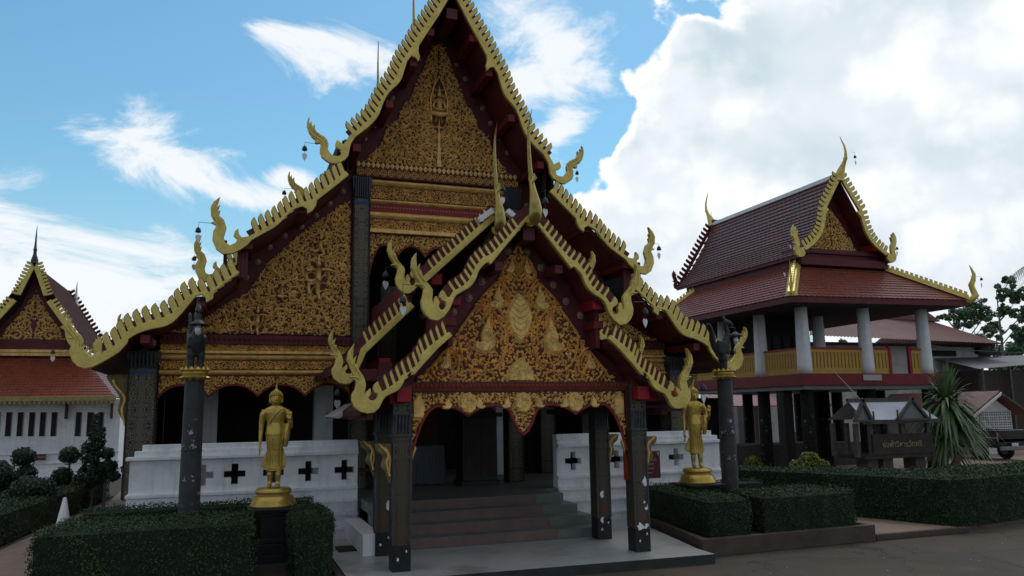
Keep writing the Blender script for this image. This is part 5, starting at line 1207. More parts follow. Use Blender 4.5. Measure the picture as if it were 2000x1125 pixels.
hedge([(8.5, 15.0), (11.1, 14.9), (11.2, 15.5), (8.55, 15.55)], .28, .90, 'hedge strip at the foot of the right white wall, behind the right golden statue', 6, 600)
hedge([(13.0, 13.9), (13.6, 12.4), (14.3, 12.35), (16.2, 12.75), (21, 14.0), (21, 15.2), (15.2, 14.4), (13.6, 15.4), (12.2, 17.2), (11.6, 16.8)], .06, 1.03, 'long curving hedge at the right edge beyond the pebble terrace', 7, 1100, .042)
hedge([(-6.4, 9.5), (-5.6, 9.5), (-4.15, 17.6), (-3.3, 27.3), (-4.3, 27.6), (-5.1, 18.0)], .03, .66, 'long hedge running back along the gravel path at the left edge', 8, 800, .045)
hedge([(-9, 21), (-6.2, 21.2), (-4.9, 29.5), (-5.6, 30), (-9, 26)], .03, .5, 'low dark ground hedge under the ball-shaped topiary at the left edge', 9, 200, .08)
def ball_leaves(c, r, n, rs, squash=1.0):
    d = rs.normal(size=(n, 3)); d /= np.linalg.norm(d, axis=1)[:, None]
    lump = 1+.07*np.sin(d[:, 0]*6+c[0])*np.cos(d[:, 2]*7+c[2]); rad = r*lump*(1-np.abs(rs.normal(0, .08, n)))
    return np.array(c)+d*rad[:, None]*np.array([1, 1, squash]), d
def topiary(x, y, balls, label, seed, m='leafd', size=.075, trunk=.035, cat='topiary', name='topiary_bush', group='clipped topiary bushes by the white-walled hall', core='hedge'):
    root = thing(name, (x, y, 0), label, cat, group); rs = np.random.RandomState(seed); P = []; Q = []
    mb = MB(); top_ = max(b[2] for b in balls); mb.tube([(x, y, 0), (x+.02, y, top_*.5), (x+balls[-1][0]*.8, y, top_)], [trunk*1.4, trunk, trunk*.6], 7)
    for bx, by, bz, r in balls:
        if bx: mb.tube([(x, y, max(.1, bz-r*1.6)), (x+bx, y+by, bz)], trunk*.6, 6)
    mb.build('trunk', M['bark'], root, (x, y, 0), smooth=True); mc = MB()
    for bx, by, bz, r in balls:
        p, d = ball_leaves((x+bx, y+by, bz), r, int(420*r*r/.09)+60, rs, .88); P.append(p); Q.append(d); mc.ball((x+bx, y+by, bz), r*.86, r*.86, r*.76, 10)
    tag(mc.build('inner_twigs', M[core], root, (x, y, 0), smooth=True), kind='stuff')
    leaf_cloud('foliage', np.concatenate(P), np.concatenate(Q), size, M[m], root, (x, y, 0), seed); return root
def TP(px, py, Y): x, z = atY(px, py, Y); return x, z
def top_at(px, Y, blobs, label, seed, **k):
    """blobs: (px, py, radius px)"""
    x0_, _ = atY(px, 900, Y); sc = Y/FPX*1.08; B = []
    for bx, by, br_ in blobs:
        x, z = atY(bx, by, Y); B.append((x-x0_, 0, z, br_*sc))
    return topiary(x0_, Y, B, label, seed, **k)
top_at(46, 25, [(40, 940, 22), (52, 925, 16), (20, 960, 24), (46, 893, 18)], 'ball-topped topiary on a thin stem in front of the small red sign', 11)
top_at(136, 25, [(122, 930, 17), (136, 889, 16)], 'small topiary ball on a thin stem left of the dragon-shaped juniper', 12)
top_at(207, 25, [(195, 918, 13), (212, 912, 14), (222, 930, 10), (210, 886, 11)], 'small topiary ball above spreading tufts right of the dragon-shaped juniper', 13)
top_at(2, 24, [(-6, 930, 26), (0, 912, 13)], 'topiary ball cut off by the left edge of the picture', 14)
top_at(70, 22, [(55, 960, 28), (85, 955, 20), (20, 985, 26)], 'wide low topiary mound under the ball-topped bush at the left edge', 15)
# twisted juniper
x0_, _ = atY(178, 900, 25); root = thing('juniper', (x0_, 25, 0), 'tall spiky dragon-shaped juniper in front of the white-walled hall', 'juniper')
rs = np.random.RandomState(5); P = []; Q = []
for px, py, r in ((178, 925, 22), (163, 935, 17), (193, 928, 15), (178, 905, 17), (168, 888, 12), (182, 885, 14), (188, 868, 11), (198, 862, 8), (177, 868, 10), (183, 850, 9), (186, 835, 7), (187, 822, 5), (189, 812, 3), (201, 848, 5), (203, 838, 3), (165, 873, 6), (197, 880, 9)):
    x, z = atY(px, py, 25); p, d = ball_leaves((x, 25, z), r*25/FPX*.86, int(r*r*1.6)+40, rs, 1.35); P.append(p); Q.append(d+np.array([0, 0, .8]))
leaf_cloud('foliage', np.concatenate(P), np.concatenate(Q), .11, M['leafd'], root, (x0_, 25, 0), 5, .35); MB().tube([(x0_, 25, 0), (x0_+.05, 25, 1.2), (x0_-.02, 25, 2.6)], [.09, .07, .02], 7).build('trunk', M['bark'], root, (x0_, 25, 0), smooth=True)
# white garden cone
cx_, cy_ = atZ(135, 1012, .0); 
mb = MB().lathe([(.24, 0), (.24, .06), (.21, .07), (.03, .98), (.0, .99)], (-2.85, 17.4, 0), 12); tag(mb.build('white_cone', M['white'], None, (-2.78, 17.4, 0)), 'small white cone standing on the gravel path behind the foreground hedge', 'cone')
# round yellow-green shrub
top_at(1582, 20, [(1582, 908, 26), (1558, 912, 18), (1606, 912, 18), (1582, 900, 22), (1570, 922, 16), (1596, 922, 16)], 'round yellow-green shrub in front of the pavilion columns', 21, m='leafy', size=.09, name='round_shrub', cat='shrub', group=None, core='hedge')
top_at(1478, 26, [(1470, 905, 18), (1495, 912, 14), (1460, 918, 12)], 'dim yellow-green bush in the shade under the pavilion', 22, m='leafy', size=.1, name='shade_bush', cat='shrub', group=None, core='hedge')
# ------------------------------------------------------------------ wind bells
BELLM = MB().lathe([(.010, .10), (.018, .09), (.04, .07), (.052, .03), (.056, .0), (.05, -.01)], (0, 0, 0), 10).mesh('bell', M['bell'], True)
_h = MB(); _h.prism([(0, -.10), (.045, -.03), (.05, .01), (.03, .045), (0, .03), (-.03, .045), (-.05, .01), (-.045, -.03)], -.006, .006); HEARTM = _h.mesh('clapper_leaf', M['clap'])
def bell(hook_px, Y, bpx, leaf_px, label, sc=1.0):
    hx, hz = atY(*hook_px, Y); bx, bz = atY(*bpx, Y); lx, lz = atY(*leaf_px, Y)
    root = thing('wind_bell', (bx, Y, bz), label, 'wind bell', 'wind bells hanging from the roof serpents')
    MB().tube([(hx, Y, hz), (bx, Y, hz+.01), (bx, Y, bz+.1*sc)], .0055*sc, 5).build('hanger', M['wire'], root, WO[root])
    o = bpy.data.objects.new('bell', BELLM); COL.objects.link(o); attach(o, root, (bx, Y, bz)); o.scale = (sc,)*3
    o = bpy.data.objects.new('clapper_leaf', HEARTM); COL.objects.link(o); attach(o, root, (lx, Y, lz)); o.scale = (sc*1.1,)*3; o.rotation_euler.z = R(20)
    MB().tube([(bx, Y, bz), (lx, Y, lz+.03)], .004*sc, 4).build('clapper_wire', M['wire'], root, WO[root])
bell((617, 281), YB, (595, 293), (595, 304), 'dark bell on a long hook beside the upper left serpent of the main gable')
bell((1112, 328), YB, (1127, 340), (1127, 349), 'small bell on a hook beside the upper right serpent of the main gable', .8)
bell((412, 436), YB, (387, 453), (387, 463), 'dark bell hanging left of the middle left serpent of the main gable')
bell((1268, 476), YB, (1287, 488), (1287, 498), 'bell with grey leaf hanging right of the middle right serpent of the main gable')
bell((398, 497), YR, (379, 508), (379, 520), 'dark bell hanging from the rear middle serpent at the left of the roof')
bell((580, 370), YR, (555, 379), (555, 391), 'dark bell hanging from the rear upper serpent at the left of the roof')
bell((214, 649), YR, (195, 657), (195, 668), 'small bell hanging from the rear lower serpent at the left of the roof', .8)
bell((160, 683), YB, (103, 690), (103, 699), 'small pale bell hanging below the lowest left serpent', .7)
bell((771, 524), YPR, (753, 540), (753, 554), 'bell with pale leaf in front of the dark arches of the upper hall')
bell((808, 557), YPB, (787, 590), (787, 604), 'bell with pale leaf hanging left of the front upper left porch serpent')
bell((657, 735), YPR, (659, 771), (659, 787), 'bell with pale leaf hanging below the rear lower left porch serpent')
bell((1236, 590), YPB, (1260, 613), (1260, 628), 'bell with bright heart leaf right of the front upper right porch serpent')
bell((1352, 738), YPB, (1374, 762), (1374, 776), 'bell with pale leaf beside the head of the right golden statue')
bell((1064, 372), YPB+.6, (1065, 397), (1065, 413), 'bell with bright heart leaf hanging right of the front horn finial', 1.0)
bell((982, 350), YPR, (982, 372), (982, 389), 'bell with bright leaf hanging between the two horn finials', .9)
# ------------------------------------------------------------------ generic small gable board (other buildings)
def small_board(parent, a, b, Y, s, wid, hook_h, kind_w, pitch, fin_h, wave=None, m='gold', hook=True, mred='redp'):
    """a: upper end, b: lower end of the board's upper edge (world x, z)"""
    A_ = Vector(a); B_ = Vector(b); d = (B_-A_); L_ = d.length; d.normalize(); n = Vector((d.y, -d.x)); n = n if n.y < 0 else -n
    K = 14; up_ = []
    for i in range(K+1):
        t = i/K; w = .0
        if wave: w = wave*math.sin(max(0, t-.45)/.55*math.pi) if t > .45 else 0
        up_.append(A_+d*(L_*t)+n*w)
    lo_ = [p+n*wid for p in up_]
    if wave: lo_.insert(int(K*.45)+1, lo_[int(K*.45)]+n*wid*.8)
    poly = [tuple(p) for p in lo_]+[tuple(p) for p in up_[::-1]]
    o = MB().prism(poly, Y-.05, Y+.05).build('bargeboard', M[m], parent, (a[0], Y, a[1]), bevel=.01)
    if hook:
        h = hook_h; sx = -s
        P = [(.10, -.02), (.16, -.14), (.10, -.24), (-.04, -.27), (-.16, -.20), (-.20, -.06), (-.15, .08), (-.26, .12), (-.17, .16), (-.24, .32), (-.25, .48), (-.17, .63), (-.17, .52), (-.10, .58), (-.11, .46), (-.04, .48), (-.08, .34), (-.02, .22), (-.01, .08), (-.04, -.02), (.02, -.08), (.06, .02)]
        x0_, z0_ = up_[-1]
        pts = [(x0_+sx*(px_-.08)*h*1.0, z0_+pz_*h) for px_, pz_ in P]
        MB().prism(pts, Y-.052, Y+.052).build('serpent_end', M[m], o, WO[o], bevel=.008)
    me = fin_mesh('fin', kind_w, fin_h, kind_w*1.0, pitch, 0, False)
    if m != 'gold': me.materials[0] = M[m]
    for p, dd in resample([tuple(p) for p in up_], pitch, pitch*.6):
        u = -dd; f = bpy.data.objects.new('fin', me); COL.objects.link(f); attach(f, o, (p.x, Y, p.y))
        if s < 0: f.rotation_euler = (0, -math.atan2(u.y, u.x), 0)
        else: f.scale = (-1, 1, 1); f.rotation_euler = (0, math.atan2(u.y, -u.x), 0)
    return o, up_
def tiles(parent, quad, nu, nv, m, name='roof_tiles', th=.03):
    """overlapping tile courses on the quad (top-left, top-right, bottom-right, bottom-left); nv courses of nu tiles"""
    TL, TR, BR, BL = [Vector(p) for p in quad]; nrm = (TR-TL).cross(BL-TL).normalized()
    if nrm.z < 0: nrm = -nrm
    mb = MB()
    for j in range(nv):
        v0, v1 = j/nv, min(1, (j+1.12)/nv)
        a0, b0 = TL.lerp(BL, v0), TR.lerp(BR, v0); a1, b1 = TL.lerp(BL, v1), TR.lerp(BR, v1)
        for i in range(nu):
            o = .5/nu if j % 2 else 0
            u0, u1 = max(0, (i)/nu+o), min(1, (i+.93)/nu+o)
            if u1 <= u0: continue
            p0, p1 = a0.lerp(b0, u0), a0.lerp(b0, u1); q0, q1 = a1.lerp(b1, u0), a1.lerp(b1, u1); qm = (q0+q1)/2+(q0-p0)*.12
            t_ = nrm*th; lo_ = nrm*.004
            mb.add([p0+lo_, p1+lo_, q1+t_, qm+t_, q0+t_, q1+lo_, qm+lo_, q0+lo_], [(0, 4, 3, 2, 1), (1, 2, 5), (0, 7, 4)]); mb.add([q1+t_, qm+t_, q0+t_, q1+lo_, qm+lo_, q0+lo_], [(2, 5, 4, 1), (1, 4, 3, 0)], 1)
    return tag(mb.build(name, [m, M['tilesheen']], parent, WO[parent]), kind='stuff')
def spike(parent, x, y, z0, h, m='goldb', r=.09, lean=0.0, name='ridge_finial'):
    K = [(0, 1.3), (.06, 1.5), (.14, 1.1), (.22, .7), (.30, .6), (.34, .8), (.38, .55), (.5, .4), (.65, .33), (.8, .22), (.92, .12), (1, .02)]
    return MB().tube([(x+lean*math.sin(t*3.4)*h*.5, y-.05*math.sin(t*3), z0+t*h) for t, q in K], [q*r for t, q in K], 8).build(name, M[m], parent, (x, y, z0), smooth=True)
# ------------------------------------------------------------------ white-walled hall at the far left
YL = 37.0
lh = thing('ordination_hall', (-8, YL, 0), 'white-walled hall with red tiled lean-to roof and small gilt gable at the far left', 'temple hall')
LX = lambda px, py, Y=YL: atY(px, py, Y)
xr = LX(232, 860)[0]; ze = LX(120, 780)[1]
MB().box((-15, YL, .35), (xr, YL+9, ze)).build('wall', M['white'], lh, (-10, YL, 0), bevel=.01)
for z0, z1, o in ((0, .18, .22), (.18, .34, .14), (.34, .40, .10), (.62, .68, .07), (.40, .62, .03), (1.02, 1.06, .05)):
    MB().box((-15.1, YL-o, z0), (xr+o, YL-.001, z1-.001)).build('footing', M['white'], lh, (-10, YL, z0), bevel=.01)
for px in (-4, 19, 41.5, 64, 85.5, 107.5, 155, 177, 198):
    x, z1 = LX(px, 805); _, z0 = LX(px, 852)
    w = MB().box((x-.11, YL-.012, z0), (x+.11, YL+.05, z1)).build('slit_window', M['dark'], lh, (x, YL, z0)); MB().box((x+.075, YL-.016, z0), (x+.11, YL-.0125, z1)).build('reveal', M['greytin'], w, WO[w])
for px in (143, 218): 
    x, _ = LX(px, 840); MB().box((x-.04, YL-.03, .7), (x+.04, YL-.001, ze)).build('pilaster', M['white'], lh, (x, YL, .7))
for px in (132, 220):
    x, z1 = LX(px, 788); MB().box((x-.04, YL-.25, z1-.62), (x+.04, YL-.02, z1)).build('eave_strut', M['brwood'], lh, (x, YL, z1))
xe = LX(222, 776, 36.2)[0]; zt2 = LX(120, 697, 38.4)[1]; zeb = LX(120, 775, 36.2)[1]
xt = LX(163, 697, 38.4)[0]
tiles(lh, [(-15, 38.4, zt2), (xt, 38.4, zt2), (xe, 36.2, zeb), (-15, 36.2, zeb)], 70, 16, M['tiler'])
mb = MB(); mb.add([(-15, 38.4, zt2-.05), (xt, 38.4, zt2-.05), (xe, 36.2, zeb-.05), (-15, 36.2, zeb-.05), (xe, 46, zeb-.05), (xt, 45, zt2-.05)], [(0, 3, 2, 1), (1, 2, 4, 5)]); mb.build('roof_slope', M['tiler'], lh, WO[lh])
tiles(lh, [(xt, 38.4, zt2), (xt, 45, zt2), (xe, 46, zeb), (xe, 36.2, zeb)], 36, 16, M['tiler'])
MB().box((-15, 36.1, zeb-.17), (xe+.1, 36.19, zeb+.02)).build('eave_fascia', M['goldd'], lh, (xe, 36.1, zeb), bevel=.01)
mb = MB()
for i in range(60):
    x = xe-.08-i*.17; mb.prism([(x-.075, zeb-.17), (x+.075, zeb-.17), (x, zeb-.30)], 36.12, 36.17)
tag(mb.build('eave_pendant', M['goldd'], lh, (xe, 36.1, zeb)), kind='stuff')
apx = LX(68, 512, 37.6); gz0 = LX(68, 690, 38.4)[1]; xc = apx[0]
hz = LX(180, 690, 37.6)
half = [(0, apx[1]-.2), (LX(96, 600, 38.3)[0]-xc, LX(96, 600, 38.3)[1]), (LX(150, 665, 38.3)[0]-xc, LX(150, 665, 38.3)[1]), (LX(165, 695, 38.3)[0]-xc, gz0)]
P = [(xc+x, z) for x, z in half]+[(xc-x, z) for x, z in half[::-1]]
MB().prism(P, 38.3, 38.5).build('gable_wall', M['maroon'], lh, (xc, 38.3, gz0))
zf = LX(68, 664, 38.2)[1]
mb = MB(); hp = [(0, apx[1]-1.0), (half[1][0]-.1, half[1][1]-.1), (half[2][0]-.35, zf)]; hp.append((0, zf)); scrolls(mb, [(-x, z) for x, z in hp], 38.29, .32, .15, 3, .03, .05, 2); mirror_mb(mb); shift(mb, xc)
tag(mb.build('carved_scrollwork', M['goldr'], lh, (xc, 38.3, gz0)), kind='stuff')
for a, b, o, m_ in ((664, 683, .10, 'maroon'), (683, 688, .18, 'goldr'), (688, 695, .12, 'goldr')):
    z1, z0 = LX(68, a, 38.2)[1], LX(68, b, 38.2)[1]; MB().box((xc-half[3][0]+.0, 38.29-o, z0), (xc+half[3][0], 38.3, z1)).build('moulding', M[m_], lh, (xc, 38.3, z0))
for s in SIDES:
    mir = lambda p: p if s > 0 else (2*xc-p[0], p[1])
    A = mir((LX(72, 512, 37.6))); B1 = mir(LX(94, 576, 37.6)); C1 = mir(LX(100, 585, 37.6)); D1 = mir(LX(176, 690, 37.6))
    small_board(lh, A, B1, 37.6, s, .17, .6, .09, .15, .20, hook=False); small_board(lh, C1, D1, 37.6, s, .2, 1.3, .10, .17, .22, wave=.25)
    E1 = mir(LX(196, 705, 37.6))
    # main roof slopes down to the lean-to
    mb = MB(); q = [(xc, 37.65, apx[1]-.1), (D1[0], 37.65, D1[1]+.05), (D1[0], 45.4, D1[1]+.05), (xc, 45.4, apx[1]-.1)]; mb.add(q, [(0, 1, 2, 3)]); mb.build('roof_slope', M['tiledk'], lh, WO[lh])
    a2 = (xc, apx[1]-.05); small_board(lh, a2, (D1[0], D1[1]+.1), 45.4, s, .2, .7, .12, .22, .22, m='maroon')
spike(lh, xc, 37.55, apx[1]-.05, LX(68, 436, 37.5)[1]-apx[1], 'lead', .10)
z_ = atY(148, 600, 45.45)[1]; spike(lh, atY(148, 600, 45.45)[0], 45.4, z_, atY(151, 550, 45.4)[1]-z_, 'clap', .14)
MB().box((-15, 38.42, zt2-.5), (xt+.05, 38.6, zf+.05)).build('upper_wall', M['maroon'], lh, (-8, 38.4, zt2))
# small red sign on its wall
x0_, z1_ = LX(62, 887); x1_, z0_ = LX(91.5, 898)
t = thing('wall_sign', ((x0_+x1_)/2, YL-.2, z0_), 'small red sign with pale lettering on the base of the white-walled hall', 'sign')
MB().box((x0_, YL-.22, z0_), (x1_, YL-.19, z1_)).build('board', M['sgred'], t, WO[t])
def text(body, name, size, loc, m, parent, rz=0, align='CENTER', ext=.004):
    cu_ = bpy.data.curves.new(name, 'FONT'); cu_.body = body; cu_.size = size; cu_.align_x = align; cu_.align_y = 'CENTER'; cu_.extrude = ext; cu_.resolution_u = 2
    o = bpy.data.objects.new(name, cu_); COL.objects.link(o); o.rotation_euler = (R(90), 0, rz); attach(o, parent, loc); cu_.materials.append(m)
    dg = bpy.context.evaluated_depsgraph_get(); me = bpy.data.meshes.new_from_object(o.evaluated_get(dg)); n = bpy.data.objects.new(name, me); COL.objects.link(n); n.rotation_euler = o.rotation_euler; attach(n, parent, loc)
    WO.pop(o, None); bpy.data.objects.remove(o); me.materials.clear(); me.materials.append(m); return n
text('เขตอภัยทาน', 'lettering', .14, ((x0_+x1_)/2, YL-.225, (z0_+z1_)/2), M['sgtxt'], t)
# ------------------------------------------------------------------ notice board by the right wall
YS = 14.95
x1_, z1_ = atY(1286, 882, YS); x0_, z0_ = atY(1244, 934, YS)
t = thing('notice_board', ((x0_+x1_)/2, YS, .2), 'red notice board with worn pale lettering, behind the front right porch post', 'sign')
MB().box((x0_, YS-.015, z0_), (x1_, YS+.015, z1_)).build('board', M['sgred'], t, WO[t])
for a in ((x0_-.015, z0_-.015, x1_+.015, z0_+.005), (x0_-.015, z1_-.005, x1_+.015, z1_+.015), (x0_-.015, z0_, x0_+.005, z1_), (x1_-.005, z0_, x1_+.015, z1_)):
    MB().box((a[0], YS-.025, a[1]), (a[2], YS+.02, a[3])).build('frame', M['grwood'], t, WO[t])
for i, s_ in enumerate(('วัดพระธาตุ', 'กรุณาถอดรองเท้า', 'ก่อนขึ้นวิหาร', 'ขอบคุณครับ', 'เจริญพร')): text(s_, 'lettering', .055, ((x0_+x1_)/2, YS-.019, z1_-.08-i*.085), M['sgtxt'], t)
MB().box(((x0_+x1_)/2-.02, YS+.016, .2), ((x0_+x1_)/2+.02, YS+.05, z0_)).build('post', M['wire'], t, WO[t])
for q in (x0_, x1_): MB().prism([(q-.05, z1_), (q+.05, z1_), (q+.05, z1_-.05), (q, z1_-.09), (q-.05, z1_-.05)] if q == x0_ else [(q-.06, z1_), (q, z1_), (q, z1_-.10), (q-.03, z1_-.06)], YS-.021, YS-.016).build('corner_mark', M['sgtxt'], t, WO[t])
# ------------------------------------------------------------------ raised pavilion at the right
YP = 23.5
pv_ = thing('raised_pavilion', (21.9, YP, 0), 'raised pavilion with white columns, yellow balustrade and two-tiered red tile roof on dark pillars', 'pavilion')
X1, X2, X3 = 19.5, 22.33, 25.17; Y1, Y2, Y3, Y4 = YP, 25.95, 28.4, 30.9
ZF = 3.62; ZC = 6.35
MB().box((X1-.45, YP-.42, ZF-.42), (X3+.55, Y4+.45, ZF)).build('floor_beam', M['redbeam'], pv_, (21.9, YP, ZF), bevel=.015)
MB().box((X1-.35, YP-.3, ZF-.56), (X3+.45, Y4+.3, ZF-.425)).build('floor_slab', M['greytin'], pv_, (21.9, YP, ZF))
for x in (X1, X2, X3):
    for y in (Y1, Y2, Y3, Y4):
        if x == X1 or y == Y1 or (x == X2 and y == Y2): MB().lathe([(.26, 0), (.255, .3), (.24, 1.2), (.205, ZC-ZF)], (x, y, ZF), 20).build('white_column', M['whited'], pv_, (x, y, ZF), smooth=True)
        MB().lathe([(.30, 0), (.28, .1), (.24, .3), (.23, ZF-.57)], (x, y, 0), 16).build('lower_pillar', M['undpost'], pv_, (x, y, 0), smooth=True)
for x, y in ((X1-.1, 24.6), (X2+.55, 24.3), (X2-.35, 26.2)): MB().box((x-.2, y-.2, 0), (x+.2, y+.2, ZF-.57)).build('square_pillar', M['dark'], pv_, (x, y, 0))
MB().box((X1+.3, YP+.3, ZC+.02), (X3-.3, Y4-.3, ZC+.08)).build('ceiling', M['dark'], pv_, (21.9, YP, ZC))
MB().box((X1+.5, Y2+.9, ZF), (X2+.3, Y2+1.0, ZC)).build('back_shade_sheet', M['dark'], pv_, (21.9, Y2+.9, ZF))  # added dark sheet, stands in for the shade between the front columns
MB().box((X1+.4, Y2+.9, ZF), (X1+.49, Y4, ZC)).build('side_shade_sheet', M['dark'], pv_, (X1+.4, Y3, ZF))  # added dark sheet, shade behind the side columns put into its colour
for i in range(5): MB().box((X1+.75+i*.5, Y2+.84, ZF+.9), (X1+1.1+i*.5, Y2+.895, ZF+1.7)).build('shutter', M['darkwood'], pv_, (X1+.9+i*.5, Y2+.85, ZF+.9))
MB().box((16.2, 31.0, 0), (21.4, 31.1, 2.9)).build('undercroft_shade_sheet', M['dark'], pv_, (19, 31, 0))  # added dark sheet standing in for the deep shade under the floor
# balustrade panels with slots: bars are separate pieces
def rail(a, b, axis, fixed):
    n = max(3, int(abs(b-a)/.15)); zt_ = ZF+.95
    def bx(u0, u1, w0, w1, z0, z1, nm, m_):
        if axis == 'x': o = MB().box((u0, w0, z0), (u1, w1, z1)).build(nm, m_, pv_, (u0, fixed, z0))
        else: o = MB().box((w0, u0, z0), (w1, u1, z1)).build(nm, m_, pv_, (fixed, u0, z0))
        return o
    bx(a, b, fixed-.03, fixed+.03, ZF+.001, ZF+.22, 'rail_board', M['yel']); bx(a, b, fixed-.03, fixed+.03, zt_-.16, zt_-.05, 'rail_board', M['yel']); bx(a-.03, b+.03, fixed-.06, fixed+.06, zt_-.05, zt_+.02, 'top_rail', M['red'])
    for i in range(n):
        u = a+(i+.5)*(b-a)/n; w = (b-a)/n*.36; bx(u-w, u+w, fixed-.025, fixed+.025, ZF+.221, zt_-.161, 'baluster', M['yel'])
rail(X1+.22, X2-.22, 'x', YP); rail(X2+.22, X2+1.05, 'x', YP); rail(X3-.75, X3-.22, 'x', YP)
for a, b in ((Y1, Y2), (Y2, Y3), (Y3, Y4)): rail(a+.22, b-.22, 'y', X1)
for x in (X2+1.08, X3-.78): MB().box((x-.06, YP-.06, ZF), (x+.06, YP+.06, ZF+1.05)).build('gate_post', M['red'], pv_, (x, YP, ZF))
for i in range(6): x = X2+1.25+i*.13; MB().tube([(x, YP+.9, ZF+.0), (x, YP+.9, ZF+.75)], .028, 6).build('stair_baluster', M['greytin'], pv_, (x, YP+.9, ZF))
# lower hip roof
EX0, EX1, EY0, EY1 = 18.15, 26.3, 22.3, 32.2; EZ = 6.25
RX0, RX1, RY0, RY1 = 19.9, 24.0, 24.1, 31.0; RZ = 7.72
cs = [(EX0, EY0, EZ), (EX1, EY0, EZ+.1), (EX1, EY1, EZ), (EX0, EY1, EZ)]; rs_ = [(RX0, RY0, RZ), (RX1, RY0, RZ), (RX1, RY1, RZ), (RX0, RY1, RZ)]
tiles(pv_, [rs_[0], rs_[1], cs[1], cs[0]], 34, 12, M['tiler'], th=.035); tiles(pv_, [rs_[3], rs_[0], cs[0], cs[3]], 38, 12, M['tiler'], th=.04)
mb = MB(); mb.add([(x, y, z-.03) for x, y, z in cs+rs_]+[(x, y, z-.22) for x, y, z in cs], [(0, 1, 5, 4), (1, 2, 6, 5), (2, 3, 7, 6), (3, 0, 4, 7), (0, 3, 11, 8), (1, 0, 8, 9), (2, 1, 9, 10), (3, 2, 10, 11)], 0)
mb.add([(x, y, z-.22) for x, y, z in cs], [(0, 1, 2, 3)], 1); mb.build('hip_roof', [M['maroon'], M['dark']], pv_, (21.9, YP, EZ))
def ridge_strip(a, b, w=.16, h=.16, comb=True, m='gold'):
    a = Vector(a); b = Vector(b); d = (b-a).normalized(); n = d.cross(Vector((0, 0, 1))).normalized()*w
    mb = MB(); up_ = Vector((0, 0, h)); vs = [a-n, a+n, a+n*.6+up_, a-n*.6+up_, b-n, b+n, b+n*.6+up_, b-n*.6+up_]; mb.add(vs, [(0, 1, 2, 3), (7, 6, 5, 4), (0, 3, 7, 4), (1, 5, 6, 2), (3, 2, 6, 7)]); o = mb.build('hip_ridge', M[m], pv_, tuple(a), bevel=.01)
    if comb:
        L_ = (b-a).length; k = int(L_/.17)
        for i in range(k):
            p = a.lerp(b, (i+.5)/k)+up_; mb = MB(); mb.add([tuple(p-d*.055-n*.2), tuple(p+d*.055-n*.2), tuple(p+d*.07+Vector((0, 0, .11))-n*.2), tuple(p-d*.05+Vector((0, 0, .11))-n*.2), tuple(p-d*.055+n*.2), tuple(p+d*.055+n*.2), tuple(p+d*.07+Vector((0, 0, .11))+n*.2), tuple(p-d*.05+Vector((0, 0, .11))+n*.2)], [(0, 1, 2, 3), (7, 6, 5, 4), (0, 4, 5, 1), (1, 5, 6, 2), (2, 6, 7, 3), (3, 7, 4, 0)])
            mb.build('comb', M[m], o, tuple(p))
    return o
ridge_strip(rs_[0], cs[0], .20); ridge_strip(rs_[1], cs[1], .16, .2); ridge_strip(rs_[3], cs[3], .12)
def corner_serpent(p, d, h, m='gold'):
    """upright serpent head on a roof corner; d: outward direction in plan"""
    d = Vector((d[0], d[1], 0)).normalized(); p = Vector(p)
    K = [(-.1, .0, .10), (.10, .02, .13), (.22, .12, .12), (.16, .28, .10), (.12, .42, .10), (.20, .56, .085), (.24, .72, .06), (.18, .88, .035), (.12, 1.0, .006)]
    return MB().tube([p+d*(a*h*.8)+Vector((0, 0, b*h)) for a, b, c in K], [c*h*.8 for a, b, c in K], 8).build('serpent_head', M[m], pv_, tuple(p), smooth=True)
corner_serpent(cs[1], (1, -1), 1.35); corner_serpent((EX0, EY0, EZ+.05), (-1, -1), .45)
spike(pv_, EX0+.05, EY0+.05, EZ+.35, .95, 'goldb', .05)
# upper gabled roof
YG2 = 23.6; apx = (21.85, 11.28); hl = (RX0-.05, 8.28); hr = (2*21.85-RX0+.1, 8.28)
YE = 32.2
for s in SIDES:
    b_ = hl if s < 0 else hr
    small_board(pv_, (apx[0]+s*.08, apx[1]), b_, YG2, s, .17, 1.35, .12, .20, .24, wave=.30)
    # slightly concave tiled slope
    n = 3; pr_ = []
    for i in range(n+1):
        t = i/n; pr_.append((apx[0]+(b_[0]+s*.15-apx[0])*t, apx[1]-.12+(b_[1]-.12-apx[1])*t-.28*math.sin(math.pi*t)))
    for i in range(n):
        (xa, za_), (xb, zb_) = pr_[i], pr_[i+1]
        q = [(xa, YG2+.06, za_), (xa, YE, za_), (xb, YE, zb_), (xb, YG2+.06, zb_)]
        if s < 0: tiles(pv_, [q[1], q[0], q[3], q[2]], 32, 7, M['tile'], th=.055)
        mb = MB(); mb.add([(x, y, z-.02) for x, y, z in q]+[(x, y, z-.12) for x, y, z in q], [(0, 1, 2, 3), (7, 6, 5, 4), (0, 3, 7, 4), (1, 0, 4, 5), (2, 1, 5, 6), (3, 2, 6, 7)]); mb.build('roof_slope', M['maroon'], pv_, (xa, YG2, za_))
    # rear end boards, plain
    o, _ = small_board(pv_, (apx[0]+s*.08, apx[1]-.05), (b_[0], b_[1]-.02), YE+.05, s, .14, 1.0, .12, .24, .26, m='maroon')
MB().box((apx[0]-.09, YG2+.1, apx[1]-.12), (apx[0]+.09, YE, apx[1]+.06)).build('ridge_cap', M['clap'], pv_, (apx[0], YG2, apx[1]), bevel=.02)
MB().box((RX0-.05, YG2+.5, RZ-.1), (RX1+.05, YE-.6, RZ+.42)).build('roof_band', M['maroon'], pv_, (21.9, YG2, RZ))
P = [(apx[0], apx[1]-.35), (RX1-.15, 8.25), (RX0+.15, 8.25)]
MB().prism(P, YG2+.75, YG2+.9).build('gable_wall', M['maroon'], pv_, (21.9, YG2, 8.2))
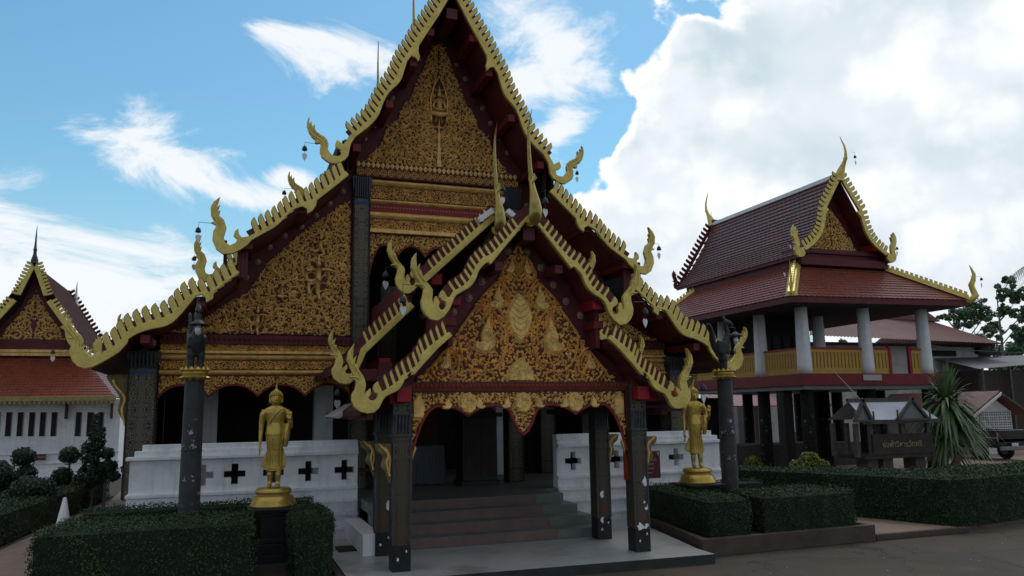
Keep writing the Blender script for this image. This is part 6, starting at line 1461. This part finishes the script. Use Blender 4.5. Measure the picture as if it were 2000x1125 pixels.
for k, (z0, z1, w, dy) in enumerate(((8.20, 8.38, .05, .35), (7.98, 8.20, -.10, .45), (7.70, 7.98, -.0, .15))): MB().box((RX0-w, YG2+dy, z0), (RX1+w, YG2+1.2, z1)).build('gable_sill', M['maroon'], pv_, (21.9, YG2, z0), bevel=.01)
mb = MB(); hp = [(0, 10.15), (-.35, 9.75), (-.75, 9.2), (-1.05, 8.75), (-1.22, 8.42), (0, 8.42)]
mb2 = MB().prism([(21.85+x, z) for x, z in hp]+[(21.85-x, z) for x, z in hp[::-1] if x < 0], YG2+.70, YG2+.749); gp = mb2.build('gable_panel', M['redp'], pv_, (21.85, YG2, 8.4))
scrolls(mb, hp, YG2+.699, .22, .12, 8, .03, .045, 2); mirror_mb(mb); shift(mb, 21.85); tag(mb.build('carved_scrollwork', M['goldr'], gp, WO[gp]), kind='stuff')
for s in SIDES:
    x = 21.85+s*1.55; MB().box((x-.12, YG2+.06, 8.38), (x+.12, YG2+.8, 8.62)).build('purlin', M['red'], pv_, (x, YG2, 8.4))
# the long-necked finials
def neck(x, y, z0, h, dirx, diry, m='gold', r=.16):
    K = [(0, 0, 1.3), (.08, .03, 1.2), (.2, .12, .95), (.32, .24, .6), (.42, .34, .42), (.46, .37, .52), (.50, .39, .38), (.62, .40, .28), (.75, .36, .22), (.86, .28, .16), (.95, .22, .09), (1.0, .20, .01)]
    o = MB().tube([(x+dirx*c*h*.5, y+diry*c*h*.5, z0+t*h) for t, c, q in K], [q*r for t, c, q in K], 9).build('neck_finial', M[m], pv_, (x, y, z0), smooth=True)
    MB().tube([(x, y, z0+.12*h), (x-dirx*.1, y-diry*.5, z0+.06*h), (x, y-diry*1.0, z0+.07*h)], [.13, .10, .05], 7).build('finial_tail', M['lead'], o, WO[o], smooth=True)
neck(apx[0], YG2+.05, apx[1]-.25, 1.75, .3, -1.0); neck(apx[0], YE, apx[1]-.1, 1.75, -.3, .9)
# strip light and pale plate
x, z = atY(1730, 588, 22.6); MB().box((x-.75, 22.58, z-.03), (x+.75, 22.64, z+.03)).build('strip_light', M['clap'], pv_, (x, 22.6, z))
x, z = atY(1704, 737, YP-.45); MB().box((x-.42, YP-.46, z-.11), (x+.42, YP-.425, z+.10)).build('name_plate', M['sgtxt'], pv_, (x, YP-.45, z))
bell((1664, 297), YP, (1670, 308), (1671, 317), 'dark bell hanging from the front finial of the right pavilion')
bell((1388, 415), YE, (1390, 434), (1390, 441), 'tiny dark bell hanging from the rear finial of the right pavilion', 1.4)
bell((1895, 540), 22.3, (1917, 547), (1917, 556), 'dark bell hanging from the right eave corner of the right pavilion')
bell((1745, 482), YG2, (1752, 487), (1752, 494), 'small dark bell beside the right serpent of the pavilion gable')
bell((1558, 470), YG2, (1544, 475), (1544, 481), 'small pale bell beside the left serpent of the pavilion gable')
bell((1540, 520), 22.3, (1532, 527), (1532, 535), 'bell with white heart leaf at the left eave corner of the pavilion')
# ------------------------------------------------------------------ things under and behind the pavilion
def gabled_shed(name, label, cat, x0, x1, y0, y1, zw, zr, mw, mr_, over=.5, axis='x'):
    t = thing(name, ((x0+x1)/2, y0, 0), label, cat)
    MB().box((x0, y0, 0), (x1, y1, zw)).build('wall', mw, t, WO[t])
    mb = MB(); 
    if axis == 'x': # ridge along x
        ym = (y0+y1)/2; mb.add([(x0-over, y0-over, zw-.1), (x1+over, y0-over, zw-.1), (x1+over, ym, zr), (x0-over, ym, zr), (x0-over, y1+over, zw-.1), (x1+over, y1+over, zw-.1)], [(0, 1, 2, 3), (3, 2, 5, 4)])
    else:
        xm = (x0+x1)/2; mb.add([(x0-over, y0-over, zw-.1), (xm, y0-over, zr), (xm, y1+over, zr), (x0-over, y1+over, zw-.1), (x1+over, y0-over, zw-.1), (x1+over, y1+over, zw-.1)], [(0, 1, 2, 3), (1, 4, 5, 2)])
    o = mb.build('roof', mr_, t, WO[t]); sd_ = o.modifiers.new('s', 'SOLIDIFY'); sd_.thickness = .08
    return t
def corrugated(t, quad, n, m, name='roof_sheet', amp=.035):
    TL, TR, BR, BL = [Vector(p) for p in quad]; nrm = (TR-TL).cross(BL-TL).normalized(); nrm = nrm if nrm.z > 0 else -nrm; mb = MB(); vs = []
    for i in range(2*n+1):
        u = i/(2*n); h = nrm*(amp if i % 2 else 0); vs += [TL.lerp(TR, u)+h, BL.lerp(BR, u)+h]
    mb.add(vs, [(2*i, 2*i+1, 2*i+3, 2*i+2) for i in range(2*n)]); return mb.build(name, m, t, WO[t])
# big house with a hipped red-brown roof
YH = 36.0
hs = thing('house', (40, YH, 0), 'large pale-walled house with a hipped red-brown roof behind the pavilion', 'house')
xw1 = atY(1917, 760, YH)[0]; xw0 = 31.0
zev = atY(1900, 672, YH-1.2)[1]
MB().box((xw0, YH, 0), (xw1, YH+10, zev+.1)).build('wall', M['housew'], hs, (40, YH, 0))
ex1 = atY(1958, 664, YH-1.6)[0]; rz = atY(1745, 606, YH+2.5)[1]; xr0, zr0 = atY(1700, 618, YH+3); xr1 = atY(1800, 622, YH+3)[0]
quadf = [(xr0-4, YH+3.5, rz+.3), (xr1-.5, YH+3.5, rz-.1), (ex1, YH-1.6, zev), (xw0-2, YH-1.6, zev+.25)]
corrugated(hs, quadf, 60, M['rust'], amp=.05)
mb = MB(); mb.add([(quadf[1][0], quadf[1][1], quadf[1][2]), (ex1, YH-1.6, zev), (ex1, YH+10, zev)], [(0, 1, 2)]); mb.build('roof_hip', M['rust'], hs, WO[hs])
mb = MB(); mb.add([(xw0-2, YH-1.6, zev-.08), (ex1, YH-1.6, zev-.08), (ex1, YH+2, zev-.08), (xw0-2, YH+2, zev-.08)], [(0, 1, 2, 3)]); mb.build('soffit', M['dark'], hs, WO[hs])
xg, zg = atY(1790, 590, YH+2); mb = MB(); mb.prism([(atY(1715, 622, YH+2)[0], atY(1715, 622, YH+2)[1]), (atY(1790, 598, YH+2)[0], atY(1790, 596, YH+2)[1]), (atY(1835, 628, YH+2)[0], atY(1835, 628, YH+2)[1])], YH+1.9, YH+2.3); mb.build('dormer_gable', M['rust'], hs, WO[hs])
x, z = atY(1899, 711, YH-.05); w = MB().box((x-.22, YH-.05, z-.22), (x+.22, YH-.001, z+.22)).build('window', M['dark'], hs, (x, YH, z))
x0_, z1_ = atY(1800, 684, YH-.05); x1_, z0_ = atY(1868, 696, YH-.05); MB().box((x0_, YH-.06, z0_), (x1_, YH-.001, z1_)).build('window', M['dark'], hs, (x0_, YH, z0_))
mb = MB().prism([atY(1912, 672, YH-.3), atY(1958, 690, YH-.3), atY(1950, 694, YH-.3), atY(1912, 690, YH-.3)], YH-.3, YH+3); mb.build('lean_roof', M['dark'], hs, WO[hs])
# grey-roofed shed at the right edge
YK = 33
t = thing('shed', (44, YK, 0), 'dark open shed with a grey sheet roof at the right edge, beside the large house', 'shed')
xa, za_ = atY(1918, 706, YK); xb, zb_ = atY(2030, 700, YK)
corrugated(t, [(xa-.2, YK+3, za_+.35), (xb+3, YK+3, za_+.6), (xb+3, YK, zb_-.1), (xa-.2, YK, za_-.42)], 30, M['greytin'])
MB().box((xa, YK+.4, 0), (xb+3, YK+3, za_-.45)).build('wall', M['darkwood'], t, WO[t])
for x in (xa+.1, (xa+xb)/2, xb): MB().box((x-.08, YK+.1, 0), (x+.08, YK+.26, za_-.4)).build('post', M['grwood'], t, (x, YK, 0))
# small garage with pierced block gable
YV2 = 29.5
gx, gz = atY(1955, 766, YV2-.4); xl, zl = atY(1900, 812, YV2-.4)
ga = thing('garage', (gx, YV2, 0), 'small grey building with pierced-block gable wall, behind the pickup at the right edge', 'garage')
wl = atY(1915, 840, YV2)[0]; wr_ = 2*gx-wl
MB().prism([(wl, 0), (wl, gz-.95), (gx, gz-.25), (wr_, gz-.95), (wr_, 0)], YV2+.09, YV2+.2).build('wall', M['block'], ga, WO[ga])
bz0 = atY(1950, 862, YV2)[1]; bz1 = atY(1950, 803, YV2)[1]; nb_ = 6; nx = 7
bw = (wr_-.1-wl-.1)/nx; bh = (bz1-bz0)/nb_
_b = MB()
for (u0, u1, v0, v1) in ((0, 1, 0, .12), (0, 1, .88, 1), (0, .1, .12, .88), (.9, 1, .12, .88), (.45, .55, .12, .88), (.1, .45, .44, .56), (.55, .9, .44, .56)): _b.box(((u0-.5)*bw*.97, -.04, (v0-.5)*bh*.97), ((u1-.5)*bw*.97, .0, (v1-.5)*bh*.97))
BLK = _b.mesh('pierced_block', M['block'])
MB().box((wl+.1, YV2+.07, bz0), (wr_-.1, YV2+.088, bz1)).build('block_backing', M['grwood'], ga, WO[ga])
for i in range(nx):
    for j in range(nb_): o = bpy.data.objects.new('pierced_block', BLK); COL.objects.link(o); attach(o, ga, (wl+.1+(i+.5)*bw, YV2+.065, bz0+(j+.5)*bh))
for s in SIDES:
    a = Vector((gx, gz)); b = Vector((gx+s*(gx-xl), zl)); mb = MB(); d = (b-a).normalized(); n_ = Vector((-d.y, d.x))*.1*(1 if s < 0 else -1)
    mb.prism([tuple(a), tuple(b), tuple(b+n_), tuple(a+n_)], YV2-.45, YV2-.37); mb.build('verge_board', M['clap'] if s < 0 else M['grwood'], ga, WO[ga])
    mb = MB(); mb.add([(a.x, YV2-.36, a.y+.02), (b.x, YV2-.36, b.y+.02), (b.x, YV2+7, b.y+.02), (a.x, YV2+7, a.y+.02)], [(0, 1, 2, 3)]); o = mb.build('roof_slope', M['rust'], ga, WO[ga]); q = o.modifiers.new('s', 'SOLIDIFY'); q.thickness = .06
# red-roofed stall seen under the pavilion
YT = 34
t = thing('market_stall', atZ(1560, 890, 0)[:1]+(YT, 0), 'low stall with a red sheet roof and brown rails, seen between the pavilion pillars', 'stall')
pts = [atY(1520, 769, YT), atY(1600, 773, YT), atY(1641, 793, YT), atY(1520, 793, YT)]
mb = MB(); mb.add([(pts[0][0]-3, YT+2.5, pts[0][1]), (pts[1][0], YT+2.5, pts[1][1]), (pts[2][0], YT, pts[2][1]), (pts[3][0]-3, YT, pts[3][1])], [(0, 1, 2, 3)]); o = mb.build('roof_sheet', M['redtin'], t, WO[t]); q = o.modifiers.new('s', 'SOLIDIFY'); q.thickness = .05
for px in (1480, 1525, 1596, 1640):
    x, z = atY(px, 795, YT); MB().box((x-.06, YT+.1, 0), (x+.06, YT+.22, z)).build('post', M['brwood'], t, (x, YT, 0))
x0_, z1_ = atY(1530, 846, YT); x1_, z0_ = atY(1645, 878, YT)
for z in (z0_, (z0_+z1_)/2, z1_): MB().box((x0_, YT-.03, z-.04), (x1_, YT+.03, z+.04)).build('rail', M['brwood'], t, (x0_, YT, z))
for i in range(26): x = x0_+(i+.5)*(x1_-x0_)/26; MB().box((x-.035, YT-.02, z0_), (x+.035, YT+.02, z1_)).build('slat', M['brwood'], t, (x, YT-.02, z0_))
# pale building further back
t = thing('outbuilding', (30, 42, 0), 'pale low building with a dark roof seen behind the pavilion pillars', 'building')
x0_, z1_ = atY(1440, 800, 42); x1_, _ = atY(1660, 800, 42)
MB().box((x0_, 42, 0), (x1_+9, 46, 4.0)).build('wall', M['greytin'], t, WO[t]); mb = MB(); mb.add([(x0_-1, 41, 3.9), (x1_+10, 41, 3.9), (x1_+10, 44, 5.4), (x0_-1, 44, 5.4)], [(0, 1, 2, 3)]); mb.build('roof', M['rust'], t, WO[t])
for px in (1535, 1625): 
    xx, zz = atY(px, 835, 41.9); MB().box((xx-.9, 41.9, zz-.8), (xx+.9, 41.99, zz+.5)).build('window', M['dark'], t, (xx, 42, zz))
t = thing('outbuilding', (-2, 60, 0), 'long dark storage building standing behind the main hall, mostly hidden', 'building') if False else None
# dark retaining bench under pavilion
o = MB().box((18.6, 27.5, 0), (27, 29.2, .95)).build('concrete_bench', M['grwood'], None, (22, 27.5, 0), bevel=.02); tag(o, 'long low dark concrete bench under the raised pavilion', 'bench')
# roofed wooden stand with twin gablets
YD = 20.0
st = thing('roofed_stand', (20, YD, 0), 'dark wooden stand with a bright tin roof and two small gablets, beside the spiky plant', 'stand')
AT = lambda px, py, Y=YD: atY(px, py, Y)
xa, zt_ = AT(1682, 784); xb, _ = AT(1806, 784); xc0, ze_ = AT(1674, 821); xd, _ = AT(1824, 821)
corrugated(st, [(xa, YD+.55, zt_), (xb, YD+.55, zt_), (xd, YD-.2, ze_), (xc0+.1, YD-.2, ze_)], 36, M['tinroof'], amp=.012)
mb = MB(); mb.add([(xa, YD+.56, zt_), (xb, YD+.56, zt_), (xd, YD+1.3, ze_), (xc0, YD+1.3, ze_)], [(0, 1, 2, 3)]); mb.build('roof_back', M['tinroof'], st, WO[st])
MB().box((xa-.05, YD+.5, zt_-.02), (xb+.05, YD+.6, zt_+.1)).build('ridge_board', M['grwood'], st, WO[st]); MB().box((xc0, YD-.26, ze_-.12), (xd, YD-.205, ze_-.02)).build('eave_board', M['grwood'], st, WO[st])
for (l, ap_, r) in (((1668, 821), (1684, 782), (1705, 821)), ((1752, 818), (1780, 780), (1815, 818))):
    L_, A_, R_ = AT(*l, YD-.3), AT(*ap_, YD-.3), AT(*r, YD-.3)
    MB().prism([L_, A_, R_], YD-.27, YD-.22).build('gablet_panel', M['greytin'], st, (A_[0], YD, A_[1]))
    for E_ in (L_, R_):
        a = Vector(A_)+Vector((0, .08)); b = Vector(E_); d = (b-a).normalized(); n_ = Vector((-d.y, d.x))*.09; n_ = n_ if n_.y < 0 else -n_
        MB().prism([tuple(a), tuple(b), tuple(b+n_), tuple(a+n_)], YD-.36, YD-.275).build('verge_board', M['grwood'], st, (a.x, YD, a.y), bevel=.005)
        MB().box((b.x-.02, YD-.36, b.y-.02), (b.x+.02, YD-.32, b.y+.28)).build('corner_spike', M['grwood'], st, (b.x, YD, b.y))
    MB().box((L_[0], YD-.35, L_[1]-.06), (R_[0], YD-.25, L_[1]+.01)).build('gablet_tie', M['grwood'], st, (A_[0], YD, L_[1]))
xs_ = [AT(1672, 850)[0], AT(1700, 850)[0], AT(1762, 850)[0], AT(1812, 850)[0]]
for x in xs_:
    for y in (YD, YD+1.0): MB().box((x-.06, y-.06, .9), (x+.06, y+.06, ze_-.1)).build('post', M['grwood'], st, (x, y, 1))
xl_, zbt = AT(1698, 848); xr_, zbb = AT(1818, 884)
MB().box((xl_, YD-.12, zbb), (xr_, YD-.06, zbt)).build('name_board', M['darkwood'], st, (xl_, YD, zbb), bevel=.01); text('ช่อฟ้าวิหารวัดศรี', 'lettering', .25, ((xl_+xr_)/2-.05, YD-.125, (zbb+zbt)/2-.02), M['stud'], st, ext=.01)
MB().box((xl_-.3, YD-.1, zbb-.12), (xr_+.1, YD+1.1, zbb)).build('deck', M['darkwood'], st, (xl_, YD, zbb))
for x in (xl_+.15, xl_+.75, xr_-.35): MB().box((x-.2, YD+.1, 0), (x+.2, YD+.6, zbb-.12)).build('leg', M['grwood'], st, (x, YD, 0))
# dead stump and roots beside it
root = thing('tree_stump', (21.6, 19.4, 0), 'gnarled dark stump with spreading roots in front of the spiky plant', 'stump'); rnd = random.Random(3); mb = MB()
for i in range(9):
    a = i*.7; mb.tube([(21.6, 19.4, .5), (21.6+.35*math.cos(a), 19.4+.35*math.sin(a), .45), (21.6+.7*math.cos(a+.3), 19.4+.7*math.sin(a+.3), .05)], [.16, .09, .04], 6)
mb.tube([(21.6, 19.4, .2), (21.62, 19.4, .6), (21.75, 19.4, .85)], [.2, .15, .08], 8); me = baked(mb, M['darkwood'], .03, 2); o = bpy.data.objects.new('wood', me); COL.objects.link(o); attach(o, root, (0, 0, 0))
# spiky plant
root = thing('spiky_plant', (22.4, 20.6, 0), 'large fountain-shaped spiky-leaved plant between the pavilion and the garage', 'plant'); rnd = random.Random(8); mb = MB()
for (cxp, czp, n, lm) in ((.4, 2.5, 300, 1.75), (.75, 1.7, 190, 1.5), (.2, 1.2, 120, 1.25)):
    for i in range(n):
        a = rnd.uniform(0, 6.283); el = rnd.uniform(-.5, 1.45); l = lm*rnd.uniform(.6, 1.05); w = .055; p = Vector((22.4+cxp, 20.6, czp)); dirv = Vector((math.cos(a)*math.cos(el), math.sin(a)*math.cos(el), math.sin(el))); side_ = dirv.cross(Vector((0, 0, 1))).normalized(); vs = []
        for k in range(6):
            t = k/5; q = p+dirv*l*t+Vector((0, 0, -1))*l*.75*t*t*max(.15, math.cos(el)); ww = w*(1-t**2)*(.5+.5*min(1, t*5)); vs += [q+side_*ww, q-side_*ww]
        mb.add(vs, [(2*k, 2*k+1, 2*k+3, 2*k+2) for k in range(5)])
tag(mb.build('blades', M['yucca'], root, WO[root]), kind='stuff'); MB().tube([(22.4, 20.6, 0), (22.55, 20.6, 1.2), (22.8, 20.6, 2.5)], [.16, .12, .1], 8).build('trunk', M['bark'], root, WO[root], smooth=True)
MB().tube([(22.4, 20.6, .9), (23.15, 20.6, 1.7)], [.1, .08], 8).build('trunk', M['bark'], root, WO[root], smooth=True)
# pickup truck
TX, TY = 32.2, 25.9
tr_ = thing('pickup_truck', (TX, TY, 0), 'dark pickup truck parked tail-on in front of the garage at the right edge', 'pickup truck')
def pbox(a, b, m, name, par=None, bev=.04): return MB().box((TX+a[0], TY+a[1], a[2]), (TX+b[0], TY+b[1], b[2])).build(name, m, par or tr_, (TX, TY, 0), bevel=bev)
body = pbox((-.85, 0, .55), (.85, 4.9, 1.0), M['car'], 'body', bev=.08); pbox((-.85, .02, 1.0), (-.78, 1.9, 1.32), M['car'], 'bed_side'); pbox((.78, .02, 1.0), (.85, 1.9, 1.32), M['car'], 'bed_side'); tg = pbox((-.78, .0, .78), (.78, .06, 1.31), M['car'], 'tailgate')
cab = MB(); cab.prism([(0, 1.0), (0, 1.0)], 0, 0) if False else None
vs = [(TX+x, TY+y, z) for x, y, z in ((-.84, 1.95, 1.0), (.84, 1.95, 1.0), (.84, 3.9, 1.0), (-.84, 3.9, 1.0), (-.70, 2.1, 1.72), (.70, 2.1, 1.72), (.70, 3.2, 1.72), (-.70, 3.2, 1.72))]
cb_ = MB().add(vs, [(0, 1, 5, 4), (1, 2, 6, 5), (2, 3, 7, 6), (3, 0, 4, 7), (4, 5, 6, 7)]).build('cab', M['car'], tr_, (TX, TY, 0), bevel=.05)
vs = [(TX+x, TY+y, z) for x, y, z in ((-.68, 1.985, 1.12), (.68, 1.985, 1.12), (.60, 2.075, 1.62), (-.60, 2.075, 1.62))]; MB().add([(a, b-.02, c) for a, b, c in vs], [(0, 1, 2, 3)]).build('rear_window', M['glass'], cb_, (TX, TY, 0))
for s in SIDES:
    pbox((s*.82-.035, -.02, .85), (s*.82+.035, .02, 1.2), M['lampred'], 'tail_lamp', bev=.01)
    for y in (.95, 3.9):
        w = MB(); w.lathe([(.36, -.1), (.38, -.05), (.38, .05), (.36, .1)], (0, 0, 0), 20); w.v = [(TX+s*.76+z, TY+y+x, .38+yy) for x, yy, z in w.v]; wo_ = w.build('wheel', M['rubber'], tr_, (TX+s*.76, TY+y, .38)); w = MB(); w.lathe([(.2, -.11), (.2, .11)], (0, 0, 0), 14); w.v = [(TX+s*.76+z, TY+y+x, .38+yy) for x, yy, z in w.v]; w.build('rim', M['greytin'], wo_, (TX+s*.76, TY+y, .38))
pbox((-.8, -.14, .45), (.8, -.02, .62), M['greytin'], 'rear_bumper', bev=.03); pbox((-.19, -.16, .62), (.19, -.13, .76), M['clap'], 'number_plate', tg, bev=.005)
# ------------------------------------------------------------------ trees
def tree(x, y, h, crowns, label, seed, group=None, m='leaft', size=.28, trunk=.16, lean=0):
    root = thing('tree', (x, y, 0), label, 'tree', group); rs = np.random.RandomState(seed); rnd = random.Random(seed); mb = MB(); top_ = (x+lean, y, h*.92)
    mb.tube([(x, y, 0), (x+lean*.3, y, h*.35), (x+lean*.7, y, h*.7), top_], [trunk, trunk*.8, trunk*.5, trunk*.15], 7); P = []; Q = []
    for (cx_, cz_, r, n) in crowns:
        c = Vector((x+cx_, y+rnd.uniform(-.5, .5)*r, cz_)); z0 = max(h*.25, cz_-abs(cx_)*.6-r*.8); t = z0/h
        mb.tube([(x+lean*t, y, z0), ((x+c.x)/2+.1, (y+c.y)/2, (z0+c.z)/2-.1), tuple(c)], [trunk*.35, trunk*.22, trunk*.08], 5)
        for k in range(max(5, int(n/45))):
            d = Vector((rs.normal(), rs.normal(), rs.normal()*.7)).normalized()*r*rs.uniform(.3, 1.0); cc = c+d; rr = r*rs.uniform(.18, .42); mb.tube([tuple(c), tuple(cc)], trunk*.04, 4)
            kk = 110; v = rs.normal(size=(kk, 3)); v /= np.linalg.norm(v, axis=1)[:, None]; P.append(np.array(cc)+v*rr*rs.uniform(.3, 1, kk)[:, None]*np.array([1.1, 1.1, .85])); Q.append(v+np.array([0, 0, .6]))
    mb.build('trunk', M['bark'], root, (x, y, 0), smooth=True); o = leaf_cloud('crown', np.concatenate(P), np.concatenate(Q), size, M[m], root, (x, y, 0), seed, .6); return root
YTR = 48
def TR_(px, Y, hpx, blobs, label, seed, **k):
    x, _ = atY(px, 900, Y); h = atY(px, hpx, Y)[1]; sc = Y/FPX*1.15
    return tree(x, Y, h, [(atY(bx, by, Y)[0]-x, atY(bx, by, Y)[1], br_*sc, n) for bx, by, br_, n in blobs], label, seed, **k)
TR_(1982, 46, 545, [(1966, 548, 18, 500), (1950, 575, 20, 450), (1985, 580, 26, 700), (2005, 610, 30, 700), (1960, 605, 22, 500), (1985, 650, 26, 600), (1975, 678, 16, 250), (2010, 680, 28, 500), (2030, 570, 30, 500)], 'tall slender tree with sparse clumped leaves at the right edge', 31, group='trees beyond the large house', size=.26, trunk=.16)
TR_(1890, 52, 590, [(1900, 600, 26, 900), (1875, 612, 26, 900), (1920, 618, 26, 800), (1850, 618, 18, 400), (1945, 640, 22, 500), (1890, 630, 26, 800)], 'broad dark feathery tree behind the roof of the large house', 32, group='trees beyond the large house', size=.2, trunk=.25)
TR_(1930, 44, 620, [(1925, 640, 16, 250), (1940, 655, 20, 300), (1935, 620, 12, 200)], 'thin half-bare tree between the broad tree and the tall slender one', 33, group='trees beyond the large house', size=.2, trunk=.1)
TR_(2060, 50, 560, [(2060, 600, 50, 900), (2090, 660, 50, 700)], 'leafy tree just outside the right edge beyond the grey-roofed shed', 34, group='trees beyond the large house')
# palm frond poking in at the right edge
x, z = atY(2010, 530, 24); root = thing('palm_tree', (x+1.6, 24, 0), 'palm tree outside the right edge with one frond tip reaching into view', 'palm'); mb = MB(); hp_ = Vector((x+1.6, 24, z+.6))
for i in range(14):
    a = i*2*math.pi/14+3.14; mb.add([], []) ; pts_ = [hp_+Vector((math.cos(a)*t*1.9, math.sin(a)*t*1.9, .5*t-1.3*t*t)) for t in (0, .2, .4, .6, .8, 1.0)]
    for j in range(5):
        for k in range(5):
            p = pts_[j].lerp(pts_[j+1], k/5); d = (pts_[j+1]-pts_[j]).normalized(); sd2 = d.cross(Vector((0, 0, 1))).normalized()
            for q in (-1, 1): e = p+sd2*q*.45+d*.25-Vector((0, 0, .25)); mb.add([p, p+d*.04, e], [(0, 1, 2)])
tag(mb.build('fronds', M['yucca'], root, WO[root]), kind='stuff'); MB().tube([(x+1.6, 24, 0), (x+1.7, 24, z*.5), tuple(hp_)], [.2, .15, .12], 8).build('trunk', M['bark'], root, WO[root], smooth=True)
# background trees that close the view between buildings
rnd = random.Random(77)
for i, (x, y, h) in enumerate(((-22, 70, 6.0), (-14, 78, 6.2), (30, 75, 6), (38, 82, 6.5), (62, 70, 9), (74, 60, 10), (54, 90, 9))):
    tree(x, y, h, [(rnd.uniform(-3, 3), h*rnd.uniform(.55, .85), rnd.uniform(1.6, 2.6), 500) for _ in range(6)], ['low round tree far beyond the white-walled hall, left of its gable', 'low round tree far beyond the white-walled hall, right of its gable', 'far tree hidden behind the pavilion, nearer one', 'far tree hidden behind the pavilion, farther one', 'far leafy tree beyond the right edge, nearest the large house', 'far leafy tree beyond the right edge, nearest the garage', 'far leafy tree well behind the large house'][i], 100+i, group='far trees', size=.4, trunk=.25)
# overhead wires at the right
for k, (pa, pb, Y) in enumerate((((1790, 671), (1990, 690), 30), ((1930, 688), (2060, 686), 40), ((1930, 694), (2060, 697), 40))):
    a = atY(*pa, Y); b = atY(*pb, Y); o = MB().tube([(a[0], Y, a[1]), ((a[0]+b[0])/2, Y, (a[1]+b[1])/2-.1), (b[0]+1, Y, b[1])], .018, 5).build('overhead_wire', M['wire'], None, (a[0], Y, a[1])); tag(o, ['thin wire crossing in front of the large house wall', 'upper one of two wires against the sky beside the large house', 'lower one of two wires against the sky beside the large house'][k], 'wire', 'overhead wires')
a = atY(1617, 719, 22.9); b = atY(1680, 780, 20.2)
o = MB().tube([(a[0], 22.9, a[1]), (atY(1632, 728, 22.6)[0], 22.6, atY(1632, 728, 22.6)[1]), (b[0], 20.2, b[1])], .012, 5).build('stay_wire', M['clap'], None, (a[0], 22.9, a[1])); tag(o, 'pale slack wire from the pavilion balustrade down to the roofed stand', 'wire')

# fallen leaves and grit on the paving
rnd = random.Random(12); mb = MB()
for i in range(160):
    x, y = rnd.uniform(-3, 18), rnd.uniform(8.6, 11.4); r = rnd.uniform(.008, .03); a = rnd.uniform(0, 6.28); z = .006
    mb.add([(x+r*math.cos(a), y+r*math.sin(a), z), (x+r*.5*math.cos(a+1.6), y+r*.5*math.sin(a+1.6), z+.006), (x-r*math.cos(a), y-r*math.sin(a), z), (x-r*.5*math.cos(a+1.6), y-r*.5*math.sin(a+1.6), z+.003)], [(0, 1, 2, 3)], rnd.choice((0, 0, 1)))
tag(mb.build('fallen_leaves', [M['leafy'], M['clap']], None, (0, 10, 0)), 'dry leaves and pale grit scattered on the brown paving in the foreground', 'litter', kind='stuff')
